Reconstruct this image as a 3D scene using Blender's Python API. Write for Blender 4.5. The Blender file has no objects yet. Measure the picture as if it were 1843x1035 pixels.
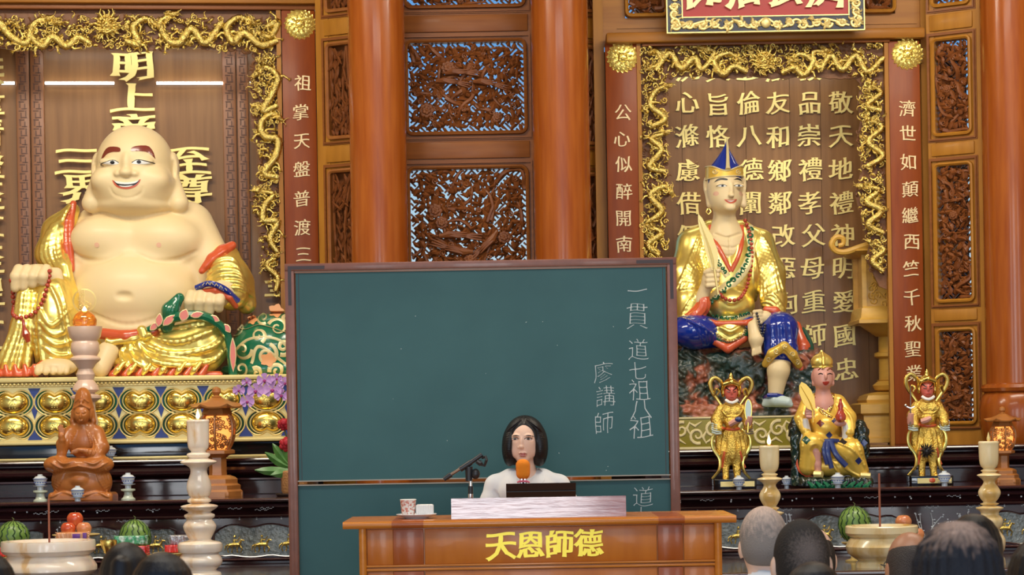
import bpy, bmesh, math, random
import numpy as np
import openvdb
from mathutils import Vector, Matrix, bvhtree, geometry

PI = math.pi
C = bpy.context.scene.collection
SC = bpy.context.scene

# ---------------------------------------------------------------- camera
F, CX, HY, CAM_H, ROLL = 4000.0, 921.5, 770.0, 1.5, math.radians(1.0)
cd = bpy.data.cameras.new('camera')
cam = bpy.data.objects.new('camera', cd)
C.objects.link(cam)
cd.sensor_width = 36.0
cd.lens = 36.0 * F / 1843.0
cd.shift_y = (HY - 517.5) / 1843.0
cam.matrix_world = Matrix.Translation((0, 0, CAM_H)) @ Matrix.Rotation(PI / 2, 4, 'X') @ Matrix.Rotation(-ROLL, 4, 'Z')
cd.clip_end = 200
cd.dof.use_dof = True
cd.dof.focus_distance = 11.5
cd.dof.aperture_fstop = 9.0
SC.camera = cam
SC.view_settings.view_transform = 'Standard'
SC.view_settings.look = 'None'
SC.view_settings.gamma = 1.0
SC.view_settings.use_curve_mapping = False
SC.view_settings.exposure = 0.0

# ---------------------------------------------------------------- sky and lights
w = bpy.data.worlds.new('sky')
SC.world = w
w.use_nodes = True
nt = w.node_tree
nt.nodes.clear()
wo = nt.nodes.new('ShaderNodeOutputWorld')
bg = nt.nodes.new('ShaderNodeBackground')
tc = nt.nodes.new('ShaderNodeTexCoord')
sp = nt.nodes.new('ShaderNodeSeparateXYZ')
rp = nt.nodes.new('ShaderNodeValToRGB')
rp.color_ramp.elements[0].position = 0.0
rp.color_ramp.elements[0].color = (0.85, 0.93, 1.0, 1)
rp.color_ramp.elements[1].position = 0.6
rp.color_ramp.elements[1].color = (0.22, 0.48, 0.95, 1)
e = rp.color_ramp.elements.new(0.10)
e.color = (0.55, 0.82, 1.0, 1)
e = rp.color_ramp.elements.new(0.165)
e.color = (0.17, 0.46, 0.92, 1)
nt.links.new(tc.outputs['Generated'], sp.inputs[0])
nt.links.new(sp.outputs['Z'], rp.inputs[0])
nt.links.new(rp.outputs[0], bg.inputs[0])
bg.inputs[1].default_value = 0.8
nt.links.new(bg.outputs[0], wo.inputs[0])


def area(name, loc, rot, sx, sy, power, col=(1, 1, 1)):
    l = bpy.data.lights.new(name, 'AREA')
    l.shape = 'RECTANGLE'
    l.size, l.size_y, l.energy, l.color = sx, sy, power, col
    o = bpy.data.objects.new(name, l)
    C.objects.link(o)
    o.location, o.rotation_euler = loc, rot
    return o


# daylight through the tall doors behind the audience, with side and ceiling fills added
area('door_daylight', (-0.25, -3.0, 2.35), (math.radians(88), 0, 0), 2.1, 4.3, 210, (0.94, 0.97, 1.0))
area('side_fill', (-4.4, -3.0, 2.4), (math.radians(86), 0, math.radians(-16)), 1.4, 4.2, 90, (0.94, 0.97, 1.0))  # added fill on both sides, no known door there
area('side_fill', (4.4, -3.0, 2.4), (math.radians(86), 0, math.radians(16)), 1.4, 4.2, 90, (0.94, 0.97, 1.0))
area('ceiling_fill', (-2.6, 10.8, 5.4), (math.radians(24), 0, 0), 3.0, 0.7, 165, (1.0, 0.90, 0.74))  # unseen warm fills overhead, added to balance the bluish sky
area('ceiling_fill', (2.6, 10.8, 5.4), (math.radians(24), 0, 0), 3.0, 0.7, 150, (1.0, 0.90, 0.74))
area('ceiling_fill', (0, 6.5, 5.4), (math.radians(10), 0, 0), 4.0, 0.9, 110, (1.0, 0.94, 0.84))

# lamps tucked inside the two niches, behind the carved friezes
area('niche_lamp', (1.62, 14.62, 3.92), (math.radians(28), 0, 0), 1.3, 0.08, 5.0, (1.0, 0.93, 0.82))
area('niche_lamp', (-2.35, 14.72, 4.12), (math.radians(28), 0, math.radians(6.5)), 1.5, 0.08, 3.5, (1.0, 0.93, 0.82))

# ---------------------------------------------------------------- helpers
_c, _s = math.cos(ROLL), math.sin(ROLL)


def P(px, py, D):
    """point that stands at depth D and shows at photo pixel (px, py)"""
    u, v = px - CX, HY - py
    k = D / F
    return Vector(((u * _c + v * _s) * k, D, CAM_H + (-u * _s + v * _c) * k))


def mapD(D):
    """similarity map: (px, py, depth towards camera in px) -> world"""
    k = D / F

    def f(v):
        v = np.asarray(v, dtype=np.float64).reshape(-1, 3)
        u, t = v[:, 0] - CX, HY - v[:, 1]
        return np.stack([(u * _c + t * _s) * k, D - v[:, 2] * k, CAM_H + (-u * _s + t * _c) * k], 1)
    return f


def ident(v):
    return np.asarray(v, dtype=np.float64).reshape(-1, 3)


def tag(o, label=None, cat=None, group=None, kind=None):
    if label:
        o['label'] = label
    if cat:
        o['category'] = cat
    if group:
        o['group'] = group
    if kind:
        o['kind'] = kind
    return o


def thing(name, label, cat, loc, rz=0.0, group=None):
    o = bpy.data.objects.new(name, None)
    o.empty_display_size = 0.05
    C.objects.link(o)
    o.location = loc
    o.rotation_euler = (0, 0, rz)
    return tag(o, label, cat, group)


def root_loc(o):
    while o.parent is not None:
        o = o.parent
    return np.array(o.location)


def link_mesh(name, me, mat, parent=None, label=None, kind=None, off=(0, 0, 0)):
    o = bpy.data.objects.new(name, me)
    C.objects.link(o)
    if mat is not None and len(me.materials) == 0:
        me.materials.append(mat)
    if parent is not None:
        o.parent = parent
    o.location = off
    if label:
        o['label'] = label
    if kind:
        o['kind'] = kind
    return o


def mesh_obj(name, verts, faces, mat, parent=None, label=None, kind=None, sharp=38, recalc=True, smooth=True, origin=None):
    """verts in WORLD coordinates; the object's origin is its thing's base (or `origin`)"""
    verts = ident(verts)
    base = root_loc(parent) if parent is not None else (np.array(origin) if origin is not None else np.zeros(3))
    me = bpy.data.meshes.new(name)
    me.from_pydata((verts - base).tolist(), [], faces)
    if recalc:
        bm = bmesh.new()
        bm.from_mesh(me)
        bmesh.ops.recalc_face_normals(bm, faces=bm.faces)
        bm.to_mesh(me)
        bm.free()
    me.update()
    if smooth:
        me.polygons.foreach_set('use_smooth', [True] * len(me.polygons))
        if sharp:
            me.set_sharp_from_angle(angle=math.radians(sharp))
    return link_mesh(name, me, mat, parent, label, kind, off=tuple(base) if parent is None else (0, 0, 0))


def copy_tree(o, parent=None, dloc=(0, 0, 0), label=None):
    c = o.copy()
    C.objects.link(c)
    c.parent = parent
    if parent is None:
        c.location = Vector(o.location) + Vector(dloc)
    if label:
        c['label'] = label
    for ch in list(o.children):
        copy_tree(ch, c)
    return c


def fr(t):
    """parallel frames along a polyline"""
    p = np.asarray(t, float)
    d = np.gradient(p, axis=0)
    d /= np.maximum(np.linalg.norm(d, axis=1, keepdims=True), 1e-9)
    up = np.array([0.0, 0.0, 1.0]) if abs(d[0][2]) < 0.9 else np.array([0.0, 1.0, 0.0])
    a = np.cross(d[0], up)
    a /= np.linalg.norm(a)
    A, B = [], []
    for i in range(len(p)):
        a = a - d[i] * np.dot(a, d[i])
        n = np.linalg.norm(a)
        a = a / n if n > 1e-6 else np.array([1.0, 0, 0])
        A.append(a)
        B.append(np.cross(d[i], a))
    return p, np.array(A), np.array(B)


def spline(pts, n):
    """Catmull-Rom through pts (any dimension)"""
    p = np.asarray(pts, float)
    q = np.vstack([2 * p[0] - p[1], p, 2 * p[-1] - p[-2]])
    out = []
    m = len(p) - 1
    for t in np.linspace(0, m, n):
        i = min(int(t), m - 1)
        u = t - i
        a, b, c, d = q[i], q[i + 1], q[i + 2], q[i + 3]
        out.append(0.5 * ((2 * b) + (-a + c) * u + (2 * a - 5 * b + 4 * c - d) * u * u + (-a + 3 * b - 3 * c + d) * u ** 3))
    return np.array(out)


class MB:
    """collects simple closed shapes; build() links them as one mesh object"""

    def __init__(s, T=None):
        s.v, s.f, s.T = [], [], (T or ident)

    def add(s, v, f):
        n = len(s.v)
        s.v.extend([tuple(map(float, a)) for a in v])
        s.f.extend([tuple(int(i) + n for i in a) for a in f])
        return s

    def box(s, x0, x1, y0, y1, z0, z1, bev=0.0):
        if bev <= 0:
            v = [(x, y, z) for x in (x0, x1) for y in (y0, y1) for z in (z0, z1)]
            f = [(0, 1, 3, 2), (4, 6, 7, 5), (0, 4, 5, 1), (2, 3, 7, 6), (0, 2, 6, 4), (1, 5, 7, 3)]
            return s.add(v, f)
        bm = bmesh.new()
        bmesh.ops.create_cube(bm, size=1)
        for q in bm.verts:
            q.co = ((x0 + x1) / 2 + q.co.x * (x1 - x0), (y0 + y1) / 2 + q.co.y * (y1 - y0), (z0 + z1) / 2 + q.co.z * (z1 - z0))
        bmesh.ops.bevel(bm, geom=list(bm.edges), offset=bev, segments=2, profile=0.5, affect='EDGES')
        bm.verts.index_update()
        s.add([q.co for q in bm.verts], [[q.index for q in f.verts] for f in bm.faces])
        bm.free()
        return s

    def tube(s, pts, r, n=6, caps=True, flat=1.0):
        p, A, B = fr(pts)
        r = np.broadcast_to(np.asarray(r, float), (len(p),))
        v, f = [], []
        for i in range(len(p)):
            for k in range(n):
                t = 2 * PI * k / n
                v.append(p[i] + (A[i] * math.cos(t) + B[i] * math.sin(t) * flat) * r[i])
        for i in range(len(p) - 1):
            for k in range(n):
                k2 = (k + 1) % n
                f.append((i * n + k, i * n + k2, (i + 1) * n + k2, (i + 1) * n + k))
        if caps:
            f.append(tuple(range(n))[::-1])
            f.append(tuple((len(p) - 1) * n + k for k in range(n)))
        return s.add(v, f)

    def ball(s, c, r, nu=8, nv=6):
        r = (r, r, r) if np.isscalar(r) else r
        v = [(c[0], c[1], c[2] + r[2])]
        for j in range(1, nv):
            a = PI * j / nv
            for i in range(nu):
                b = 2 * PI * i / nu
                v.append((c[0] + r[0] * math.sin(a) * math.cos(b), c[1] + r[1] * math.sin(a) * math.sin(b), c[2] + r[2] * math.cos(a)))
        v.append((c[0], c[1], c[2] - r[2]))
        f = []
        for i in range(nu):
            f.append((0, 1 + i, 1 + (i + 1) % nu))
            for j in range(nv - 2):
                a, b = 1 + j * nu, 1 + (j + 1) * nu
                f.append((a + i, b + i, b + (i + 1) % nu, a + (i + 1) % nu))
            f.append((1 + (nv - 2) * nu + i, len(v) - 1, 1 + (nv - 2) * nu + (i + 1) % nu))
        return s.add(v, f)

    def lathe(s, prof, c=(0, 0, 0), n=32, sx=1.0, sy=1.0, ph=0.0, axis='z'):
        """prof: list of (radius, height)"""
        v, f = [], []
        m = len(prof)
        for (r, z) in prof:
            for k in range(n):
                t = 2 * PI * k / n + ph
                a, b = r * math.cos(t) * sx, r * math.sin(t) * sy
                if axis == 'z':
                    v.append((c[0] + a, c[1] + b, c[2] + z))
                elif axis == 'y':
                    v.append((c[0] + a, c[1] + z, c[2] + b))
                else:
                    v.append((c[0] + z, c[1] + a, c[2] + b))
        for i in range(m - 1):
            for k in range(n):
                k2 = (k + 1) % n
                f.append((i * n + k, i * n + k2, (i + 1) * n + k2, (i + 1) * n + k))
        f.append(tuple(range(n))[::-1])
        f.append(tuple((m - 1) * n + k for k in range(n)))
        return s.add(v, f)

    def prism(s, poly, a, b, axis=1, taper=1.0):
        """extrude a simple 2D outline between a and b along an axis; outline uses the other two"""
        n = len(poly)
        cx = sum(q[0] for q in poly) / n
        cy = sum(q[1] for q in poly) / n
        v = []
        for (h, t) in ((a, 1.0), (b, taper)):
            for (x, y) in poly:
                x, y = cx + (x - cx) * t, cy + (y - cy) * t
                v.append((x, h, y) if axis == 1 else ((x, y, h) if axis == 2 else (h, x, y)))
        f = [tuple((i, (i + 1) % n, n + (i + 1) % n, n + i)) for i in range(n)]
        tri = geometry.tessellate_polygon([[Vector((q[0], q[1], 0)) for q in poly]])
        for t in tri:
            f.append(tuple(t))
            f.append(tuple(n + i for i in reversed(t)))
        return s.add(v, f)

    def build(s, name, mat, parent=None, label=None, kind=None, sharp=38, origin=None, smooth=True):
        return mesh_obj(name, s.T(np.array(s.v)), s.f, mat, parent, label, kind, sharp, origin=origin, smooth=smooth)


def wbox(px0, py0, px1, py1, D, depth, name, mat, parent=None, label=None, kind=None, bev=0.0, zb=None):
    """upright box whose front face fills these pixels at depth D"""
    k = D / F
    c = P((px0 + px1) / 2, (py0 + py1) / 2, D)
    hx, hz = abs(px1 - px0) / 2 * k, abs(py1 - py0) / 2 * k
    z0 = c.z - hz if zb is None else zb
    m = MB().box(c.x - hx, c.x + hx, D, D + depth, z0, c.z + hz, bev)
    return m.build(name, mat, parent, label, kind, origin=(c.x, D, z0) if parent is None else None)


class Sculpt:
    """clay: signed distances on a grid, smooth unions, one continuous skin"""

    def __init__(s, lo, hi, h):
        s.h = h
        s.lo = np.array(lo, float) - 2 * h
        n = np.ceil((np.array(hi, float) + 2 * h - s.lo) / h).astype(int) + 1
        s.n = n
        s.ax = [(s.lo[i] + h * np.arange(n[i])).astype(np.float32) for i in range(3)]
        s.d = np.full(tuple(n), 1e3, np.float32)

    def _w(s, lo, hi):
        a = np.clip(np.floor((np.array(lo) - s.lo) / s.h).astype(int), 0, s.n)
        b = np.clip(np.ceil((np.array(hi) - s.lo) / s.h).astype(int) + 1, 0, s.n)
        sl = tuple(slice(a[i], b[i]) for i in range(3))
        X = s.ax[0][sl[0]][:, None, None]
        Y = s.ax[1][sl[1]][None, :, None]
        Z = s.ax[2][sl[2]][None, None, :]
        return sl, X, Y, Z

    def _mix(s, sl, dn, k, op):
        d = s.d[sl]
        if d.size == 0:
            return s
        if op == '-':
            dn = -dn
            h = np.clip(0.5 - 0.5 * (d - dn) / k, 0, 1)
            s.d[sl] = d * (1 - h) + dn * h + k * h * (1 - h)
        else:
            dd = np.minimum(d, dn + 2 * k)
            h = np.clip(0.5 + 0.5 * (dd - dn) / k, 0, 1)
            s.d[sl] = dd * (1 - h) + dn * h - k * h * (1 - h)
            far = d > dn + 2 * k
            if not far.all():
                pass
        return s

    def ell(s, c, r, k=None, rot=None, op='+'):
        """ellipsoid; rot = degrees about the x, y, z axes"""
        k = k or s.h * 1.5
        c = np.array(c, float)
        r = np.array((r, r, r) if np.isscalar(r) else r, float)
        R = r.max() if rot is not None else r
        sl, X, Y, Z = s._w(c - R - k - 2 * s.h, c + R + k + 2 * s.h)
        X, Y, Z = X - c[0], Y - c[1], Z - c[2]
        if rot is not None:
            from mathutils import Euler
            m = np.array(Euler([math.radians(q) for q in rot]).to_matrix().transposed())
            X, Y, Z = (m[0, 0] * X + m[0, 1] * Y + m[0, 2] * Z, m[1, 0] * X + m[1, 1] * Y + m[1, 2] * Z, m[2, 0] * X + m[2, 1] * Y + m[2, 2] * Z)
        k0 = np.sqrt((X / r[0]) ** 2 + (Y / r[1]) ** 2 + (Z / r[2]) ** 2)
        k1 = np.sqrt((X / r[0] ** 2) ** 2 + (Y / r[1] ** 2) ** 2 + (Z / r[2] ** 2) ** 2) + 1e-9
        return s._mix(sl, (k0 * (k0 - 1) / k1).astype(np.float32), k, op)

    def cap(s, a, b, ra, rb=None, k=None, op='+'):
        k = k or s.h * 1.5
        rb = ra if rb is None else rb
        a, b = np.array(a, float), np.array(b, float)
        R = max(ra, rb) + k + 2 * s.h
        sl, X, Y, Z = s._w(np.minimum(a, b) - R, np.maximum(a, b) + R)
        ab = b - a
        L = float(ab @ ab) + 1e-9
        t = np.clip(((X - a[0]) * ab[0] + (Y - a[1]) * ab[1] + (Z - a[2]) * ab[2]) / L, 0, 1)
        d = np.sqrt((X - a[0] - ab[0] * t) ** 2 + (Y - a[1] - ab[1] * t) ** 2 + (Z - a[2] - ab[2] * t) ** 2) - (ra + (rb - ra) * t)
        return s._mix(sl, d.astype(np.float32), k, op)

    def path(s, pts, r, k=None, op='+', n=None):
        if n:
            pts = spline(pts, n)
        r = np.interp(np.linspace(0, 1, len(pts)), np.linspace(0, 1, len(np.atleast_1d(r))), np.atleast_1d(r))
        for i in range(len(pts) - 1):
            s.cap(pts[i], pts[i + 1], r[i], r[i + 1], k, op)
        return s

    def box(s, c, half, rad=0.0, k=None, op='+', rz=0.0):
        k = k or s.h * 1.5
        c, q = np.array(c, float), np.array(half, float)
        R = np.linalg.norm(q[:2]) if rz else None
        e = np.array([R, R, q[2]]) if rz else q
        sl, X, Y, Z = s._w(c - e - k - 2 * s.h, c + e + k + 2 * s.h)
        X, Y, Z = X - c[0], Y - c[1], Z - c[2]
        if rz:
            a = math.radians(rz)
            X, Y = X * math.cos(a) + Y * math.sin(a), -X * math.sin(a) + Y * math.cos(a)
        dx, dy, dz = np.abs(X) - q[0] + rad, np.abs(Y) - q[1] + rad, np.abs(Z) - q[2] + rad
        d = np.sqrt(np.maximum(dx, 0) ** 2 + np.maximum(dy, 0) ** 2 + np.maximum(dz, 0) ** 2) + np.minimum(np.maximum(dx, np.maximum(dy, dz)), 0) - rad
        return s._mix(sl, d.astype(np.float32), k, op)

    def front(s, x, y):
        """height of the surface towards +z at (x, y), interpolated; None outside"""
        i = (x - s.lo[0]) / s.h
        j = (y - s.lo[1]) / s.h
        i0, j0 = int(i), int(j)
        if not (0 <= i0 < s.n[0] - 1 and 0 <= j0 < s.n[1] - 1):
            return None
        u, v = i - i0, j - j0
        d = s.d
        col = (d[i0, j0] * (1 - u) * (1 - v) + d[i0 + 1, j0] * u * (1 - v) + d[i0, j0 + 1] * (1 - u) * v + d[i0 + 1, j0 + 1] * u * v)
        ins = np.nonzero(col < 0)[0]
        if len(ins) == 0:
            return None
        q = ins[-1]
        if q + 1 >= len(col):
            return s.ax[2][q]
        return float(s.ax[2][q] + s.h * col[q] / (col[q] - col[q + 1]))

    def draw(s, pts, r, k=None, op='+', n=16, lift=0.0):
        """a ridge (or groove) along the front surface; pts are 2D"""
        q = spline(pts, n)
        r = np.interp(np.linspace(0, 1, n), np.linspace(0, 1, len(np.atleast_1d(r))), np.atleast_1d(r))
        P3 = []
        for (x, y) in q:
            z = s.front(x, y)
            P3.append(None if z is None else (x, y, z + lift))
        for i in range(n - 1):
            if P3[i] is not None and P3[i + 1] is not None and abs(P3[i][2] - P3[i + 1][2]) < 12 * s.h:
                s.cap(P3[i], P3[i + 1], r[i], r[i + 1], k, op)
        return s

    def folds(s, a, b, n, r, k=None, lift=0.0, nn=12, groove=True):
        """n ridges spread between guide curves a and b"""
        a, b = spline(a, nn), spline(b, nn)
        for i in range(n):
            t = i / max(1, n - 1)
            s.draw(a * (1 - t) + b * t, r, k, '+', nn, lift)
        return s

    def noise(s, amp, scale, seed=0):
        """lumpy relief"""
        rng = np.random.RandomState(seed)
        for o in range(3):
            ph = rng.rand(3, 3) * 6.28
            kk = rng.randn(3, 3) / scale * (1.9 ** o)
            X, Y, Z = s.ax[0][:, None, None], s.ax[1][None, :, None], s.ax[2][None, None, :]
            v = 0
            for q in range(3):
                v = v + np.sin(kk[q, 0] * X + ph[q, 0] + 1.7 * np.sin(kk[q, 1] * Y + ph[q, 1])) * np.sin(kk[q, 2] * Z + kk[q, 1] * Y + ph[q, 2])
            s.d += (amp * v / (1.6 ** o) / 2).astype(np.float32)
        return s

    def floor_y(s, y):
        """flat underside for clay drawn in photo rows"""
        s.d = np.maximum(s.d, (s.ax[1] - y)[None, :, None])
        return s

    def arrays(s):
        d = np.clip(s.d, -4 * s.h, 4 * s.h) / s.h
        d[0], d[-1], d[:, 0], d[:, -1], d[:, :, 0], d[:, :, -1] = (np.maximum(q, 0.5) for q in (d[0], d[-1], d[:, 0], d[:, -1], d[:, :, 0], d[:, :, -1]))
        g = openvdb.FloatGrid(4.0)
        g.copyFromArray(np.ascontiguousarray(d, np.float32))
        v, q = g.convertToQuads(0.0)
        v = v * s.h + s.lo
        return v, np.asarray(q)

    def bvh(s):
        v, q = s.arrays()
        return bvhtree.BVHTree.FromPolygons(v.tolist(), q.tolist())

    def build(s, name, mat, parent=None, T=None, label=None, kind=None, origin=None):
        v, q = s.arrays()
        w_ = (T or ident)(v)
        a, b, c, d = (w_[q[:, i]] for i in range(4))
        vol = np.einsum('ij,ij->i', a, np.cross(b, c)).sum() + np.einsum('ij,ij->i', a, np.cross(c, d)).sum()
        if vol < 0:
            q = q[:, ::-1]
        base = root_loc(parent) if parent is not None else (np.array(origin) if origin is not None else np.zeros(3))
        w_ = w_ - base
        me = bpy.data.meshes.new(name)
        n, m = len(w_), len(q)
        me.vertices.add(n)
        me.vertices.foreach_set('co', w_.astype(np.float32).ravel())
        me.loops.add(m * 4)
        me.loops.foreach_set('vertex_index', q.astype(np.int32).ravel())
        me.polygons.add(m)
        me.polygons.foreach_set('loop_start', np.arange(0, m * 4, 4, dtype=np.int32))
        me.polygons.foreach_set('use_smooth', np.ones(m, bool))
        me.update(calc_edges=True)
        return link_mesh(name, me, mat, parent, label, kind, off=tuple(base) if parent is None else (0, 0, 0))


def zray(bvh, x, y, z0=1e4):
    h = bvh.ray_cast(Vector((x, y, z0)), Vector((0, 0, -1)))
    return None if h[0] is None else h[0].z


def inside(poly, x, y):
    r = False
    n = len(poly)
    for i in range(n):
        x1, y1 = poly[i]
        x2, y2 = poly[(i + 1) % n]
        if (y1 > y) != (y2 > y) and x < (x2 - x1) * (y - y1) / (y2 - y1) + x1:
            r = not r
    return r


def drape(poly, bvh, T, name, mat, parent, step=2.0, lift=0.6, thick=1.5, label=None, zdef=None, closed=True, ns=3):
    """a thin plate of outline poly laid on the surface that bvh describes"""
    poly = [tuple(q) for q in (spline(list(poly) + [poly[0]], len(poly) * ns)[:-1] if ns else poly)]
    xs, ys = [q[0] for q in poly], [q[1] for q in poly]
    pts = [Vector(q) for q in poly]
    n0 = len(pts)
    y = min(ys) + step / 2
    while y < max(ys):
        x = min(xs) + step / 2
        while x < max(xs):
            if inside(poly, x, y) and min((x - a) ** 2 + (y - b) ** 2 for a, b in poly) > (step * 0.5) ** 2:
                pts.append(Vector((x, y)))
            x += step
        y += step
    v2, _e, f2, *_ = geometry.delaunay_2d_cdt(pts, [(i, (i + 1) % n0) for i in range(n0)], [], 1, 1e-5)
    v, last = [], zdef
    zs = [zray(bvh, q.x, q.y) for q in v2]
    ok = [z for z in zs if z is not None]
    if not ok and zdef is None:
        return None
    med = float(np.median(ok)) if ok else zdef
    for q, z in zip(v2, zs):
        z = med if z is None else z
        v.append((q.x, q.y, z + lift))
    n = len(v)
    vv = v + [(a, b, c - lift - thick) for a, b, c in v]
    f = [tuple(t) for t in f2] + [tuple(n + i for i in reversed(t)) for t in f2]
    cnt = {}
    for t in f2:
        for i in range(len(t)):
            a, b = t[i], t[(i + 1) % len(t)]
            cnt[(a, b)] = cnt.get((a, b), 0) + 1
    for (a, b) in cnt:
        if (b, a) not in cnt:
            f.append((a, b, n + b, n + a))
    return mesh_obj(name, T(vv), f, mat, parent, label, sharp=50)


def drape_tubes(lines, bvh, T, name, mat, parent, r=1.5, n=5, lift=0.0, label=None, kind=None, flat=1.0, zdef=None, ns=None):
    """tubes that follow a surface; lines is a list of 2D polylines (or (polyline, radii))"""
    m = MB(T)
    for L in lines:
        rr = r
        if isinstance(L, tuple) and len(L) == 2 and not np.isscalar(L[1]) and not np.isscalar(L[0]) and np.ndim(L[0]) == 2:
            L, rr = L
        q = spline(L, ns or max(4, len(L) * 3)) if len(L) > 1 else L
        out, last = [], zdef
        for (x, y) in q:
            z = zray(bvh, x, y)
            if z is None:
                z = last if zdef is not None else None
            if z is None:
                continue
            last = z
            out.append((x, y, z + lift))
        if len(out) > 1:
            rad = np.interp(np.linspace(0, 1, len(out)), np.linspace(0, 1, len(np.atleast_1d(rr))), np.atleast_1d(rr))
            m.tube(out, rad, n, flat=flat)
    if not m.v:
        return None
    return m.build(name, mat, parent, label, kind, sharp=60)


def swirl(cx, cy, r0, turns, a0, n=18, hand=1, tail=None, sq=1.0):
    """2D spiral, from the outside in; tail = a point the curve comes from"""
    out = [tail] if tail is not None else []
    for i in range(n):
        t = i / (n - 1)
        a = a0 + hand * turns * 2 * PI * t
        r = r0 * (1 - 0.85 * t)
        out.append((cx + r * math.cos(a), cy + r * math.sin(a) * sq))
    return out


_glyphs = {}


def glyph_loops(ch):
    """outlines of one character, resampled"""
    if ch not in _glyphs:
        c = bpy.data.curves.new('glyph', 'FONT')
        c.body = ch
        c.resolution_u = 2
        o = bpy.data.objects.new('glyph', c)
        C.objects.link(o)
        bpy.context.view_layer.update()
        me = bpy.data.meshes.new_from_object(o.evaluated_get(bpy.context.evaluated_depsgraph_get()))
        co = [tuple(q.co[:2]) for q in me.vertices]
        key = {}
        idx = [key.setdefault((round(x, 4), round(y, 4)), i) for i, (x, y) in enumerate(co)]
        he = {}
        for p in me.polygons:
            vs = [idx[q] for q in p.vertices]
            for i in range(len(vs)):
                if vs[i] != vs[(i + 1) % len(vs)]:
                    he[(vs[i], vs[(i + 1) % len(vs)])] = 1
        nx = {a: b for (a, b) in he if (b, a) not in he}
        bpy.data.objects.remove(o)
        bpy.data.meshes.remove(me)
        loops = []
        while nx:
            a0, b0 = next(iter(nx.items()))
            L, q = [], a0
            while q in nx:
                L.append(q)
                q = nx.pop(q)
            if len(L) > 2:
                out = []
                for i in range(len(L)):
                    p, r = np.array(co[L[i]]), np.array(co[L[(i + 1) % len(L)]])
                    n = max(1, int(np.linalg.norm(r - p) / 0.07))
                    for k in range(n):
                        out.append(p + (r - p) * k / n)
                loops.append(np.array(out))
        _glyphs[ch] = loops
    return _glyphs[ch]


def glyph(ch, px, py, size, T, name, mat, parent, bold=0.0, thick=2.0, dep=0.0, label=None, brush=0.0, sx=1.0, seed=0, sy=1.0, contrast=0.35, flare=1.0, slant=1.3):
    """one written character as a raised piece centred on the pixel (px, py): strokes thick downwards and thin across, flared at the ends"""
    pts, edges, offs = [], [], []
    ph = seed * 1.7 + ord(ch) % 7
    for L in glyph_loops(ch):
        d = np.roll(L, -1, 0) - L
        d /= np.maximum(np.linalg.norm(d, axis=1, keepdims=True), 1e-9)
        pr = np.roll(d, 1, 0)
        nrm = np.stack([d[:, 1] + pr[:, 1], -(d[:, 0] + pr[:, 0])], 1)
        nrm /= np.maximum(np.linalg.norm(nrm, axis=1, keepdims=True), 1e-9)
        turn = pr[:, 0] * d[:, 1] - pr[:, 1] * d[:, 0]
        cv = np.clip(turn, 0, 1) ** 2
        off = nrm * bold * np.stack([1 + contrast * np.ones(len(L)), (1 - 1.6 * contrast) * np.ones(len(L))], 1)
        off = off * (1 + flare * cv[:, None]) + np.stack([-0.35 * bold * flare * cv, -0.25 * bold * flare * cv], 1)
        q = L + off
        n0 = len(pts)
        pts += [tuple(v) for v in q]
        edges += [(n0 + i, n0 + (i + 1) % len(q)) for i in range(len(q))]
    v2, _e, f2, *_ = geometry.delaunay_2d_cdt([Vector(p) for p in pts], edges, [], 1, 1e-5)
    v = np.array([tuple(p) for p in v2])
    cen = np.array([np.mean([v[i] for i in t], axis=0) for t in f2])
    pa = np.array([pts[a] for a, b in edges])
    pb = np.array([pts[b] for a, b in edges])
    dy = pb[:, 1] - pa[:, 1]
    wn = np.zeros(len(cen))
    for i, c in enumerate(cen):
        up = (pa[:, 1] <= c[1]) & (pb[:, 1] > c[1])
        dn = (pa[:, 1] > c[1]) & (pb[:, 1] <= c[1])
        m_ = up | dn
        xi = pa[m_, 0] + (c[1] - pa[m_, 1]) / dy[m_] * (pb[m_, 0] - pa[m_, 0])
        wn[i] = np.where(xi > c[0], np.where(up[m_], 1, -1), 0).sum()
    f = [tuple(t) for t, q in zip(f2, wn) if q > 0.5]
    x, y = v[:, 0] - 0.5, v[:, 1] - 0.38
    if brush:
        x, y = x + brush * np.sin(5.0 * y + 3 * x + ph) * 0.6, y + brush * np.sin(6.0 * x + ph * 1.3) + brush * slant * x
    n = len(x)
    top = np.stack([px + x * size * sx, py - y * size * sy, np.full(n, dep + thick)], 1)
    bot = top.copy()
    bot[:, 2] = dep
    cnt = {}
    for t in f:
        for i in range(len(t)):
            cnt[(t[i], t[(i + 1) % len(t)])] = 1
    ff = list(f) + [tuple(n + i for i in reversed(t)) for t in f]
    for (a, b) in cnt:
        if (b, a) not in cnt:
            ff.append((b, a, n + a, n + b))
    return mesh_obj(name, T(np.vstack([top, bot])), ff, mat, parent, label, sharp=35, recalc=False)


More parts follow.
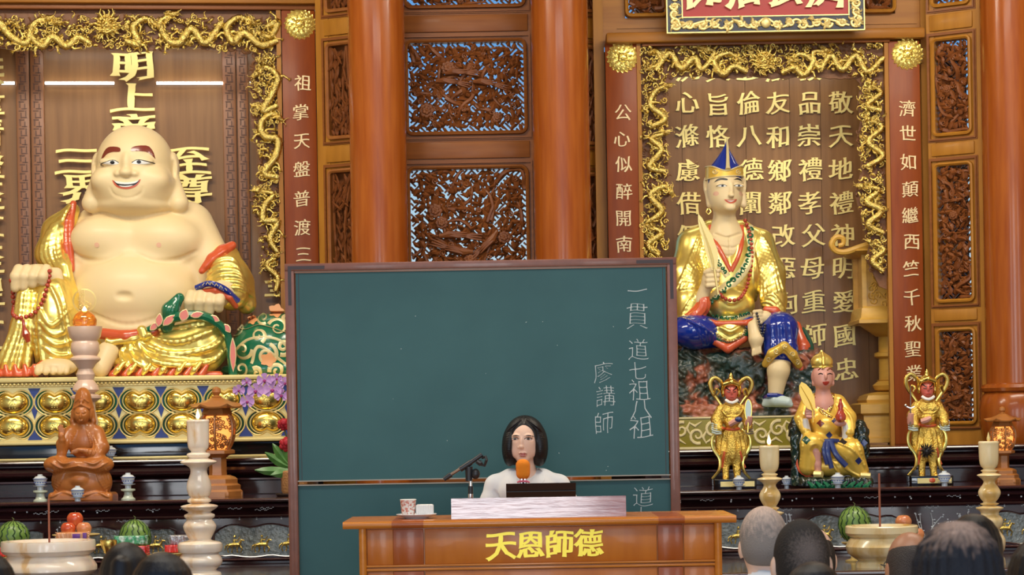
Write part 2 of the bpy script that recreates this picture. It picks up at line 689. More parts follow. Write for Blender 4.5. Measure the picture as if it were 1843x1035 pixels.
# ---------------------------------------------------------------- materials
def mat(name, col, rough=0.5, metal=0.0, coat=0.0, spec=0.5, emit=None, estr=0.0, var=None, vscale=8.0, vstretch=(1, 1, 1), bump=0.0, bscale=40.0,
        bstretch=(1, 1, 1), sss=0.0, trans=0.0, alpha=1.0, detail=4.0, sheen=0.0, ramp=None, wave=None, rvar=0.0):
    m = bpy.data.materials.new(name)
    m.use_nodes = True
    t = m.node_tree
    b = t.nodes['Principled BSDF']
    b.inputs['Base Color'].default_value = (*col, 1)
    b.inputs['Roughness'].default_value = rough
    b.inputs['Metallic'].default_value = metal
    b.inputs['Coat Weight'].default_value = coat
    b.inputs['Coat Roughness'].default_value = 0.08
    b.inputs['Specular IOR Level'].default_value = spec
    b.inputs['Transmission Weight'].default_value = trans
    b.inputs['Alpha'].default_value = alpha
    b.inputs['Sheen Weight'].default_value = sheen
    if sss:
        b.inputs['Subsurface Weight'].default_value = sss
        b.inputs['Subsurface Radius'].default_value = (0.02, 0.01, 0.006)
    if emit:
        b.inputs['Emission Color'].default_value = (*emit, 1)
        b.inputs['Emission Strength'].default_value = estr
    co = None

    def coords(st):
        tcn = t.nodes.new('ShaderNodeTexCoord')
        mp = t.nodes.new('ShaderNodeMapping')
        mp.inputs['Scale'].default_value = st
        t.links.new(tcn.outputs['Object'], mp.inputs[0])
        return mp.outputs[0]
    if var is not None:
        nz = t.nodes.new('ShaderNodeTexNoise')
        nz.inputs['Scale'].default_value = vscale
        nz.inputs['Detail'].default_value = detail
        t.links.new(coords(vstretch), nz.inputs['Vector'])
        r = t.nodes.new('ShaderNodeValToRGB')
        stops = ramp or [(0.3, col), (0.7, var)]
        r.color_ramp.elements[0].position, r.color_ramp.elements[0].color = stops[0][0], (*stops[0][1], 1)
        r.color_ramp.elements[1].position, r.color_ramp.elements[1].color = stops[-1][0], (*stops[-1][1], 1)
        for (p_, c_) in stops[1:-1]:
            e_ = r.color_ramp.elements.new(p_)
            e_.color = (*c_, 1)
        t.links.new(nz.outputs['Fac'], r.inputs[0])
        t.links.new(r.outputs[0], b.inputs['Base Color'])
    if rvar:
        n3 = t.nodes.new('ShaderNodeTexNoise')
        n3.inputs['Scale'].default_value = 12
        t.links.new(coords((1, 1, 1)), n3.inputs['Vector'])
        mr = t.nodes.new('ShaderNodeMapRange')
        mr.inputs['To Min'].default_value = max(0.02, rough - rvar)
        mr.inputs['To Max'].default_value = rough + rvar
        t.links.new(n3.outputs['Fac'], mr.inputs[0])
        t.links.new(mr.outputs[0], b.inputs['Roughness'])
    if bump:
        n2 = t.nodes.new('ShaderNodeTexNoise')
        n2.inputs['Scale'].default_value = bscale
        n2.inputs['Detail'].default_value = 3
        t.links.new(coords(bstretch), n2.inputs['Vector'])
        bp = t.nodes.new('ShaderNodeBump')
        bp.inputs['Strength'].default_value = bump
        bp.inputs['Distance'].default_value = 0.01
        t.links.new(n2.outputs['Fac'], bp.inputs['Height'])
        t.links.new(bp.outputs[0], b.inputs['Normal'])
    return m


M = {}
M['col_wood'] = mat('column_wood', (0.27, 0.058, 0.007), 0.24, coat=0.22, spec=.28, var=(0.37, 0.098, 0.012), vscale=5, vstretch=(5, 5, 0.5), bump=0.03, bscale=30, bstretch=(4, 4, .5))
M['red_wood'] = mat('red_wood', (0.22, 0.042, 0.006), 0.36, coat=0.02, spec=.2, var=(0.28, 0.060, 0.008), vscale=5, vstretch=(5, 5, 0.6))
M['gold_wood'] = mat('golden_wood', (0.34, 0.135, 0.014), 0.42, coat=0.03, spec=.25, var=(0.46, 0.20, 0.024), vscale=5, vstretch=(3, 3, 0.5))
M['gold_wood_h'] = mat('golden_wood_rail', (0.31, 0.115, 0.013), 0.4, coat=0.04, spec=.28, var=(0.41, 0.165, 0.020), vscale=5, vstretch=(0.5, 3, 5))
M['rail'] = mat('brown_rail_wood', (0.20, 0.060, 0.011), 0.42, coat=0.03, spec=.28, var=(0.26, 0.085, 0.016), vscale=6, vstretch=(0.5, 3, 6))
M['panel_wood'] = mat('panel_wood', (0.195, 0.088, 0.027), 0.36, coat=0.06, spec=.3, var=(0.275, 0.135, 0.045), vscale=4, vstretch=(6, 3, 0.35))
M['frame_wood'] = mat('fretwork_wood', (0.25, 0.10, 0.032), 0.4, coat=0.1, var=(0.28, 0.11, 0.042), vscale=6, vstretch=(5, 3, 0.5))
M['fret_dark'] = mat('fretwork_shade_wood', (0.12, 0.045, 0.02), 0.5)
M['carved'] = mat('carved_wood', (0.17, 0.050, 0.013), 0.42, coat=0.03, spec=.3, var=(0.24, 0.075, 0.018), vscale=14)
M['carved_back'] = mat('carved_backing_wood', (0.17, 0.068, 0.026), 0.45, coat=0.02, spec=.3, var=(0.23, 0.095, 0.036), vscale=10, bump=0.4, bscale=45)
M['carved_light'] = mat('carved_light_wood', (0.30, 0.10, 0.022), 0.4, coat=0.1, var=(0.38, 0.14, 0.03), vscale=14)
M['gold'] = mat('gold_leaf', (0.86, 0.63, 0.16), 0.24, metal=1.0, rvar=0.05)
M['gold_bright'] = mat('bright_gold', (0.95, 0.76, 0.20), 0.30, metal=0.8, coat=.2)
M['gold_carv'] = mat('gilt_carving', (0.90, 0.73, 0.24), 0.27, metal=1.0, var=(0.60, 0.42, 0.10), vscale=60, bump=.6, bscale=160)
M['gold_pale'] = mat('pale_gold', (0.80, 0.64, 0.26), 0.4, metal=0.45)
M['gilt_text'] = mat('gilt_lettering', (0.90, 0.72, 0.26), 0.42, metal=0.35)
M['gilt_text2'] = mat('cream_gilt_lettering', (0.84, 0.66, 0.36), 0.5, metal=0.25)
M['lect_text'] = mat('yellow_gold_lettering', (0.78, 0.60, 0.06), 0.35, metal=0.5)
M['mahog'] = mat('dark_mahogany_lacquer', (0.035, 0.010, 0.011), 0.16, coat=0.6, var=(0.055, 0.016, 0.016), vscale=5, vstretch=(.6, 3, 5))
M['black'] = mat('black_lacquer', (0.008, 0.006, 0.006), 0.09, coat=0.5, bump=0.02, bscale=15)
M['mother'] = mat('mother_of_pearl', (0.75, 0.78, 0.78), 0.3)
M['glass_panel'] = mat('silvered_glass_relief', (0.10, 0.115, 0.105), 0.14, metal=0.2, coat=0.6, var=(0.24, 0.25, 0.22), vscale=30, bump=0.6, bscale=60)
M['marble'] = mat('cream_onyx', (0.86, 0.66, 0.46), 0.22, coat=0.4, sss=0.12, var=(0.92, 0.80, 0.64), vscale=3.0, vstretch=(3, 3, 1.2), ramp=[(0.34, (0.78, 0.50, 0.24)), (0.42, (0.90, 0.74, 0.56)), (0.7, (0.95, 0.84, 0.72))])
M['marble_y'] = mat('yellow_onyx', (0.86, 0.70, 0.38), 0.22, coat=0.4, sss=0.15, var=(0.90, 0.78, 0.52), vscale=3.0, vstretch=(3, 3, 1.2), ramp=[(0.34, (0.66, 0.42, 0.13)), (0.45, (0.82, 0.64, 0.33)), (0.7, (0.90, 0.79, 0.52))])
M['marble_p'] = mat('pink_onyx', (0.66, 0.45, 0.33), 0.3, coat=0.3, var=(0.74, 0.54, 0.42), vscale=6)
M['floor'] = mat('floor_tile', (0.28, 0.22, 0.17), 0.2, var=(0.36, 0.29, 0.22), vscale=3)
M['ceil'] = mat('ceiling_paint', (0.72, 0.62, 0.45), 0.7)
M['side'] = mat('side_wall_paint', (0.72, 0.62, 0.48), 0.7)
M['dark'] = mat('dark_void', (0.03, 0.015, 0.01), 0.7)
M['reflection_glow'] = mat('white_reflection_glow', (1, 1, 1), 0.4, emit=(1, 0.98, 0.92), estr=9.0)  # emission that stands for a reflected tube light
M['white_metal'] = mat('white_metal', (0.8, 0.8, 0.8), 0.4)
M['plaque_red'] = mat('plaque_red', (0.36, 0.008, 0.005), 0.45, bump=.05)
M['navy'] = mat('navy_lacquer', (0.006, 0.010, 0.03), 0.3)
M['skin_st'] = mat('painted_statue_skin', (0.78, 0.61, 0.33), 0.5, coat=0.06, sss=0.04, var=(0.82, 0.65, 0.37), vscale=3)
M['st_lip'] = mat('painted_lips', (0.62, 0.13, 0.07), 0.35)
M['st_white'] = mat('painted_white', (0.85, 0.84, 0.80), 0.3)
M['st_black'] = mat('painted_black', (0.015, 0.012, 0.012), 0.35)
M['st_brown'] = mat('painted_brown_brow', (0.20, 0.035, 0.02), 0.25, coat=.4)
M['st_pink'] = mat('painted_blush', (0.80, 0.48, 0.32), 0.55)
M['st_red'] = mat('painted_coral_red', (0.62, 0.10, 0.035), 0.28, coat=0.4)
M['st_dred'] = mat('painted_dark_red', (0.40, 0.035, 0.02), 0.3, coat=0.4)
M['st_blue'] = mat('painted_cobalt_blue', (0.006, 0.028, 0.28), 0.14, coat=0.7)
M['st_navy'] = mat('painted_navy', (0.02, 0.035, 0.16), 0.3, coat=0.3)
M['st_green'] = mat('painted_emerald', (0.006, 0.14, 0.065), 0.2, coat=0.6)
M['st_dgreen'] = mat('painted_dark_green', (0.01, 0.07, 0.04), 0.3, coat=0.4)
M['st_cream'] = mat('painted_cream_gold', (0.78, 0.66, 0.34), 0.35, metal=0.3)
M['st_peach'] = mat('painted_peach', (0.76, 0.36, 0.15), 0.4)
M['st_yellow'] = mat('painted_yellow_gold', (0.86, 0.56, 0.09), 0.32, metal=0.35, coat=0.2)
M['st_rosy'] = mat('painted_rosy_skin', (0.68, 0.33, 0.26), 0.4, coat=.2)
M['st_redface'] = mat('painted_red_face', (0.60, 0.12, 0.09), 0.4, coat=.2)
M['st_pale'] = mat('painted_pale_blue', (0.55, 0.68, 0.66), 0.3, coat=.3)
M['bead'] = mat('coral_red_beads', (0.42, 0.05, 0.025), 0.2, coat=0.5)
M['dbead'] = mat('dark_beads', (0.03, 0.03, 0.04), 0.2, coat=0.5)
M['rock'] = mat('painted_rock', (0.02, 0.05, 0.035), 0.35, coat=0.12, var=(0.42, 0.13, 0.07), vscale=5.5, detail=6, ramp=[(0.40, (0.012, 0.035, 0.028)), (0.52, (0.05, 0.05, 0.035)), (0.60, (0.36, 0.11, 0.06)), (0.78, (0.52, 0.22, 0.13))], bump=0.5, bscale=25)
M['olive'] = mat('olive_gold_panel', (0.26, 0.22, 0.02), 0.35)
M['sandal'] = mat('carved_sandalwood', (0.38, 0.115, 0.022), 0.33, coat=0.15, var=(0.46, 0.155, 0.032), vscale=6, vstretch=(3, 3, .7))
M['lantern'] = mat('lantern_wood', (0.36, 0.13, 0.03), 0.35, coat=0.2, var=(0.45, 0.18, 0.045), vscale=10, vstretch=(1, 1, 3))
M['ylantern'] = mat('yellow_lantern_wood', (0.62, 0.33, 0.05), 0.38, coat=0.1, var=(0.74, 0.43, 0.075), vscale=8, vstretch=(1, 1, 3))
M['lantern_glow'] = mat('lantern_lamp_glow', (1, .6, .2), 0.6, emit=(1.0, 0.36, 0.07), estr=1.3)
M['flame'] = mat('electric_candle_flame', (1, .8, .5), 0.4, emit=(1.0, 0.62, 0.25), estr=9.0)
M['porcelain'] = mat('porcelain', (0.62, 0.68, 0.72), 0.15, coat=0.4)
M['porc_blue'] = mat('porcelain_blue_line', (0.05, 0.10, 0.35), 0.2)
M['celadon'] = mat('celadon', (0.50, 0.56, 0.44), 0.25, coat=0.3)
M['amber'] = mat('amber_glass', (0.85, 0.36, 0.06), 0.05, trans=0.75, coat=0.3)
M['clear'] = mat('clear_glass', (0.95, 0.95, 0.95), 0.03, trans=0.95)
M['melon'] = mat('watermelon_skin', (0.13, 0.24, 0.04), 0.35, var=(0.18, 0.30, 0.06), vscale=20)
M['melon_d'] = mat('watermelon_stripe', (0.02, 0.06, 0.015), 0.35)
M['apple'] = mat('red_fruit_skin', (0.50, 0.05, 0.02), 0.2, coat=.4, var=(0.66, 0.14, 0.04), vscale=14)
M['peach'] = mat('peach_fruit_skin', (0.58, 0.16, 0.06), 0.3, coat=.3, var=(0.74, 0.34, 0.14), vscale=14)
M['stem'] = mat('plant_stem', (0.10, 0.12, 0.03), 0.6)
M['leaf'] = mat('glossy_leaf', (0.05, 0.16, 0.03), 0.35, var=(0.09, 0.24, 0.05), vscale=20)
M['orchid'] = mat('orchid_petal', (0.46, 0.22, 0.56), 0.5, var=(0.60, 0.36, 0.68), vscale=60, sss=.1)
M['orchid_c'] = mat('orchid_lip', (0.30, 0.02, 0.16), 0.4)
M['redflower'] = mat('red_flower', (0.42, 0.012, 0.025), 0.45)
M['pot'] = mat('woven_straw_pot', (0.42, 0.20, 0.07), 0.7, bump=.6, bscale=90)
M['red_pack'] = mat('red_plastic_wrap', (0.60, 0.015, 0.012), 0.2, coat=.6, bump=.5, bscale=50)
M['green_pack'] = mat('green_foil_wrap', (0.05, 0.36, 0.14), 0.18, coat=.6, var=(0.7, 0.8, 0.7), vscale=40, bump=.8, bscale=60, ramp=[(0.5, (0.05, 0.34, 0.14)), (0.72, (0.75, 0.85, 0.75))])
M['clear_pack'] = mat('silver_foil_wrap', (0.45, 0.45, 0.48), 0.2, metal=.5, bump=1, bscale=50)
M['orange_pack'] = mat('orange_snack_wrap', (0.62, 0.22, 0.06), 0.35, coat=.3, var=(0.72, 0.40, 0.22), vscale=20)
M['purple'] = mat('purple_print', (0.17, 0.05, 0.30), 0.4)
M['incense'] = mat('incense_stick', (0.30, 0.10, 0.06), 0.8)
M['board'] = mat('chalkboard_green', (0.034, 0.115, 0.118), 0.5, spec=.35, var=(0.044, 0.138, 0.140), vscale=2.5, bump=.03, bscale=400)
M['board_frame'] = mat('board_frame_wood', (0.20, 0.070, 0.042), 0.4, coat=.25, var=(0.25, 0.09, 0.055), vscale=5, vstretch=(4, 4, 4))
M['bracket'] = mat('dark_corner_bracket', (0.045, 0.02, 0.018), 0.45)
M['alu'] = mat('aluminium_rail', (0.32, 0.27, 0.21), 0.45, metal=.6)
M['chalk'] = mat('chalk', (0.62, 0.68, 0.66), 0.95)
M['lectern'] = mat('lectern_orange_wood', (0.46, 0.125, 0.012), 0.3, coat=.15, spec=.3, var=(0.56, 0.17, 0.018), vscale=5, vstretch=(3, 3, .6), bump=.04, bscale=12)
M['lectern_h'] = mat('lectern_trim_wood', (0.52, 0.16, 0.014), 0.24, coat=.3, spec=.3, var=(0.60, 0.20, 0.020), vscale=5, vstretch=(.6, 3, 5))
M['lectern_d'] = mat('lectern_dark_band_wood', (0.32, 0.065, 0.006), 0.28, coat=.15, spec=.3, var=(0.38, 0.085, 0.009), vscale=5, vstretch=(3, 3, .6))
M['tray'] = mat('rosewood_tray', (0.30, 0.10, 0.055), 0.14, coat=1.0, spec=1.0, var=(0.50, 0.24, 0.17), vscale=4, vstretch=(1.2, 1, 9), bump=.10, bscale=7, bstretch=(1.4, 1, 9))
M['paper'] = mat('white_paper', (0.80, 0.78, 0.74), 0.7)
M['cup_print'] = mat('printed_paper_cup', (0.62, 0.30, 0.22), 0.6, var=(0.82, 0.78, 0.72), vscale=90, ramp=[(0.44, (0.60, 0.22, 0.16)), (0.52, (0.80, 0.76, 0.70))])
M['plate'] = mat('white_plate', (0.80, 0.80, 0.80), 0.25)
M['laptop'] = mat('black_laptop', (0.008, 0.008, 0.009), 0.45)
M['mic_foam'] = mat('orange_foam', (0.85, 0.24, 0.01), 0.9, bump=.4, bscale=300)
M['mic_pink'] = mat('pink_band', (0.75, 0.15, 0.22), 0.5)
M['metal_d'] = mat('black_metal', (0.02, 0.02, 0.022), 0.4)
M['bronze'] = mat('bronze_tube', (0.20, 0.13, 0.09), 0.3, metal=.8)
M['chrome'] = mat('chrome', (0.7, 0.7, 0.72), 0.15, metal=1)
M['skin'] = mat('skin', (0.82, 0.53, 0.38), 0.5, sss=0.08, var=(0.85, 0.56, 0.41), vscale=14)
M['skin2'] = mat('tanned_skin', (0.50, 0.27, 0.16), 0.5, sss=0.1, var=(0.56, 0.31, 0.19), vscale=14)
M['skin3'] = mat('weathered_skin', (0.42, 0.19, 0.10), 0.42, sss=0.1, var=(0.48, 0.23, 0.13), vscale=14)
M['lips'] = mat('lips', (0.48, 0.17, 0.14), 0.45)
M['shirt'] = mat('white_shirt', (0.80, 0.79, 0.77), 0.8, sheen=.2)
M['shirt_p'] = mat('pale_pink_shirt', (0.74, 0.68, 0.72), 0.8, sheen=.2)
M['trouser'] = mat('dark_trousers', (0.03, 0.035, 0.05), 0.8)
M['hair'] = mat('black_hair', (0.008, 0.006, 0.006), 0.42, spec=.35, bump=.15, bscale=60, bstretch=(4, 4, .4))
M['hair_thin'] = mat('thin_dark_hair', (0.035, 0.024, 0.02), 0.5, bump=.6, bscale=260)
M['hair_buzz'] = mat('buzzed_hair', (0.030, 0.022, 0.018), 0.7, var=(0.085, 0.062, 0.05), vscale=9, bump=.7, bscale=350)
M['hair_white'] = mat('white_grey_hair', (0.30, 0.25, 0.21), 0.8, var=(0.50, 0.42, 0.35), vscale=14, bump=.7, bscale=300)
M['hair_thin2'] = mat('thinning_black_hair', (0.02, 0.017, 0.018), 0.45, var=(0.09, 0.06, 0.05), vscale=22, vstretch=(1.6, 1.6, .5), bump=.6, bscale=200)
M['gold_tex'] = mat('textured_gilt_armour', (0.84, 0.60, 0.14), 0.28, metal=1.0, bump=.9, bscale=130)
M['st_navy2'] = mat('painted_ultramarine', (0.01, 0.03, 0.20), 0.4)


def scalp(name, hair, skin, centre, r0, r1, rough=.6, streak=26.0):
    """hair that thins towards one point of the scalp, in fine strands"""
    m = mat(name, hair, rough, bump=.5, bscale=260, spec=.3)
    t = m.node_tree
    b = t.nodes['Principled BSDF']
    tcn = t.nodes.new('ShaderNodeTexCoord')
    vm = t.nodes.new('ShaderNodeVectorMath')
    vm.operation = 'SUBTRACT'
    vm.inputs[1].default_value = centre
    t.links.new(tcn.outputs['Object'], vm.inputs[0])
    ln = t.nodes.new('ShaderNodeVectorMath')
    ln.operation = 'LENGTH'
    t.links.new(vm.outputs[0], ln.inputs[0])
    nm = t.nodes.new('ShaderNodeVectorMath')
    nm.operation = 'NORMALIZE'
    t.links.new(vm.outputs[0], nm.inputs[0])
    nz = t.nodes.new('ShaderNodeTexNoise')
    nz.inputs['Scale'].default_value = streak / 4
    nz.inputs['Detail'].default_value = 5
    t.links.new(nm.outputs[0], nz.inputs['Vector'])
    ad = t.nodes.new('ShaderNodeMath')
    ad.operation = 'MULTIPLY_ADD'
    ad.inputs[1].default_value = (r1 - r0) * 1.6
    t.links.new(nz.outputs['Fac'], ad.inputs[0])
    t.links.new(ln.outputs['Value'], ad.inputs[2])
    mr = t.nodes.new('ShaderNodeMapRange')
    mr.inputs['From Min'].default_value = r0 + (r1 - r0) * .8
    mr.inputs['From Max'].default_value = r1 + (r1 - r0) * .8
    t.links.new(ad.outputs[0], mr.inputs[0])
    mx = t.nodes.new('ShaderNodeMix')
    mx.data_type = 'RGBA'
    mx.inputs[6].default_value = (*skin, 1)
    mx.inputs[7].default_value = (*hair, 1)
    t.links.new(mr.outputs[0], mx.inputs[0])
    t.links.new(mx.outputs[2], b.inputs['Base Color'])
    return m


M['hair_thin2'] = scalp('thinning_black_hair', (0.012, 0.011, 0.014), (0.50, 0.30, 0.20), (0, -.045, .112), .012, .075)
M['hair_white'] = scalp('white_grey_hair', (0.26, 0.22, 0.19), (0.66, 0.48, 0.38), (0, .0, .13), .03, .15, .8, 40)
M['hair_buzz'] = scalp('buzzed_hair', (0.022, 0.017, 0.014), (0.17, 0.125, 0.10), (.01, -.09, .03), .01, .07, .7, 50)
M['mid_wood'] = mat('red_brown_wood', (0.22, 0.066, 0.012), 0.42, coat=0.03, spec=.28, var=(0.28, 0.092, 0.017), vscale=6, vstretch=(0.5, 3, 6))

# ================================================================ THE SETTING
def U(px, py):
    """photo pixel -> pixel with the camera's roll taken out"""
    u, v = px - CX, HY - py
    return CX + u * _c + v * _s, HY - (-u * _s + v * _c)


def mapU(D):
    k = D / F

    def f(v):
        v = np.asarray(v, dtype=np.float64).reshape(-1, 3)
        return np.stack([(v[:, 0] - CX) * k, D - v[:, 2] * k, CAM_H + (HY - v[:, 1]) * k], 1)
    return f


def ubox(m, px0, py0, px1, py1, d0, d1, bev=0.0):
    """into MB (mapU space): the upright box around the pixel rectangle, from dep d0 to d1"""
    cx, cy = U((px0 + px1) / 2, (py0 + py1) / 2)
    hx, hy = abs(px1 - px0) / 2, abs(py1 - py0) / 2
    return m.box(cx - hx, cx + hx, cy - hy, cy + hy, d0, d1, bev)


def sbox(name, m_, x0, x1, y0, y1, z0, z1, kind='structure', bev=0.0):
    return MB().box(x0, x1, y0, y1, z0, z1, bev).build(name, m_, None, kind=kind, origin=((x0 + x1) / 2, (y0 + y1) / 2, z0))


sbox('floor', M['floor'], -7, 7, -4, 17, -0.1, 0)
sbox('ceiling', M['ceil'], -7, 7, 4.5, 17, 5.6, 5.7)
sbox('wall_left', M['side'], -7.1, -7, -4, 17, 0, 5.7)
sbox('wall_right', M['side'], 7, 7.1, -4, 17, 0, 5.7)


def column(px, py, D, r, label=None, base=None):
    c = P(px, py, D)
    m = MB()
    prof = [(r * 1.25, 0), (r * 1.25, 0.25)] if base is None else []
    if base is None:
        prof += [(r * 1.02, 0.34), (r, 0.4)]
    else:
        zt, zb = base
        h = zt - zb
        prof = [(r * 1.05, 0), (r * 1.05, zb - 0.02), (r * 1.02, zb), (r * 1.14, zb + h * .12), (r * 1.24, zb + h * 0.4), (r * 1.25, zb + h * 0.62), (r * 1.16, zb + h * 0.8), (r * 1.06, zb + h * 0.86),
                (r * 1.16, zb + h * 0.88), (r * 1.20, zb + h * 0.93), (r * 1.14, zb + h * 0.98), (r, zt)]
    prof += [(r, 5.6)]
    m.lathe(prof, (c.x, c.y, 0), 64)
    return m.build('column', M['col_wood'], None, kind='structure', origin=(c.x, c.y, 0))


column(680, 230, 13.95, 0.178)
column(1010, 230, 13.95, 0.178)
b1, b0 = P(1820, 690, 13.87), P(1820, 806, 13.87)
column(1823, 350, 13.87, 0.184, base=(b1.z, b0.z))

rng = random.Random(11)


def leaf_shape(m, x, y, z, L, wd, a, curl, th=1.6):
    """a pointed carved leaf: a ridge line and two edges, with a back"""
    ca, sa = math.cos(a), math.sin(a)
    top, n = [], 5
    v = []
    for i in range(n):
        t = i / (n - 1)
        w_ = wd * math.sin(PI * min(1, t * 0.93 + 0.05)) ** 0.8
        px_, py_ = L * t, curl * L * t * t
        for k, (o, h) in enumerate(((-w_, 0), (0, th + wd * .25), (w_, 0), (0, -th))):
            v.append((x + ca * px_ - sa * (py_ + o), y + sa * px_ + ca * (py_ + o), z + h))
    f = []
    for i in range(n - 1):
        for k in range(4):
            k2 = (k + 1) % 4
            f.append((i * 4 + k, i * 4 + k2, i * 4 + 4 + k2, i * 4 + 4 + k))
    f += [(0, 1, 2, 3), tuple((n - 1) * 4 + k for k in (3, 2, 1, 0))]
    m.add(v, f)


def carved_flower(T, x, y, z, r, mat_, parent, n=8):
    m = MB(T)
    for ring, (rr, pr, zz) in enumerate(((0.62, 0.42, 0), (0.32, 0.3, r * .25))):
        for i in range(n - ring * 2):
            a = 2 * PI * i / (n - ring * 2) + ring * .4
            m.ball((x + r * rr * math.cos(a), y + r * rr * math.sin(a), z + zz), (r * pr, r * pr, r * .3), 6, 4)
    m.ball((x, y, z + r * .3), (r * .24, r * .24, r * .24), 8, 5)
    return m.build('carved_flower', mat_, parent)


def carved_bird(T, x, y, z, L, a, mat_, parent):
    """body, head, beak, folded wing and a long forked tail"""
    m = MB(T)
    ca, sa = math.cos(a), math.sin(a)

    def q(u, v, h=0):
        return (x + ca * u * L - sa * v * L, y + sa * u * L + ca * v * L, z + h)
    m.tube([q(-.18, .02, 3), q(0, 0, 4), q(.2, -.02, 4), q(.36, -.10, 4), q(.45, -.13, 4)], [.04 * L, .10 * L, .12 * L, .07 * L, .065 * L], 8)
    m.tube([q(.48, -.14, 4), q(.58, -.12, 4)], [.03 * L, .004 * L], 5)
    for v0 in (-.07, -.02, .04):
        m.tube([q(.2, v0 * .6, 8), q(-.05, v0 + .03, 8), q(-.30, v0 + .10, 6)], [.045 * L, .05 * L, .012 * L], 6)
    for v1 in (.02, .1, .18):
        m.tube([q(-.15, .02, 3), q(-.42, v1 * .7, 3), q(-.72, v1, 3)], [.045 * L, .04 * L, .02 * L], 6)
    return m.build('carved_bird', mat_, parent)


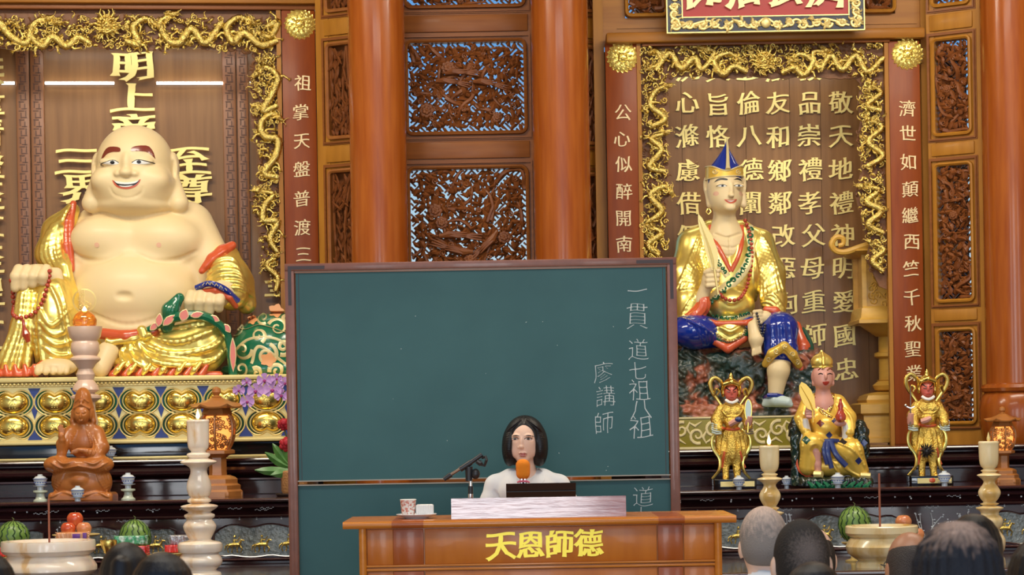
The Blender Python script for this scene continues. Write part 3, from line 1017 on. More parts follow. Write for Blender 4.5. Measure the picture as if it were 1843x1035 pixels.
def carved_panel(T, px0, py0, px1, py1, seed, parent, dens=1.0, bamboo=False, fmat='carved_light', cmat='carved', birds=True, thick=18, fret=False, slat=True):
    """pierced screen panel: moulded rim, diagonal slats at the back, carved branches, leaves and flowers before them; T maps unrolled px"""
    R = random.Random(seed)
    w_, h_ = px1 - px0, py1 - py0
    # rim with rounded corners
    m = MB(T)
    rr = min(w_, h_) * 0.035 + 2.5

    def rrect(o):
        out = []
        for (cx, cy, a0) in ((px1 - rr, py1 - rr, 0), (px0 + rr, py1 - rr, 90), (px0 + rr, py0 + rr, 180), (px1 - rr, py0 + rr, 270)):
            for k in range(5):
                a = math.radians(a0 + 22.5 * k)
                out.append((cx + (rr + o) * math.cos(a), cy + (rr + o) * math.sin(a)))
        return out
    rings = [(rrect(0), -thick), (rrect(0), 2), (rrect(3), 5), (rrect(6), 4), (rrect(7), 0), (rrect(7), -thick)]
    n = 20
    v = [(x, y, z) for (ring, z) in rings for (x, y) in ring]
    f = []
    for i in range(len(rings)):
        j = (i + 1) % len(rings)
        for k in range(n):
            f.append((i * n + k, i * n + (k + 1) % n, j * n + (k + 1) % n, j * n + k))
    m.add(v, f)
    m.build('panel_rim', M[fmat], parent)
    # slats behind the carving, laid in blocks that turn by a quarter like basket work
    if slat:
        m = MB(T)
        cs = 21.0

        def bar(u0, v0, u1, v1, hw, z):
            # clip the segment to the panel
            t0, t1 = 0.0, 1.0
            dx_, dy_ = u1 - u0, v1 - v0
            for (p_, q_) in ((-dx_, u0 - px0), (dx_, px1 - u0), (-dy_, v0 - py0), (dy_, py1 - v0)):
                if abs(p_) < 1e-9:
                    if q_ < 0:
                        return
                    continue
                r_ = q_ / p_
                if p_ < 0:
                    t0 = max(t0, r_)
                else:
                    t1 = min(t1, r_)
            if t1 - t0 < .05:
                return
            a_, b_ = (u0 + dx_ * t0, v0 + dy_ * t0), (u0 + dx_ * t1, v0 + dy_ * t1)
            L_ = math.hypot(dx_, dy_)
            nx_, ny_ = -dy_ / L_ * hw, dx_ / L_ * hw
            c4 = [(a_[0] + nx_, a_[1] + ny_), (a_[0] - nx_, a_[1] - ny_), (b_[0] - nx_, b_[1] - ny_), (b_[0] + nx_, b_[1] + ny_)]
            m.add([(x, y, z) for x, y in c4] + [(x, y, z - 3) for x, y in c4], [(0, 1, 2, 3), (7, 6, 5, 4), (0, 4, 5, 1), (1, 5, 6, 2), (2, 6, 7, 3), (3, 7, 4, 0)])
        q2_ = math.sqrt(.5)
        nn_ = int((w_ + h_) / cs / 1.4) + 2
        for i in range(-nn_, nn_ + 1):
            for j in range(-nn_, nn_ + 1):
                cu, cv = i * cs, j * cs
                for k in range(3):
                    o = (k - 1) * cs / 3 + cs / 6 * ((i + j) % 2)
                    if (i + j) % 2:
                        a_, b_ = (cu - cs / 2, cv + o), (cu + cs / 2, cv + o)
                    else:
                        a_, b_ = (cu + o, cv - cs / 2), (cu + o, cv + cs / 2)
                    mx_, my_ = (px0 + px1) / 2, (py0 + py1) / 2
                    A_ = (mx_ + (a_[0] - a_[1]) * q2_, my_ + (a_[0] + a_[1]) * q2_)
                    B_ = (mx_ + (b_[0] - b_[1]) * q2_, my_ + (b_[0] + b_[1]) * q2_)
                    if max(A_[0], B_[0]) < px0 or min(A_[0], B_[0]) > px1 or max(A_[1], B_[1]) < py0 or min(A_[1], B_[1]) > py1:
                        continue
                    bar(A_[0], A_[1], B_[0], B_[1], 1.7, -thick + (3 if (i + j) % 2 else 5))
        m.build('lattice_slats', M['carved'], parent, kind='stuff')
    m = MB(T)
    area_ = w_ * h_
    if bamboo:
        for i in range(3):
            x = px0 + w_ * (.2 + .3 * i)
            pts = spline([(x, py1, -6), (x + R.uniform(-8, 8), py0 + h_ * .5, -4), (x + R.uniform(-14, 14), py0, -6)], 12)
            m.tube(pts, 2.6, 6)
        m.box(px0 - 3, px1 + 3, py0 - 3, py1 + 3, -thick - 6, -thick - 1)
        for i in range(int(area_ / 60 * dens)):
            x, y = R.uniform(px0 + 3, px1 - 3), R.uniform(py0 + 2, py1 - 6)
            L = R.uniform(15, 30)
            a = PI / 2 + R.uniform(-.75, .75)
            L = min(L, (py1 - y) * 1.1)
            if not (px0 < x + L * math.cos(a) < px1):
                a = PI / 2
            leaf_shape(m, x, y, R.uniform(-10, 2), L, R.uniform(2.2, 3.6), a, R.uniform(-.2, .2))
    else:
        for i in range(int(3 + area_ / 2500)):
            x, y = R.uniform(px0, px1), R.uniform(py0, py1)
            a = R.uniform(0, 2 * PI)
            pts = [(x, y, R.uniform(-10, -2))]
            for k in range(5):
                a += R.uniform(-.8, .8)
                x, y = x + 16 * math.cos(a), y + 16 * math.sin(a)
                x, y = min(max(x, px0 + 3), px1 - 3), min(max(y, py0 + 3), py1 - 3)
                pts.append((x, y, R.uniform(-8, 1)))
            m.tube(spline(pts, 14), np.linspace(R.uniform(3.5, 5.5), 1.6, 14), 6)
        for i in range(int(area_ / 54 * dens)):
            x, y = R.uniform(px0 + 5, px1 - 5), R.uniform(py0 + 5, py1 - 5)
            L = R.uniform(9, 17)
            a = R.uniform(0, 2 * PI)
            x2, y2 = x + L * math.cos(a), y + L * math.sin(a)
            if not (px0 < x2 < px1 and py0 < y2 < py1):
                a = math.atan2((py0 + py1) / 2 - y, (px0 + px1) / 2 - x)
            leaf_shape(m, x, y, R.uniform(-10, 2), L, R.uniform(2.6, 5.0), a, R.uniform(-.4, .4))
        for i in range(int(area_ / 900)):
            x, y, r_ = R.uniform(px0 + 7, px1 - 7), R.uniform(py0 + 7, py1 - 7), R.uniform(4, 7)
            m.tube([(a_, b_, 1) for a_, b_ in swirl(x, y, r_, 1.4, R.uniform(0, 6), 12)], 1.7, 5)
    if fret:
        for j in range(5):
            y = py1 - 6 - j * 9
            m.box(px0, px1, y - 1.6, y + 1.6, -8, -2)
            for i in range(4):
                x = px0 + w_ * (i + .5 + .25 * (j % 2)) / 4.3
                m.box(x - 1.6, x + 1.6, y - 9, y, -8, -2)
    m.build('carved_foliage', M[cmat], parent, kind='stuff')
    if not bamboo:
        for i in range(max(1, int(area_ / 9000))):
            carved_flower(T, R.uniform(px0 + 20, px1 - 20), R.uniform(py0 + 18, py1 - 18), 1, R.uniform(9, 15) * (1 if w_ > 100 else .75), M[cmat], parent)
    if birds and not bamboo:
        for i in range(1 if w_ < 100 else 3):
            carved_bird(T, px0 + w_ * R.uniform(.3, .75), py0 + h_ * R.uniform(.25, .8), 1, min(w_, h_) * (.5 if w_ < 100 else .33), R.uniform(-.7, .7) + (PI if R.random() < .5 else 0), M[cmat], parent)


def moulded(T, m, px0, py0, px1, py1, o0, o1, z0, z1):
    """rectangular picture-frame band between offsets o0 and o1 outside the opening"""
    for (a, b, c, d) in ((px0 - o1, py0 - o1, px1 + o1, py0 - o0), (px0 - o1, py1 + o0, px1 + o1, py1 + o1), (px0 - o1, py0 - o0, px0 - o0, py1 + o0), (px1 + o0, py0 - o0, px1 + o1, py1 + o0)):
        m.box(a, c, b, d, z0, z1)


def screen_wall(name, D, rz, px0, px1, pan, ops, ref, matname, pivot=None, top=-330, bottom=1170, seed=1, bamboo=False, slat=True, birds=True, posts=(), railmat=None, fmat='carved_light', frets=()):
    """a wall of framed pierced panels: ops = list of (y0, y1) openings in unrolled px between pan[0] and pan[1]; the wall spans px0..px1"""
    T = mapU(D)
    base = T([[(pivot if pivot is not None else (px0 + px1) / 2), bottom, 0]])[0]
    base[2] = 0
    root = thing(name, None, None, tuple(base), rz)
    root['kind'] = 'structure'
    a, b = pan
    m = MB(T)
    m.box(px0, a - 1, top, bottom, -22, -2)
    m.box(b + 1, px1, top, bottom, -22, -2)
    m.build('stile', M[matname], root)
    ys = [top] + [q for o in ops for q in o] + [bottom]
    for i in range(0, len(ys), 2):
        y0, y1 = ys[i], ys[i + 1]
        y0 = y0 + 1 if i > 0 else y0
        y1 = y1 - 1 if i + 2 < len(ys) else y1
        m = MB(T)
        m.box(a - 1, b + 1, y0, y1, -22, -3)
        if i > 0 and i + 2 < len(ys):
            m.box(a - 9, b + 9, y0 + 18, y1 - 18, -4, 1, 1.2)
        m.build('rail', M[railmat or matname], root)
    m = MB(T)
    for (y0, y1) in ops:
        moulded(T, m, a, y0, b, y1, 10, 13, -3, 2)
        moulded(T, m, a, y0, b, y1, 13, 15.5, -3, -.5)
    m.build('moulding', M['rail'], root)
    for i, (y0, y1) in enumerate(ops):
        carved_panel(T, a, y0, b, y1, seed * 10 + i, root, bamboo=bamboo, slat=slat, birds=birds, fmat=fmat, fret=(i in frets))
    return root


def uy(x, y):
    return U(x, y)[1]


def ux(x, y):
    return U(x, y)[0]


# between the two columns
xo = ux(842, 230)
off = xo - 842
yo = uy(842, 230) - 230
screen_wall('wall_back', 14.35, 0, 690, 1020, (736 + off, 944 + off), [(-150 + yo, 8 + yo), (76 + yo, 236 + yo), (304 + yo, 500 + yo)], None, 'mid_wood', seed=7, fmat='rail')
# the narrow folds beside the columns
y_ = uy(612, 160) - 160
x_ = ux(612, 160)
screen_wall('wall_back', 14.45, math.radians(-28), x_ - 46, x_ + 60, (x_ - 18, x_ + 40), [(-150 + y_, 18 + y_), (84 + y_, 246 + y_), (312 + y_, 520 + y_)], None, 'gold_wood', pivot=x_ - 30, seed=3, bamboo=True, slat=False)
y_ = uy(1066, 160) - 160
x_ = ux(1066, 160)
screen_wall('wall_back', 14.5, math.radians(28), x_ - 60, x_ + 16, (x_ - 36, x_ + 8), [(-150 + y_, 18 + y_), (90 + y_, 256 + y_), (318 + y_, 520 + y_)], None, 'gold_wood', pivot=x_ + 16, seed=4, bamboo=True, slat=False)
# the fold at the right, towards the last column
y_ = uy(1720, 300) - 300
x_ = ux(1720, 300)
screen_wall('wall_back', 14.15, math.radians(-33), x_ - 52, x_ + 100, (x_ - 36, x_ + 27), [(-170 + y_, 5 + y_), (72 + y_, 238 + y_), (298 + y_, 538 + y_), (596 + y_, 758 + y_)], None, 'gold_wood', pivot=x_ - 10, seed=5,
            fmat='gold_wood', frets=(3,))


def plain_wall(px0, px1, D, z0, z1, m_, depth=.15, name='wall_back'):
    x0, x1 = (px0 - CX) * D / F, (px1 - CX) * D / F
    return sbox(name, m_, x0, x1, D, D + depth, z0, z1)


# golden posts beside the shrines, and the wall behind and above them
plain_wall(ux(573, 200), ux(592, 200), 14.52, 0, 5.6, M['gold_wood'], .1, 'wall_back')
plain_wall(ux(1072, 300), ux(1091, 300), 14.38, 0, 5.6, M['gold_wood'], .12, 'wall_back')
plain_wall(ux(1661, 300), ux(1684, 300), 14.36, 0, 5.6, M['gold_wood'], .12, 'wall_back')
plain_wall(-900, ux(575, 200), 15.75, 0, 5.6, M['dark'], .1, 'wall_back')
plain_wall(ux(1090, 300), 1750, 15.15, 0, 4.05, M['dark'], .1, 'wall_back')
sbox('wall_back', M['gold_wood'], 3.36, 7, 14.0, 14.1, 0, 5.6)
sbox('wall_back', M['gold_wood'], -7, -3.75, 14.5, 14.6, 0, 5.6)
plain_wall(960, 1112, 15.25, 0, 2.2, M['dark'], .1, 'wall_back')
zt = P(1380, 66, 14.35).z
# wall above the right shrine with its two small pierced windows
root = thing('wall_back', None, None, (P(1380, 0, 14.35).x, 14.35, 0))
root['kind'] = 'structure'
T = mapU(14.35)
cx_, cy_ = U(1380, 0)
dx_, dy_ = cx_ - 1380, cy_ - 0
m = MB(T)
m.box(1085 + dx_, 1668 + dx_, 27 + dy_, 75 + dy_, -30, -8)
m.box(1085 + dx_, 1125 + dx_, -330, 27 + dy_, -30, -8)
m.box(1612 + dx_, 1668 + dx_, -330, 27 + dy_, -30, -8)
m.box(1125 + dx_, 1202 + dx_, -330, -106 + dy_, -30, -8)
m.box(1550 + dx_, 1612 + dx_, -330, -106 + dy_, -30, -8)
m.box(1202 + dx_, 1550 + dx_, -330, 27 + dy_, -30, -8)
m.box(1110 + dx_, 1650 + dx_, 44 + dy_, 46 + dy_, -8, -6)
m.build('upper_panel', M['gold_wood_h'], root)
for (a, b) in ((1131, 1196), (1556, 1606)):
    carved_panel(T, a + dx_, -100 + dy_, b + dx_, 20 + dy_, int(a), root, birds=False, fmat='gold_wood')

# ================================================================ SHRINES
class Pl:
    """a vertical plane at depth D (at column px0), turned by deg; q() turns a photo pixel into plane units, T maps plane units to the world"""

    def __init__(s, D, px0=921.5, deg=0.0):
        s.D, s.k = D, D / F
        s.X0 = (px0 - CX) * s.k
        s.px0 = px0
        a = math.radians(deg)
        s.ca, s.sa, s.rz = math.cos(a), math.sin(a), a

    def q(s, px, py):
        x, y = U(px, py)
        gx = (x - CX) / F
        # point (X0 + u ca, D + u sa) lies on the ray X = gx * Y
        u = (gx * s.D - s.X0) / (s.ca - gx * s.sa)
        Y = s.D + u * s.sa
        return s.px0 + u / s.k, HY - (HY - y) / F * Y / s.k

    def T(s, v):
        v = np.asarray(v, float).reshape(-1, 3)
        u, d = (v[:, 0] - s.px0) * s.k, v[:, 2] * s.k
        return np.stack([s.X0 + u * s.ca + d * s.sa, s.D + u * s.sa - d * s.ca, CAM_H + (HY - v[:, 1]) * s.k], 1)

    def rect(s, px0, py0, px1, py1):
        """plane rectangle through the middles of the sides of a photo rectangle"""
        xm, ym = (px0 + px1) / 2, (py0 + py1) / 2
        a, b = s.q(px0, ym)[0], s.q(px1, ym)[0]
        c, d = s.q(xm, py0)[1], s.q(xm, py1)[1]
        return a, c, b, d

    def zrow(s, z):
        """plane row of a world height"""
        return HY - (z - CAM_H) / s.k

    def base(s, px, z=0.0):
        p = s.T([[s.q(px, 500)[0], s.zrow(z), 0]])[0]
        return tuple(p)


def pbox(pl, px0, py0, px1, py1, d0, d1, name, mat_, parent, bev=0.0, label=None, kind=None, zb=None, zt=None):
    a, c, b, d = pl.rect(px0, py0, px1, py1)
    if zb is not None:
        d = pl.zrow(zb)
    if zt is not None:
        c = pl.zrow(zt)
    return MB(pl.T).box(a, b, c, d, d0, d1, bev).build(name, mat_, parent, label, kind)


def text_col(pl, chars, mat_, parent, size, dep, name='gilt_character', **kw):
    for (ch, x, y) in chars:
        a, b = pl.q(x, y)
        glyph(ch, a, b, size, pl.T, name, mat_, parent, dep=dep, seed=int(x), **kw)


def flame(m, x, y, z, L, a, r, R):
    """a licking tongue of flame or mane hair"""
    c = R.choice((-1, 1)) * R.uniform(.2, .5)
    pts = [(x, y, z)]
    for i in range(1, 6):
        a += c * (1 if i < 3 else -1.6)
        x, y = x + L / 5 * math.cos(a), y + L / 5 * math.sin(a)
        pts.append((x, y, z + 1.2 * math.sin(i)))
    m.tube(pts, [r, r * 1.1, r, r * .8, r * .5, r * .12], 5)


def cloud(m, x, y, z, r, R):
    m.tube([(a, b, z) for a, b in swirl(x, y, r, 1.35, R.uniform(0, 6.3), 12, R.choice((-1, 1)))], np.linspace(r * .30, r * .12, 12), 5)


def dragon(T, pts, r, seed, parent, mat_, head=True, legs=(0.25, 0.6), z0=5):
    """sinuous body with overlapping scale rings, back fins, mane, horned head, clawed legs"""
    R = random.Random(seed)
    n = 46
    q = spline([(p[0], p[1], z0 + (p[2] if len(p) > 2 else 0)) for p in pts], n)
    m = MB(T)
    r *= 0.98
    rad = np.array([r * (0.30 + 0.85 * math.sin(PI * min(1, (i / (n - 1)) * .78 + .2)) ** .7) * (1 + .16 * (i % 2)) for i in range(n)])
    m.tube(q, rad, 8)
    for i in range(2, n - 2, 2):
        d = q[i + 1] - q[i - 1]
        nn = np.array([-d[1], d[0]]) / (np.hypot(d[0], d[1]) + 1e-6)
        b = (q[i][0] + nn[0] * rad[i] * .8, q[i][1] + nn[1] * rad[i] * .8, q[i][2])
        m.tube([b, (b[0] + nn[0] * r * .8, b[1] + nn[1] * r * .8, b[2] + 1)], [r * .28, r * .04], 4)
    for t in legs:
        i = int(t * (n - 1))
        for sgn in (-1, 1):
            d = q[min(i + 1, n - 1)] - q[i - 1]
            an = math.atan2(d[1], d[0]) + sgn * 1.3 + R.uniform(-.3, .3)
            x, y, z = q[i]
            k1 = (x + 1.9 * r * math.cos(an), y + 1.9 * r * math.sin(an), z + 2)
            an2 = an + sgn * .9
            k2 = (k1[0] + 1.7 * r * math.cos(an2), k1[1] + 1.7 * r * math.sin(an2), z + 3)
            m.tube([(x, y, z), k1, k2], [r * .55, r * .42, r * .28], 6)
            for c in (-.8, -.25, .3, .85):
                m.tube([k2, (k2[0] + r * 1.1 * math.cos(an2 + c), k2[1] + r * 1.1 * math.sin(an2 + c), z + 4)], [r * .18, r * .03], 4)
    if head:
        x, y, z = q[-1]
        d = q[-1] - q[-4]
        a = math.atan2(d[1], d[0])
        ca, sa = math.cos(a), math.sin(a)

        def h(u, v, w_=0):
            return (x + (ca * u - sa * v) * r, y + (sa * u + ca * v) * r, z + w_ * r)
        m.tube([h(-.3, 0), h(.4, 0, .3), h(1.2, -.1, .2), h(2.0, -.25, 0)], [r * .9, r * 1.15, r * .75, r * .5], 8)
        m.tube([h(.5, .5), h(1.3, .55), h(1.9, .5)], [r * .4, r * .35, r * .2], 6)
        m.ball(h(.55, -.35, 1.0), r * .3, 6, 5)
        m.ball(h(2.05, -.35, .3), r * .32, 6, 5)
        for v_ in (-.5, .1):
            m.tube([h(.1, v_ - .3, .6), h(-.9, v_ - .9, .8), h(-1.9, v_ - .8, .6)], [r * .22, r * .18, r * .03], 5)
        for k in range(9):
            flame(m, *h(-.2, R.uniform(-.9, .9), .2), r * R.uniform(1.8, 3.2), a + PI + R.uniform(-1.1, 1.1), r * .24, R)
        for sgn in (-1, 1):
            flame(m, *h(1.9, .1 * sgn, .5), r * 2.2, a + sgn * R.uniform(.5, 1.1), r * .13, R)
    return m.build('gilt_dragon', mat_, parent, sharp=50)


def dragon_face(T, x, y, r, parent, mat_, name='dragon_face', spikes=15, seed=1):
    """a dragon's face seen from the front: brow, eyes, nose, open jaw, whiskers and a fan of mane spikes"""
    R = random.Random(seed)
    m = MB(T)
    m.ball((x, y, 4), (r * .55, r * .6, r * .4), 14, 10)
    m.ball((x, y + r * .38, 4 + r * .25), (r * .42, r * .3, r * .35), 12, 8)
    m.ball((x, y + r * .18, 4 + r * .5), (r * .20, r * .17, r * .2), 8, 6)
    for sg in (-1, 1):
        m.ball((x + sg * r * .24, y - r * .12, 4 + r * .40), r * .14, 8, 6)
        m.tube([(x + sg * r * .08, y - r * .22, 4 + r * .42), (x + sg * r * .28, y - r * .36, 4 + r * .4), (x + sg * r * .5, y - r * .24, 4 + r * .3)], [r * .07, r * .1, r * .05], 6)
        m.ball((x + sg * r * .17, y + r * .3, 4 + r * .52), r * .12, 6, 5)
        m.tube([(x + sg * r * .2, y + r * .45, 4 + r * .5), (x + sg * r * .6, y + r * .5, 4 + r * .5), (x + sg * r * .9, y + r * .2, 4 + r * .4), (x + sg * r * 1.05, y + r * .35, 4)], [r * .07, r * .06, r * .05, r * .02], 5)
        m.tube([(x + sg * r * .3, y - r * .45, 4 + r * .2), (x + sg * r * .5, y - r * .8, 4 + r * .3), (x + sg * r * .38, y - r * 1.15, 4 + r * .3)], [r * .1, r * .08, r * .02], 6)
    m.tube([(x - r * .3, y + r * .52, 4 + r * .4), (x, y + r * .66, 4 + r * .5), (x + r * .3, y + r * .52, 4 + r * .4)], r * .09, 6)
    for i in range(spikes):
        a = 2 * PI * (i + .5) / spikes
        for q, (rr, L) in enumerate(((.55, .62), (.42, .42))):
            a2 = a + q * PI / spikes
            m.tube([(x + r * rr * math.cos(a2), y + r * rr * math.sin(a2), 3 + q * 3), (x + r * (rr + L * .6) * math.cos(a2 + .08), y + r * (rr + L * .6) * math.sin(a2 + .08), 5 + q * 3),
                    (x + r * (rr + L) * math.cos(a2 - .05), y + r * (rr + L) * math.sin(a2 - .05), 4)], [r * .12, r * .09, r * .02], 5)
    return m.build(name, mat_, parent, sharp=50)


def lion_medallion(T, x, y, r, parent, mat_):
    """round gilt lion mask: curls round a broad face, pointed beard tips below"""
    m = MB(T)
    m.lathe([(r * .93, 0), (r * .95, 5), (r * .8, 8), (r * .4, 10), (0.1, 10.5)], (x, y, 0), 24)
    for ring, (rr, n, cr) in enumerate(((.86, 20, .15), (.66, 15, .15), (.46, 10, .13))):
        for i in range(n):
            a = 2 * PI * i / n + ring * .2
            cx, cy = x + r * rr * math.cos(a), y + r * rr * math.sin(a)
            m.tube([(cx + r * cr * (1 - .15 * j) * math.cos(a + j * 1.2), cy + r * cr * (1 - .15 * j) * math.sin(a + j * 1.2), 5 + ring * 2 + j * .3) for j in range(5)], [r * .07, r * .07, r * .06, r * .05, r * .03], 5)
            m.ball((cx, cy, 5 + ring * 2), r * .07, 5, 4)
    m.ball((x, y + r * .05, 9), (r * .35, r * .35, r * .18), 12, 8)
    m.ball((x, y + r * .12, 9 + r * .16), (r * .13, r * .1, r * .1), 8, 6)
    for sg in (-1, 1):
        m.ball((x + sg * r * .16, y - r * .08, 9 + r * .14), r * .075, 8, 6)
        m.tube([(x + sg * r * .05, y - r * .14, 9 + r * .16), (x + sg * r * .2, y - r * .24, 9 + r * .14), (x + sg * r * .32, y - r * .12, 9 + r * .1)], r * .05, 5)
        m.ball((x + sg * r * .2, y + r * .22, 9 + r * .08), r * .11, 8, 6)
    m.tube([(x - r * .22, y + r * .3, 9 + r * .1), (x, y + r * .38, 9 + r * .14), (x + r * .22, y + r * .3, 9 + r * .1)], r * .05, 5)
    for i in range(9):
        a = PI * (i + .5) / 9
        m.tube([(x + r * .85 * math.cos(a), y + r * .85 * math.sin(a), 3), (x + r * 1.14 * math.cos(a), y + r * 1.14 * math.sin(a), 2)], [r * .11, r * .01], 5)
    for i in range(11):
        a = -PI * (i + .5) / 11
        m.tube([(x + r * .85 * math.cos(a), y + r * .85 * math.sin(a), 3), (x + r * 1.02 * math.cos(a), y + r * 1.02 * math.sin(a), 3)], [r * .09, r * .02], 5)
    return m.build('lion_mask', mat_, parent, 'gilt lion mask with curled mane', sharp=50)


def frieze(T, outline, n_fill, seed, parent, boxes, name='carved_backing', z=-8):
    """brown carved board with a shaped edge, plus gilt clouds and flames strewn over the boxes"""
    R = random.Random(seed)
    m = MB(T)
    m.prism(outline, z - 6, z, axis=2)
    for (x0, y0, x1, y1) in boxes:
        for i in range(int((x1 - x0) * (y1 - y0) / 75)):
            x, y = R.uniform(x0, x1), R.uniform(y0, y1)
            if inside(outline, x, y):
                if R.random() < .6:
                    cloud(m, x, y, z + 1, R.uniform(4, 7), R)
                else:
                    flame(m, x, y, z + 1, R.uniform(8, 15), R.uniform(0, 6.3), R.uniform(1.3, 2.2), R)
    m.build(name, M['carved_back'], parent)
    m = MB(T)
    tot = sum((b[2] - b[0]) * (b[3] - b[1]) for b in boxes)
    for (x0, y0, x1, y1) in boxes:
        for i in range(int(n_fill * (x1 - x0) * (y1 - y0) / tot)):
            x, y = R.uniform(x0, x1), R.uniform(y0, y1)
            if not inside(outline, x, y):
                continue
            t = R.random()
            if t < .35:
                cloud(m, x, y, R.uniform(-3, 9), R.uniform(3.5, 6.5), R)
            elif t < .85:
                flame(m, x, y, R.uniform(-3, 10), R.uniform(9, 17), R.uniform(0, 6.3), R.uniform(1.2, 2.5), R)
            else:
                m.ball((x, y, R.uniform(-2, 3)), (R.uniform(2, 4), R.uniform(2, 4), 3), 7, 5)
    m.build('gilt_clouds', M['gold_carv'], parent, kind='stuff')


def wavy(x0, x1, y, amp, n, seed):
    R = random.Random(seed)
    out = []
    for i in range(n + 1):
        t = i / n
        out.append((x0 + (x1 - x0) * t, y + amp * math.sin(t * 19 + seed) * .5 + R.uniform(-amp, amp) * .5))
    return out


# ---------------------------------------------------------------- left shrine
DL = 14.45
LF, LB = Pl(DL, 250, 6.5), Pl(15.05, 250, 6.5)
Z1 = 1.35
sh = thing('shrine_niche', 'wide wooden niche behind the large laughing statue, gilt dragons along its top and right side', 'niche', LF.base(250, Z1))
pbox(LB, -110, -200, 508, 700, -8, 0, 'back_panel', M['panel_wood'], sh, zb=Z1)
pbox(LF, -110, 600, 510, 700, -160, -4, 'floor_board', M['panel_wood'], sh, zb=Z1, zt=Z1 + .012)
pbox(LF, -110, 600, 510, 700, -160, -4, 'plinth', M['mahog'], sh, zb=0, zt=Z1)
for (a, b) in ((31, 55), (57, 81), (402, 426), (428, 448)):
    pbox(LB, a, -200, b, 700, -2, 9, 'fretwork_post', M['frame_wood'], sh, zb=Z1, bev=1.5)
    x0, _, x1, _ = LB.rect(a, 100, b, 400)
    m = MB(LB.T)
    y = 60
    w_ = x1 - x0
    i = 0
    while y < 690:
        s_ = 1 if i % 2 else -1
        xm = (x0 + x1) / 2
        m.box(xm - s_ * w_ * .22 - 1, xm - s_ * w_ * .22 + 1, y, y + 11, 9, 10.2)
        m.box(xm + s_ * w_ * .14 - 1, xm + s_ * w_ * .14 + 1, y + 4, y + 14, 9, 10.2)
        m.box(xm - w_ * .3, xm + w_ * .1, y, y + 1.6, 9, 10.2)
        m.box(xm - w_ * .1, xm + w_ * .3, y + 12, y + 13.6, 9, 10.2)
        y += 16
        i += 1
    m.build('fretwork_relief', M['fret_dark'], sh, kind='stuff')
for (a, b) in ((-70, 27), (82, 206), (282, 401), (450, 462)):  # lamp reflections in the back panel, built as glowing tubes on added battens
    tl = thing('reflection_tube', {-70: 'white glowing tube standing for a lamp reflection at the photo’s left edge, left of the fretwork posts', 82: 'longer white glowing tube standing for a lamp reflection just left of the gilt characters', 282: 'white glowing tube standing for a lamp reflection just right of the gilt characters',
                             450: 'short end of a white glowing tube standing for a lamp reflection, glimpsed behind the dragon carving'}[a].replace('’', "'"), 'lamp', LB.T([[*LB.q((a + b) / 2, 151), 4]])[0])
    x0, y0 = LB.q(a, 151)
    x1, y1 = LB.q(b, 151)
    MB(LB.T).tube([(x0, y0, 9), (x1, y1, 9)], 2.4, 10).build('tube', M['reflection_glow'], tl)
    MB(LB.T).box(x0, x1, y0 - 1.5, y0 + 1.5, 0, 7).build('batten', M['white_metal'], tl)
kw = dict(bold=.028, brush=.026, thick=6, slant=2.2, contrast=.5, flare=1.8)
text_col(LB, [('明', 240, 120), ('上', 240, 178), ('帝', 243, 232), ('三', 140, 291), ('界', 150, 340), ('至', 340, 291), ('尊', 343, 341), ('聖', 518, 508)], M['gilt_text'], sh, 76, 10, sy=.74, **kw)
text_col(LB, [(c, -31, 128 + 57 * i) for i, c in enumerate('無量清虛至尊至聖十方')], M['gilt_text'], sh, 76, 10, sy=.74, **kw)
# frame: lintel, dragon frieze, side strip
pbox(LF, -110, -60, 574, 9, -8, 22, 'lintel', M['gold_wood_h'], sh, bev=2)
pbox(LF, -110, 9, 572, 18, -8, 10, 'lintel_moulding', M['rail'], sh, bev=1)
pbox(LF, 503, 18, 511, 760, -8, 6, 'edge_strip', M['gold_wood'], sh, zb=Z1)


def q2(pl, pts):
    return [pl.q(*p) for p in pts]


out = q2(LF, [(508, 16), (-110, 14)]) + q2(LF, wavy(-110, 452, 87, 5, 60, 2)) + q2(LF, [(460, 100), (452, 130), (450, 150), (456, 190), (452, 220), (462, 262), (468, 300), (460, 340), (452, 350), (456, 375),
                                                                                (466, 410), (474, 450), (466, 462), (470, 480), (488, 490), (490, 515), (500, 535), (508, 540)])
frieze(LF.T, out, 1300, 5, sh, [(-100, 20, 508, 90), (452, 90, 508, 530)])
dragon_face(LF.T, *LF.q(193, 45), 25, sh, M['gold_carv'], seed=3)
for i, (p, r) in enumerate([
    ([(-60, 40), (-30, 70), (-5, 40), (20, 66), (48, 78), (60, 45), (85, 35)], 6.5),
    ([(165, 80), (140, 68), (120, 84), (95, 66), (76, 84), (55, 60), (72, 36), (100, 40)], 6.0),
    ([(225, 74), (250, 80), (240, 50), (262, 34), (285, 48)], 6.0),
    ([(400, 40), (370, 78), (345, 52), (322, 78), (300, 70), (288, 40), (310, 28)], 6.5),
    ([(500, 74), (470, 82), (440, 60), (420, 76), (408, 50), (430, 32), (452, 40)], 6.5),
    ([(478, 50), (500, 40), (488, 66), (470, 62)], 5.5),
]):
    dragon(LF.T, q2(LF, p), r, 30 + i, sh, M['gold_carv'])
for i, (p, r) in enumerate([
    ([(500, 190), (474, 200), (490, 170), (500, 140), (480, 122), (464, 132)], 6.0),
    ([(502, 320), (476, 312), (496, 282), (500, 252), (476, 246), (470, 222), (488, 206), (500, 212)], 6.5),
    ([(500, 455), (486, 430), (500, 400), (474, 396), (478, 368), (492, 350), (466, 344)], 6.0),
    ([(496, 525), (500, 500), (480, 478), (496, 462)], 5.0),
]):
    dragon(LF.T, q2(LF, p), r, 60 + i, sh, M['gold_carv'])


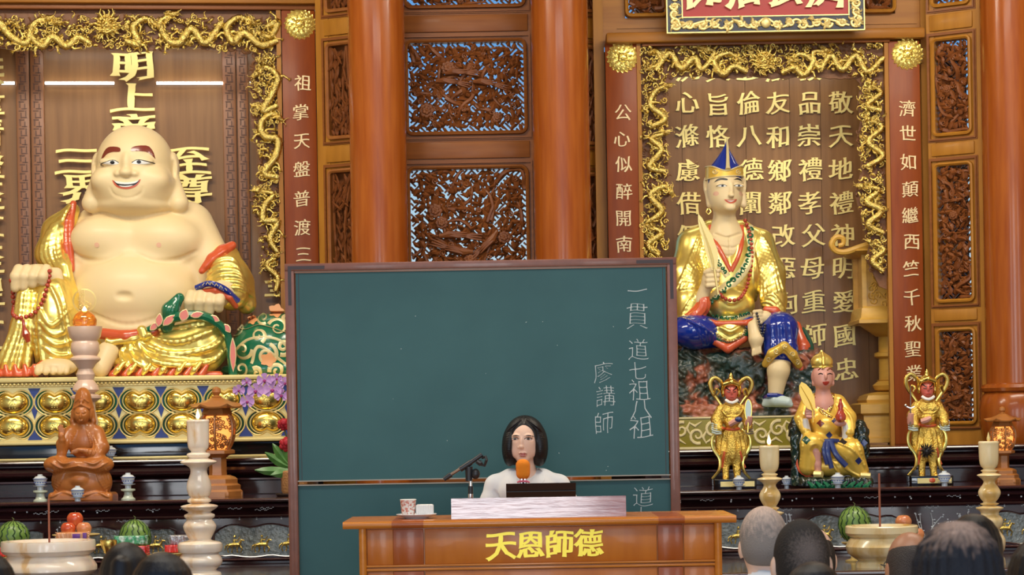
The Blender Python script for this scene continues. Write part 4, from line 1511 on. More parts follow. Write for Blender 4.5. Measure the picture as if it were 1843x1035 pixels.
def couplet(pl, px0, px1, y0, chars, label, med, xm, size=31):
    cb = thing('couplet_board', label, 'sign board', pl.base((px0 + px1) / 2, Z1))
    ym = 300
    pbox(pl, px0, y0, px1, 700, -8, 5, 'board', M['red_wood'], cb, zb=Z1, bev=1)
    lion_medallion(pl.T, *pl.q(*med), 28, cb, M['gold_bright'])
    text_col(pl, chars, M['gilt_text2'], cb, size, 5, bold=.004, thick=1.6, brush=.028, contrast=1.0)
    return cb


def upright(chars, y0, y1, x0, x1, top):
    pass


couplet(LF, 512, 572, 18, [('祖', 545, 150), ('掌', 541, 203), ('天', 543, 254), ('盤', 543, 305), ('普', 543, 358), ('渡', 544, 410), ('三', 546, 458), ('曹', 547, 512)],
        'tall red-brown board with gilt lettering beside the laughing statue, left end of the chalkboard', (540, 44), 542)

# ---------------------------------------------------------------- right shrine
DR = 14.3
RF, RB = Pl(DR, 1376, 0), Pl(15.0, 1376, 0)
sh = thing('shrine_niche', 'wooden niche with gilt calligraphy behind the statue in the blue pointed hat', 'niche', RF.base(1376, Z1))
pbox(RF, 1158, 600, 1596, 700, -190, -4, 'floor_board', M['panel_wood'], sh, zb=Z1, zt=Z1 + .012)
pbox(RF, 1158, 600, 1596, 700, -190, -4, 'plinth', M['mahog'], sh, zb=0, zt=Z1)
for i, (a, b) in enumerate(((1150, 1230), (1230, 1345), (1345, 1425), (1425, 1480), (1480, 1560), (1560, 1640))):
    pbox(RB, a, -20, b - .6, 800, -8, 0 if i % 2 else .6, 'back_plank', M['panel_wood'], sh, zb=Z1)
kw = dict(bold=.012, brush=.028, thick=2.5, slant=2.2, contrast=.6, flare=1.6)
T9 = [('敬', 1513, 185), ('天', 1513, 244), ('地', 1513, 305), ('禮', 1515, 365), ('神', 1517, 423), ('明', 1518, 482), ('愛', 1519, 543), ('國', 1520, 603), ('忠', 1523, 665),
      ('敦', 1456, 126), ('品', 1457, 185), ('崇', 1456, 244), ('禮', 1459, 305), ('孝', 1457, 365), ('父', 1464, 423), ('母', 1462, 482), ('重', 1464, 543), ('師', 1466, 603), ('尊', 1470, 660),
      ('朋', 1400, 126), ('友', 1400, 185), ('和', 1401, 246), ('鄉', 1403, 307), ('鄰', 1404, 365), ('改', 1409, 424), ('惡', 1411, 483), ('向', 1416, 545),
      ('五', 1347, 126), ('倫', 1347, 185), ('八', 1348, 244), ('德', 1352, 306), ('闡', 1350, 365), ('奧', 1292, 126), ('旨', 1292, 188), ('恪', 1292, 246),
      ('洗', 1237, 126), ('心', 1237, 185), ('滌', 1237, 245), ('慮', 1238, 306), ('借', 1240, 366), ('假', 1241, 424)]
text_col(RB, T9, M['gilt_text'], sh, 43, 1, **kw)
pbox(RF, 1090, 57, 1662, 76, -8, 20, 'lintel', M['gold_wood_h'], sh, bev=4)
pbox(RF, 1155, 76, 1600, 81, -8, 10, 'lintel_moulding', M['rail'], sh, bev=1)
for (a, b) in ((1151, 1158), (1596, 1603)):
    pbox(RF, a, 78, b, 760, -8, 7, 'edge_strip', M['gold_wood'], sh, zb=Z1)
out = q2(RF, [(1599, 74), (1154, 84), (1156, 620), (1164, 610), (1170, 570), (1186, 560), (1180, 530), (1190, 500), (1182, 470), (1200, 440), (1192, 420), (1202, 390), (1196, 360), (1212, 340), (1200, 318), (1204, 280),
              (1198, 240), (1206, 200), (1198, 165), (1206, 148)]) + q2(RF, wavy(1215, 1540, 138, 4, 36, 3)) + q2(RF, [
                  (1550, 150), (1545, 180), (1550, 215), (1544, 250), (1552, 290), (1548, 325), (1540, 345), (1548, 380), (1556, 410), (1566, 440), (1560, 465), (1572, 490), (1584, 515), (1601, 522)])
frieze(RF.T, out, 1300, 8, sh, [(1158, 84, 1598, 140), (1156, 140, 1210, 600), (1542, 140, 1598, 500)])
dragon_face(RF.T, *RF.q(1375, 110), 24, sh, M['gold_carv'], seed=5)
for i, (p, r) in enumerate([
    ([(1345, 130), (1320, 120), (1300, 134), (1285, 110), (1310, 96), (1328, 106)], 5.5),
    ([(1180, 128), (1205, 96), (1225, 124), (1250, 104), (1262, 126), (1285, 96), (1268, 88)], 5.5),
    ([(1405, 132), (1430, 122), (1445, 136), (1462, 112), (1440, 98), (1425, 108)], 5.5),
    ([(1590, 104), (1560, 130), (1540, 100), (1515, 126), (1495, 100), (1475, 124), (1462, 96), (1485, 92)], 5.5),
    ([(1166, 98), (1180, 92), (1190, 112), (1168, 124)], 4.5),
    ([(1168, 230), (1196, 214), (1170, 190), (1180, 164), (1200, 156)], 5.2), ([(1198, 310), (1168, 300), (1190, 270), (1172, 250), (1196, 240)], 5.2),
    ([(1166, 400), (1190, 380), (1170, 352), (1194, 336), (1206, 346)], 5.5), ([(1186, 460), (1166, 440), (1190, 420), (1168, 408)], 5.0),
    ([(1586, 200), (1560, 190), (1584, 168), (1566, 152)], 5.0), ([(1560, 300), (1588, 280), (1562, 256), (1586, 230), (1564, 216)], 5.2),
    ([(1590, 420), (1562, 404), (1586, 380), (1560, 364), (1580, 342), (1552, 336)], 5.8), ([(1590, 490), (1570, 470), (1590, 450), (1566, 436)], 4.8),
]):
    dragon(RF.T, q2(RF, p), r, 90 + i, sh, M['gold_carv'], legs=(.5,))
couplet(RF, 1094, 1152, 78, [('公', 1121, 203), ('心', 1119, 250), ('似', 1122, 296), ('醉', 1123, 345), ('開', 1122, 393), ('南', 1123, 440), ('屏', 1125, 490)],
        'tall red-brown board with gilt lettering on the left side of the calligraphy niche', (1120, 104), 1122)
couplet(RF, 1603, 1659, 74, [('濟', 1632, 196), ('世', 1633, 241), ('如', 1634, 292), ('顛', 1637, 341), ('繼', 1637, 388), ('西', 1640, 435), ('竺', 1639, 484), ('千', 1640, 535), ('秋', 1642, 582), ('聖', 1642, 628),
                             ('業', 1644, 672)], 'tall red-brown board with gilt lettering on the right side of the calligraphy niche', (1632, 98), 1634)

for (pl, root_, xa, xb) in ((LF, None, 0, 0),):
    pass
# ---------------------------------------------------------------- red name plaque above the right shrine
PQ = Pl(14.08, 1376, 0)
pq = thing('name_plaque', 'red plaque with gold lettering in a navy and gold scrollwork frame above the right niche', 'plaque', PQ.base(1376, P(1376, 57, 14.08).z))
x0, y0, x1, y1 = PQ.rect(1228, -70, 1526, 28)
MB(PQ.T).box(x0, x1, y0, y1, -8, -2).build('red_field', M['plaque_red'], pq)
m = MB(PQ.T)
moulded(PQ.T, m, x0, y0, x1, y1, 1, 29, -10, 0)
m.build('frame', M['navy'], pq)
m = MB(PQ.T)
moulded(PQ.T, m, x0, y0, x1, y1, 0, 2, -2, 2)
moulded(PQ.T, m, x0, y0, x1, y1, 27.5, 29.5, -10, 2)
R = random.Random(4)
cx_ = (x0 + x1) / 2
for sg in (-1, 1):
    for (u, v, r_, h_) in ((20, 15, 8, 1), (45, 13, 6.5, -1), (66, 17, 8, 1), (92, 14, 7, -1), (112, 16, 8, 1), (138, 14, 8, -1), (160, 15, 9, 1)):
        X_, Y_ = cx_ + sg * u, y1 + v
        m.tube([(a, b, 2) for a, b in swirl(X_, Y_, r_, 1.3, 0 if sg * h_ > 0 else PI, 16, sg * h_)], np.linspace(3.2, 1.3, 16), 6)
        for k in range(7):
            flame(m, X_ + R.uniform(-8, 8), Y_ + R.uniform(-5, 5), 2, R.uniform(9, 14), R.uniform(0, 6.3), 2.6, R)
    m.tube([(a, b, 1.5) for a, b in spline([(cx_ + sg * 4, y1 + 6), (cx_ + sg * 30, y1 + 21), (cx_ + sg * 55, y1 + 8), (cx_ + sg * 80, y1 + 22), (cx_ + sg * 104, y1 + 8), (cx_ + sg * 150, y1 + 20)], 40)], 2.4, 6)
    for k in range(7):
        Y_ = y1 + 10 - k * 15
        X_ = (x0 if sg < 0 else x1) + sg * 15
        m.tube([(a, b, 2) for a, b in swirl(X_, Y_, 8, 1.3, PI / 2 * (k % 4), 14, 1 if k % 2 else -1)], np.linspace(3.0, 1.2, 14), 6)
        for j in range(6):
            flame(m, X_ + R.uniform(-5, 5), Y_ + R.uniform(-5, 5), 2, R.uniform(9, 14), R.uniform(0, 6.3), 1.9, R)
m.ball((cx_, y1 + 13, 2), (9, 10, 4), 12, 8)
m.build('gold_scrollwork', M['gold_pale'], pq)
for ch, x in zip('佛活公濟', (1264, 1338, 1412, 1488)):
    a, b = PQ.q(x, -21)
    glyph(ch, a, b, 70, PQ.T, 'gilt_character', M['gilt_text2'], pq, bold=.03, brush=.05, dep=-2, thick=6)

# ---------------------------------------------------------------- altars
def profile_x(name, prof, x0, x1, mat_, parent):
    """extrude a (depth, height) outline along x"""
    return MB().prism(prof, x0, x1, axis=0).build(name, mat_, parent, sharp=30)


def round_nose(y, z0, z1, out, n=6):
    """half-round moulding bulging towards the viewer from depth y"""
    zc, h = (z0 + z1) / 2, (z1 - z0) / 2
    return [(y - out * math.sin(PI * i / n), zc + h * math.cos(PI * i / n)) for i in range(n + 1)]


def altar(side, x0, x1, label_a, label_b):
    # upper step that carries the large statues
    st = thing('altar_step', label_a, 'altar', ((x0 + x1) / 2, 13.4, 0))
    pr = [(14.26, 0.0), (14.26, Z1), (13.36, Z1)] + round_nose(13.36, 1.325, 1.35, .025) + [(13.42, 1.315)] + round_nose(13.42, 1.245, 1.31, .05) + [(13.45, 1.235), (13.40, 1.225), (13.40, 1.215), (13.48, 1.205), (13.48, 1.13),
         (13.44, 1.12), (13.44, 0)]
    profile_x('body', pr, x0, min(x1, 2.58), M['mahog'], st)
    if x1 > 2.58:
        profile_x('end_section', [(min(y, 13.6), z) for y, z in pr], 2.58, x1, M['mahog'], st)
    # the table before it
    tb = thing('altar_table', label_b, 'altar table', ((x0 + x1) / 2, 12.9, 0))
    zt_ = 1.125
    pr = [(13.43, 0), (13.43, zt_), (12.6, zt_)] + round_nose(12.6, zt_ - .02, zt_, .012) + [(12.66, zt_ - .024)] + round_nose(12.68, zt_ - .06, zt_ - .03, .02) + [(12.70, zt_ - .064)] + \
        round_nose(12.66, zt_ - .11, zt_ - .09, .018) + [(12.68, zt_ - .115), (12.68, 0.78)] + round_nose(12.66, .765, .785, .02) + [(12.66, .75), (12.66, 0)]
    profile_x('body', pr, x0, x1, M['mahog'], tb)
    return st, tb


stL, tbL = altar('left', -3.75, -1.25, 'dark red lacquered upper altar step carrying the gilded lotus pedestal', 'dark lacquered altar table with mother-of-pearl inlay beneath the wooden goddess figure')
stR, tbR = altar('right', 0.9, 3.75, 'dark red lacquered upper altar step carrying the statue in the blue hat', 'dark lacquered altar table with mother-of-pearl inlay beneath the three small gilt figures')


def low_table(x0, x1, label):
    t = thing('offering_table', label, 'altar table', ((x0 + x1) / 2, 11.9, 0))
    pr = [(12.6, .69), (12.6, .75), (11.2, .75)] + round_nose(11.2, .72, .75, .015) + [(11.23, .715), (11.23, .70), (11.2, .69)]
    profile_x('table_top', pr, x0, x1, M['mahog'], t)
    for (a, b) in ((x0 + .05, 11.3), (x1 - .15, 11.3), (x0 + .05, 12.4), (x1 - .15, 12.4)):
        MB().box(a, a + .1, b, b + .1, 0, .70, .01).build('leg', M['mahog'], t)
    MB().box(x0 + .15, x1 - .15, 11.34, 11.37, .5, .70).build('apron', M['mahog'], t)
    return t


low_table(-3.6, -1.12, 'low dark lacquered offering table holding the fruit and the large onyx bowl at the left')
low_table(1.0, 3.6, 'low dark lacquered offering table holding the smaller onyx bowl at the right')

# mother-of-pearl flecks and branches, glass relief panels on the table fronts
for (tb, x0, x1, sd) in ((tbL, -3.6, -1.1, 1), (tbR, .95, 3.6, 2)):
    R = random.Random(sd)
    m = MB()
    for zc, yf, st_ in ((1.068, 12.655, .10), (1.058, 12.655, .3), (1.005, 12.678, .12)):
        x = x0
        while x < x1:
            if R.random() < .35:
                for j in range(9):
                    m.ball((x + j * .009, yf, zc + .004 * math.sin(j * 1.7)), (.005, .002, .0022), 5, 3)
                x += .1
            else:
                m.ball((x, yf, zc), (.005, .002, .005), 6, 4)
            x += st_ * R.uniform(.7, 1.2)
    spots = (-2.56, -1.75) if tb is tbL else (1.48 + .1, 2.62, 2.36)
    for xb in spots:
        for j in range(7):
            a = PI / 2 + (j - 3) * .32
            pts = [(xb, 12.676, .80)]
            for k in range(4):
                a += R.uniform(-.4, .4)
                q_ = pts[-1]
                pts.append((q_[0] + .042 * math.cos(a), 12.676, min(.99, q_[2] + .045 * math.sin(a))))
                for u in range(2):
                    m.ball((pts[-1][0] + R.uniform(-.012, .012), 12.674, pts[-1][2] + R.uniform(-.012, .012)), (.006, .0015, .004), 5, 3)
            m.tube(pts, .0022, 4)
    m.build('pearl_inlay', M['mother'], tb, kind='stuff')
    cs = (-3.40, -2.95, -2.2, -1.44) if tb is tbL else (1.12, 1.92, 2.95, 3.4)
    for c in cs:
        w_ = .27
        top = [(c + w_ * (i / 16 * 2 - 1), .955 + .022 * abs(math.sin(PI * i / 16 * 2.5)) - .03 * (abs(i / 8 - 1) ** 6)) for i in range(17)]
        bot = [(c - w_ * (i / 16 * 2 - 1), .80 - .012 * abs(math.sin(PI * i / 16 * 2.5)) + .02 * (abs(i / 8 - 1) ** 6)) for i in range(17)]
        outl = [(x, z) for x, z in top + bot]
        MB().prism(outl, 12.672, 12.682, axis=1).build('glass_panel', M['glass_panel'], tb, 'grey glass relief panel')
        m = MB()
        m.tube([(x, 12.668, z) for x, z in outl + [outl[0]]], .005, 5)
        m.build('panel_rim', M['mahog'], tb)
        for k in range(3):
            m = MB()
            xx, zz = c + (k - 1) * .155, .865 + R.uniform(-.01, .012)
            # rider on a horse: trunk, neck, head, legs, tail, rider
            m.tube([(xx - .028, 12.665, zz), (xx, 12.662, zz + .004), (xx + .028, 12.665, zz + .002)], [.011, .013, .012], 6)
            m.tube([(xx + .028, 12.665, zz + .004), (xx + .042, 12.664, zz + .03), (xx + .058, 12.665, zz + .026)], [.009, .006, .004], 5)
            for lx, ld in ((-.028, -.012), (-.02, .01), (.02, -.004), (.03, .016)):
                m.tube([(xx + lx, 12.665, zz), (xx + lx + ld, 12.665, zz - .02), (xx + lx + ld * .4, 12.665, zz - .042)], [.005, .0035, .003], 4)
            m.tube([(xx - .034, 12.665, zz + .004), (xx - .05, 12.665, zz - .006), (xx - .054, 12.665, zz - .03)], [.005, .004, .002], 4)
            m.tube([(xx, 12.66, zz + .01), (xx + .002, 12.66, zz + .036)], [.008, .007], 5)
            m.ball((xx + .004, 12.66, zz + .05), .008, 6, 5)
            m.tube([(xx + .002, 12.658, zz + .032), (xx + .022, 12.658, zz + .028), (xx + .036, 12.658, zz + .05)], [.004, .003, .002], 4)
            m.build('gilt_rider', M['gold_carv'], tb)

# ---------------------------------------------------------------- lotus pedestal
PP = Pl(13.62, 250, 6.5)
pd = thing('lotus_pedestal', 'gilded lotus-petal pedestal with green and blue outlines under the large laughing statue', 'pedestal', PP.base(250, Z1))
a, _, b, _ = PP.rect(-110, 700, 572, 790)
r0 = PP.zrow(1.85)
y680 = PP.rect(0, 677, 500, 798)
y_t, y_b = y680[1], y680[3]
MB(PP.T).box(a, b, y_t + 10, y_b - 4, -212, -8).build('core', M['gold_pale'], pd)
m = MB(PP.T)
m.box(a, b, y_t, y_t + 9, -213, 4, 2)
m.box(a, b, y_t + 13, y_t + 17, -213, 0, 1)
m.box(a, b, y_b - 7, y_b, -213, 6, 2)
m.build('moulding', M['gold_pale'], pd)
m = MB(PP.T)
x = a
while x < b:
    m.ball((x, y_t + 12, 0), (3.4, 2.6, 3.2), 7, 5)
    x += 7
m.build('beading', M['gold_pale'], pd, kind='stuff')
MB(PP.T).box(a, b, y_b, PP.zrow(Z1), -215, -2, 1).build('plinth', M['black'], pd, 'black lacquered plinth')
MB(PP.T).box(a, b, PP.zrow(Z1) - 4, PP.zrow(Z1), -215, 3, 1).build('plinth_edge', M['gold_pale'], pd)


def heart(th, cusp, depth=.42, wdt=.34):
    d = math.atan2(math.sin(th - cusp), math.cos(th - cusp))
    return 1 - depth * math.exp(-(d / wdt) ** 2)


def dome(m, cx, cy, rx, ry, cusp, hgt, z0, n=36, rings=7, inner=0.0):
    v, f = [], []
    for j in range(rings + 1):
        t = 1 - (1 - inner) * j / rings
        for i in range(n):
            th = 2 * PI * i / n
            r = heart(th, cusp, .42 * (t ** .5), .34) * t
            v.append((cx + rx * r * math.cos(th), cy + ry * r * math.sin(th), z0 + hgt * math.sqrt(max(0, 1 - t ** 2.2))))
    for j in range(rings):
        for i in range(n):
            f.append((j * n + i, j * n + (i + 1) % n, (j + 1) * n + (i + 1) % n, (j + 1) * n + i))
    f.append(tuple(rings * n + i for i in range(n)))
    f.append(tuple(range(n))[::-1])
    m.add(v, f)


def heart_line(cx, cy, rx, ry, cusp, z, n=40):
    return [(cx + rx * heart(2 * PI * i / n, cusp) * math.cos(2 * PI * i / n), cy + ry * heart(2 * PI * i / n, cusp) * math.sin(2 * PI * i / n), z) for i in range(n + 1)]


H2 = (y_b - y_t)
for i in range(8):
    X_ = PP.q(22.5 - 76 + 76.2 * i, 740)[0]
    for row in (0, 1):
        cy = y_t + H2 * (.365 if row == 0 else .725)
        cusp = -PI / 2 if row == 0 else PI / 2
        m = MB(PP.T)
        dome(m, X_, cy, 36, 25.5, cusp, 5, -8, rings=2, inner=.3)
        pt = m.build('lotus_petal', M['st_green'] if row == 0 else M['st_dgreen'], pd)
        m = MB(PP.T)
        m.tube(heart_line(X_, cy, 36.5, 26, cusp, -5), 1.5, 5, caps=False)
        m.tube(heart_line(X_, cy, 30, 21.5, cusp, -4), 1.3, 5, caps=False)
        m.build('petal_outline', M['gold_pale'], pt, 'gold outlines')
        m = MB(PP.T)
        dome(m, X_, cy, 27.5, 20.3, cusp, 12, -5)
        s_ = 1 if row == 0 else -1
        for sg in (-1, 1):
            m.tube([(p_[0], p_[1], 6.2) for p_ in swirl(X_ + sg * 5, cy - s_ * 3, 4.5, 1.3, PI / 2 * s_, 12, sg * s_)], np.linspace(1.1, .6, 12), 5)
            for k in range(4):
                m.ball((X_ + sg * (20 - k * .8), cy + s_ * (-7 + k * 4.2), 4.2 - abs(k - 1)), (2.4, 1.0, 1.2), 5, 4)
        for k in range(9):
            m.ball((X_ + (k % 3 - 1) * 4.6, cy + s_ * (3 + (k // 3) * 3.4), 6.2 - (k // 3) * .8), 1.5, 6, 4)
        m.build('petal_boss', M['gold'], pt, 'domed gold boss')
    xs_ = X_ + 38
    m = MB(PP.T)
    m.prism([(xs_ - 11, y_t + 19), (xs_ + 11, y_t + 19), (xs_ + 3, y_t + 34), (xs_ + 5, y_t + H2 * .5), (xs_, y_t + H2 * .62), (xs_ - 5, y_t + H2 * .5), (xs_ - 3, y_t + 34)], -8, -5.5, axis=2)
    m.prism([(xs_ - 13, y_b - 9), (xs_ - 3, y_b - 26), (xs_, y_b - 36), (xs_ + 3, y_b - 26), (xs_ + 13, y_b - 9)], -8, -5.5, axis=2)
    m.build('blue_spandrel', M['st_navy2'], pd)

# ================================================================ THE LAUGHING STATUE
def leafpoly(x0, y0, x1, y1, w_):
    """pointed outline between two points"""
    a = math.atan2(y1 - y0, x1 - x0)
    L = math.hypot(x1 - x0, y1 - y0)
    out = []
    for (t, s_) in ((0, 0), (.25, .8), (.55, 1), (.8, .6), (1, 0), (.8, -.6), (.55, -1), (.25, -.8)):
        out.append((x0 + L * t * math.cos(a) - s_ * w_ * math.sin(a), y0 + L * t * math.sin(a) + s_ * w_ * math.cos(a)))
    return out


def circ(x, y, rx, ry=None, n=10, a0=0):
    ry = ry or rx
    return [(x + rx * math.cos(2 * PI * i / n + a0), y + ry * math.sin(2 * PI * i / n + a0)) for i in range(n)]


def bead_string(pts, r, T, parent, mat_, sp=2.0, name='bead'):
    """one small ball per bead, all sharing a mesh"""
    pts = spline(pts, 200)
    me = None
    acc, last = 0, pts[0]
    base = root_loc(parent)
    out = 0
    for p in pts:
        acc += np.linalg.norm(p - last)
        last = p
        if acc >= r * sp or out == 0:
            acc = 0
            out += 1
            w0 = T([p])[0]
            if me is None:
                o = MB(T).ball(p, r, 10, 8).build(name, mat_, parent)
                me, w_first = o.data, w0
            else:
                o = bpy.data.objects.new(name, me)
                C.objects.link(o)
                o.parent = parent
                o.location = tuple(w0 - w_first)
    return out


def buddha():
    T = mapD(13.9)
    b = T([[232, 682, -60]])[0]
    yfl = HY + (CX - 230) * math.tan(ROLL) + (y_t - HY) * 13.62 / 13.9
    root = thing('laughing_statue', 'huge bald laughing seated statue with bare belly, gold robe and green bag', 'statue', tuple(b))
    s = Sculpt((15, 214, -185), (440, 690, 80), 2.2)
    # torso
    s.ell((238, 440, -95), (124, 84, 76))
    s.cap((325, 400, -100), (388, 500, -70), 47, 36, k=24)
    s.cap((155, 402, -100), (105, 480, -70), 40, 34, k=22)
    s.ell((232, 528, -72), (122, 90, 92), k=22)
    s.ell((236, 590, -70), (112, 50, 80), k=14)
    s.ell((174, 426, -46), (56, 40, 36), k=18)
    s.ell((292, 426, -46), (60, 40, 36), k=18)
    s.draw([(122, 452), (150, 466), (185, 467), (216, 455)], [2, 4, 3, 1.5], k=5, op='-', lift=2)
    s.draw([(244, 455), (275, 467), (312, 467), (348, 450)], [1.5, 3, 4, 2], k=5, op='-', lift=2)
    s.draw([(150, 560), (232, 585), (320, 560)], [1, 2, 1], k=6, op='-', lift=2)
    s.ell((226, 534, s.front(226, 534) + 2), (15, 7, 7), k=6, op='-')
    # head: skull, full cheeks, double chin
    s.ell((232, 288, -64), (70, 71, 68), k=4)
    s.ell((232, 332, -56), (77, 52, 62), k=14)
    s.ell((232, 322, -60), (72, 44, 58), k=14)
    s.ell((232, 364, -62), (70, 22, 58), k=6)
    s.ell((230, 358, -22), (30, 14, 22), k=10)
    for x in (186, 274):
        s.ell((x, 322, -22), (27, 22, 24), k=10)
    s.ell((228, 296, 2), (8, 20, 9), k=7)
    s.ell((228, 311, 8), (12, 8.5, 10), k=4)
    s.ell((213, 313, 2), (8, 6.5, 8), k=3)
    s.ell((243, 313, 2), (8, 6.5, 8), k=3)
    for x in (196, 256):
        s.ell((x, 290, -7), (19, 8, 9), k=4)
    s.draw([(198, 338), (205, 350), (228, 357), (252, 350), (258, 338)], 1.2, k=3, op='-', lift=1)
    s.draw([(176, 378), (232, 392), (292, 378)], 2.0, k=5, op='-', lift=1)
    # ears with long lobes
    for (x, dx, sg) in ((163, -8, -1), (302, 12, 1)):
        s.ell((x, 296, -66), (11, 30, 20), k=4)
        s.cap((x + dx * .3, 318, -62), (x + dx, 360, -52), 9, 18, k=7)
        s.ell((x + sg * 3, 297, -48), (4, 18, 8), k=4, op='-')
    # right hand on the sack, left hand on the knee
    s.ell((374, 538, 12), (36, 20, 24), k=8)
    for i, (x, y1) in enumerate(((346, 558), (364, 562), (382, 562), (399, 556))):
        s.path([(x + 2, 532, 26), (x, 545, 36), (x - 1, y1, 30)], [9.5, 9.5, 8.5], k=2.5)
    s.cap((410, 520, -10), (395, 530, 10), 22, 22, k=8)
    s.ell((70, 500, 10), (40, 24, 26), k=6)
    for i, (x, y1) in enumerate(((36, 520), (51, 518), (67, 513), (85, 509))):
        s.path([(x + 4, 487, 28), (x, 500, 38), (x - 1, y1, 34)], [10, 9.5, 8.5], k=2.5)
    s.cap((104, 492, 8), (110, 510, 10), 10, 8, k=5)
    # feet
    s.ell((112, 662, 45), (36, 16, 30), k=6)
    for i, x in enumerate((84, 98, 111, 123, 134)):
        s.cap((x, 664, 66), (x, 671, 74), 7.5 - i * .4, 6.8 - i * .4, k=2.5)
    s.cap((200, 635, 30), (190, 664, 48), 20, 17, k=6)
    for i in range(4):
        s.cap((184 - i * 4, 655 + i * 6, 62), (176 - i, 657 + i * 6, 68), 5.5, 5, k=2)
    s.floor_y(yfl)
    s.build('body', M['skin_st'], root, T)
    B = s.bvh()
    # face
    drape([(177, 287), (184, 271), (194, 263), (214, 265), (216, 273), (202, 273), (191, 276), (182, 284)], B, T, 'eyebrow', M['st_brown'], root, 2.5, .8)
    drape([(278, 285), (273, 270), (263, 261), (240, 264), (236, 272), (250, 272), (263, 273), (271, 278)], B, T, 'eyebrow', M['st_brown'], root, 2.5, .8)
    for pts, ir in (([(184, 295), (193, 291), (204, 289), (212, 292), (214, 295), (205, 296.5), (194, 296)], (202, 292.5)), ([(238, 295), (241, 291), (250, 288.5), (262, 291), (271, 294), (261, 295.5), (248, 296)], (250, 291.8))):
        drape(pts, B, T, 'eye', M['st_white'], root, 2, .7)
        drape(circ(ir[0] + .5, ir[1], 4, 3), B, T, 'iris', M['st_black'], root, 1.5, 1.3)
    for L in ([(178, 295), (190, 292), (204, 288.5), (214, 293)], [(238, 293), (248, 288), (262, 290), (277, 293)]):
        drape_tubes([L], B, T, 'eye_line', M['st_black'], root, .9, 5)
    drape([(202, 324), (210, 327), (228, 329), (245, 327), (254, 323), (248, 334), (238, 339.5), (226, 341), (213, 338), (206, 332)], B, T, 'lips', M['st_lip'], root, 2.5, .8)
    drape([(205, 326), (215, 328), (228, 330), (244, 328), (252, 325), (245, 333), (236, 336), (226, 337), (214, 335)], B, T, 'mouth', M['st_black'], root, 2.5, 1.3)
    drape([(206, 326), (216, 327.5), (228, 329), (243, 327.5), (251, 325), (245, 330), (236, 332), (226, 332.5), (213, 331)], B, T, 'teeth', M['st_white'], root, 2.5, 1.8, label='upper teeth')
    drape([(214, 334), (226, 335.4), (240, 334), (234, 336.6), (226, 337.4), (219, 336.4)], B, T, 'teeth', M['st_white'], root, 2.0, 1.8, label='lower teeth')
    drape(circ(172, 440, 4.5), B, T, 'nipple', M['st_pink'], root, 2, .8)
    drape(circ(284, 440, 4.5), B, T, 'nipple', M['st_pink'], root, 2, .8)
    # gold robe, viewer's left
    s = Sculpt((-10, 350, -160), (190, 690, 80), 2.2)
    s.path([(116, 372, -70), (92, 410, -75), (82, 452, -62), (105, 478, -35)], [14, 30, 30, 20], k=12)
    s.folds([(116, 364), (80, 410), (68, 455), (82, 482)], [(116, 366), (104, 400), (108, 440), (120, 474)], 6, [2, 4.5, 3], k=3, lift=0)
    s.path([(112, 480, -20), (124, 530, -15), (132, 590, 10), (138, 640, 25)], [12, 14, 14, 10], k=8)
    s.path([(96, 530, 5), (104, 580, 14), (104, 640, 16)], [34, 40, 34], k=12)
    s.ell((152, 632, -40), (34, 56, 50), k=10)
    s.path([(52, 522, 20), (48, 590, 26), (34, 655, 34)], [16, 22, 30], k=10)
    s.folds([(40, 530), (34, 590), (4, 668)], [(84, 530), (80, 600), (88, 660)], 7, [2.5, 4, 5], k=3)
    for a in ([(82, 560), (105, 588), (136, 556)], [(84, 582), (108, 604), (140, 590)], [(84, 604), (112, 622), (142, 612)], [(88, 626), (116, 642), (146, 634)], [(96, 646), (120, 654), (146, 648)]):
        s.draw(a, [2, 3.6, 2], k=3)
    for a in ([(100, 520), (118, 560), (136, 640)], [(112, 512), (128, 560), (142, 630)]):
        s.draw(a, [2, 3.5, 2], k=3)
    s.floor_y(yfl)
    s.build('robe', M['gold_bright'], root, T)
    R1 = s.bvh()
    s = Sculpt((-20, 345, -100), (160, 690, 85), 2.2)
    s.path([(120, 360, -62), (113, 395, -52), (115, 440, -40), (121, 482, -34)], [6, 10, 10, 7], k=4)
    s.draw([(119, 366), (112, 400), (115, 440), (121, 478)], [2, 3, 3, 2], k=3, op='-', lift=1)
    s.path([(124, 520, -4), (134, 570, 6), (140, 620, 14)], [5, 6, 5], k=4)
    s.path([(-15, 672, 44), (20, 674, 56), (50, 676, 60), (75, 668, 58), (88, 655, 50)], [9, 9, 9, 8, 6], k=4)
    for i in range(6):
        s.cap((-10 + i * 17, 660, 62), (-6 + i * 17, 676, 66), 4, 6, k=3)
    s.floor_y(yfl)
    s.build('robe_lining', M['st_red'], root, T, label='coral red robe lining')
    # viewer's right: sleeve, leg, hem
    s = Sculpt((200, 430, -120), (460, 690, 90), 2.2)
    s.path([(398, 462, -60), (408, 500, -38), (414, 528, -18)], [28, 38, 30], k=12)
    s.cap((430, 510, -50), (438, 545, -50), 22, 18, k=12)
    for i in range(6):
        y = 470 + i * 11
        s.draw([(366 - i * 1.5, y + 14), (392, y - 4), (415 + i * 3, y - 6), (428 + i * 5, y + 8)], [2, 4, 4, 2], k=3)
    s.cap((245, 640, 12), (362, 622, 6), 28, 50, k=14)
    s.ell((300, 655, 20), (95, 22, 44), k=10)
    for a in ([(290, 598), (330, 590), (380, 583), (398, 600)], [(268, 606), (325, 618), (378, 602), (402, 585)], [(250, 614), (315, 638), (385, 628), (412, 598)], [(236, 622), (300, 656), (380, 654), (416, 620)],
              [(226, 630), (270, 662), (330, 672), (390, 668)], [(222, 636), (240, 662), (270, 676)]):
        s.draw(a, [2.5, 5, 5, 3], k=3.5)
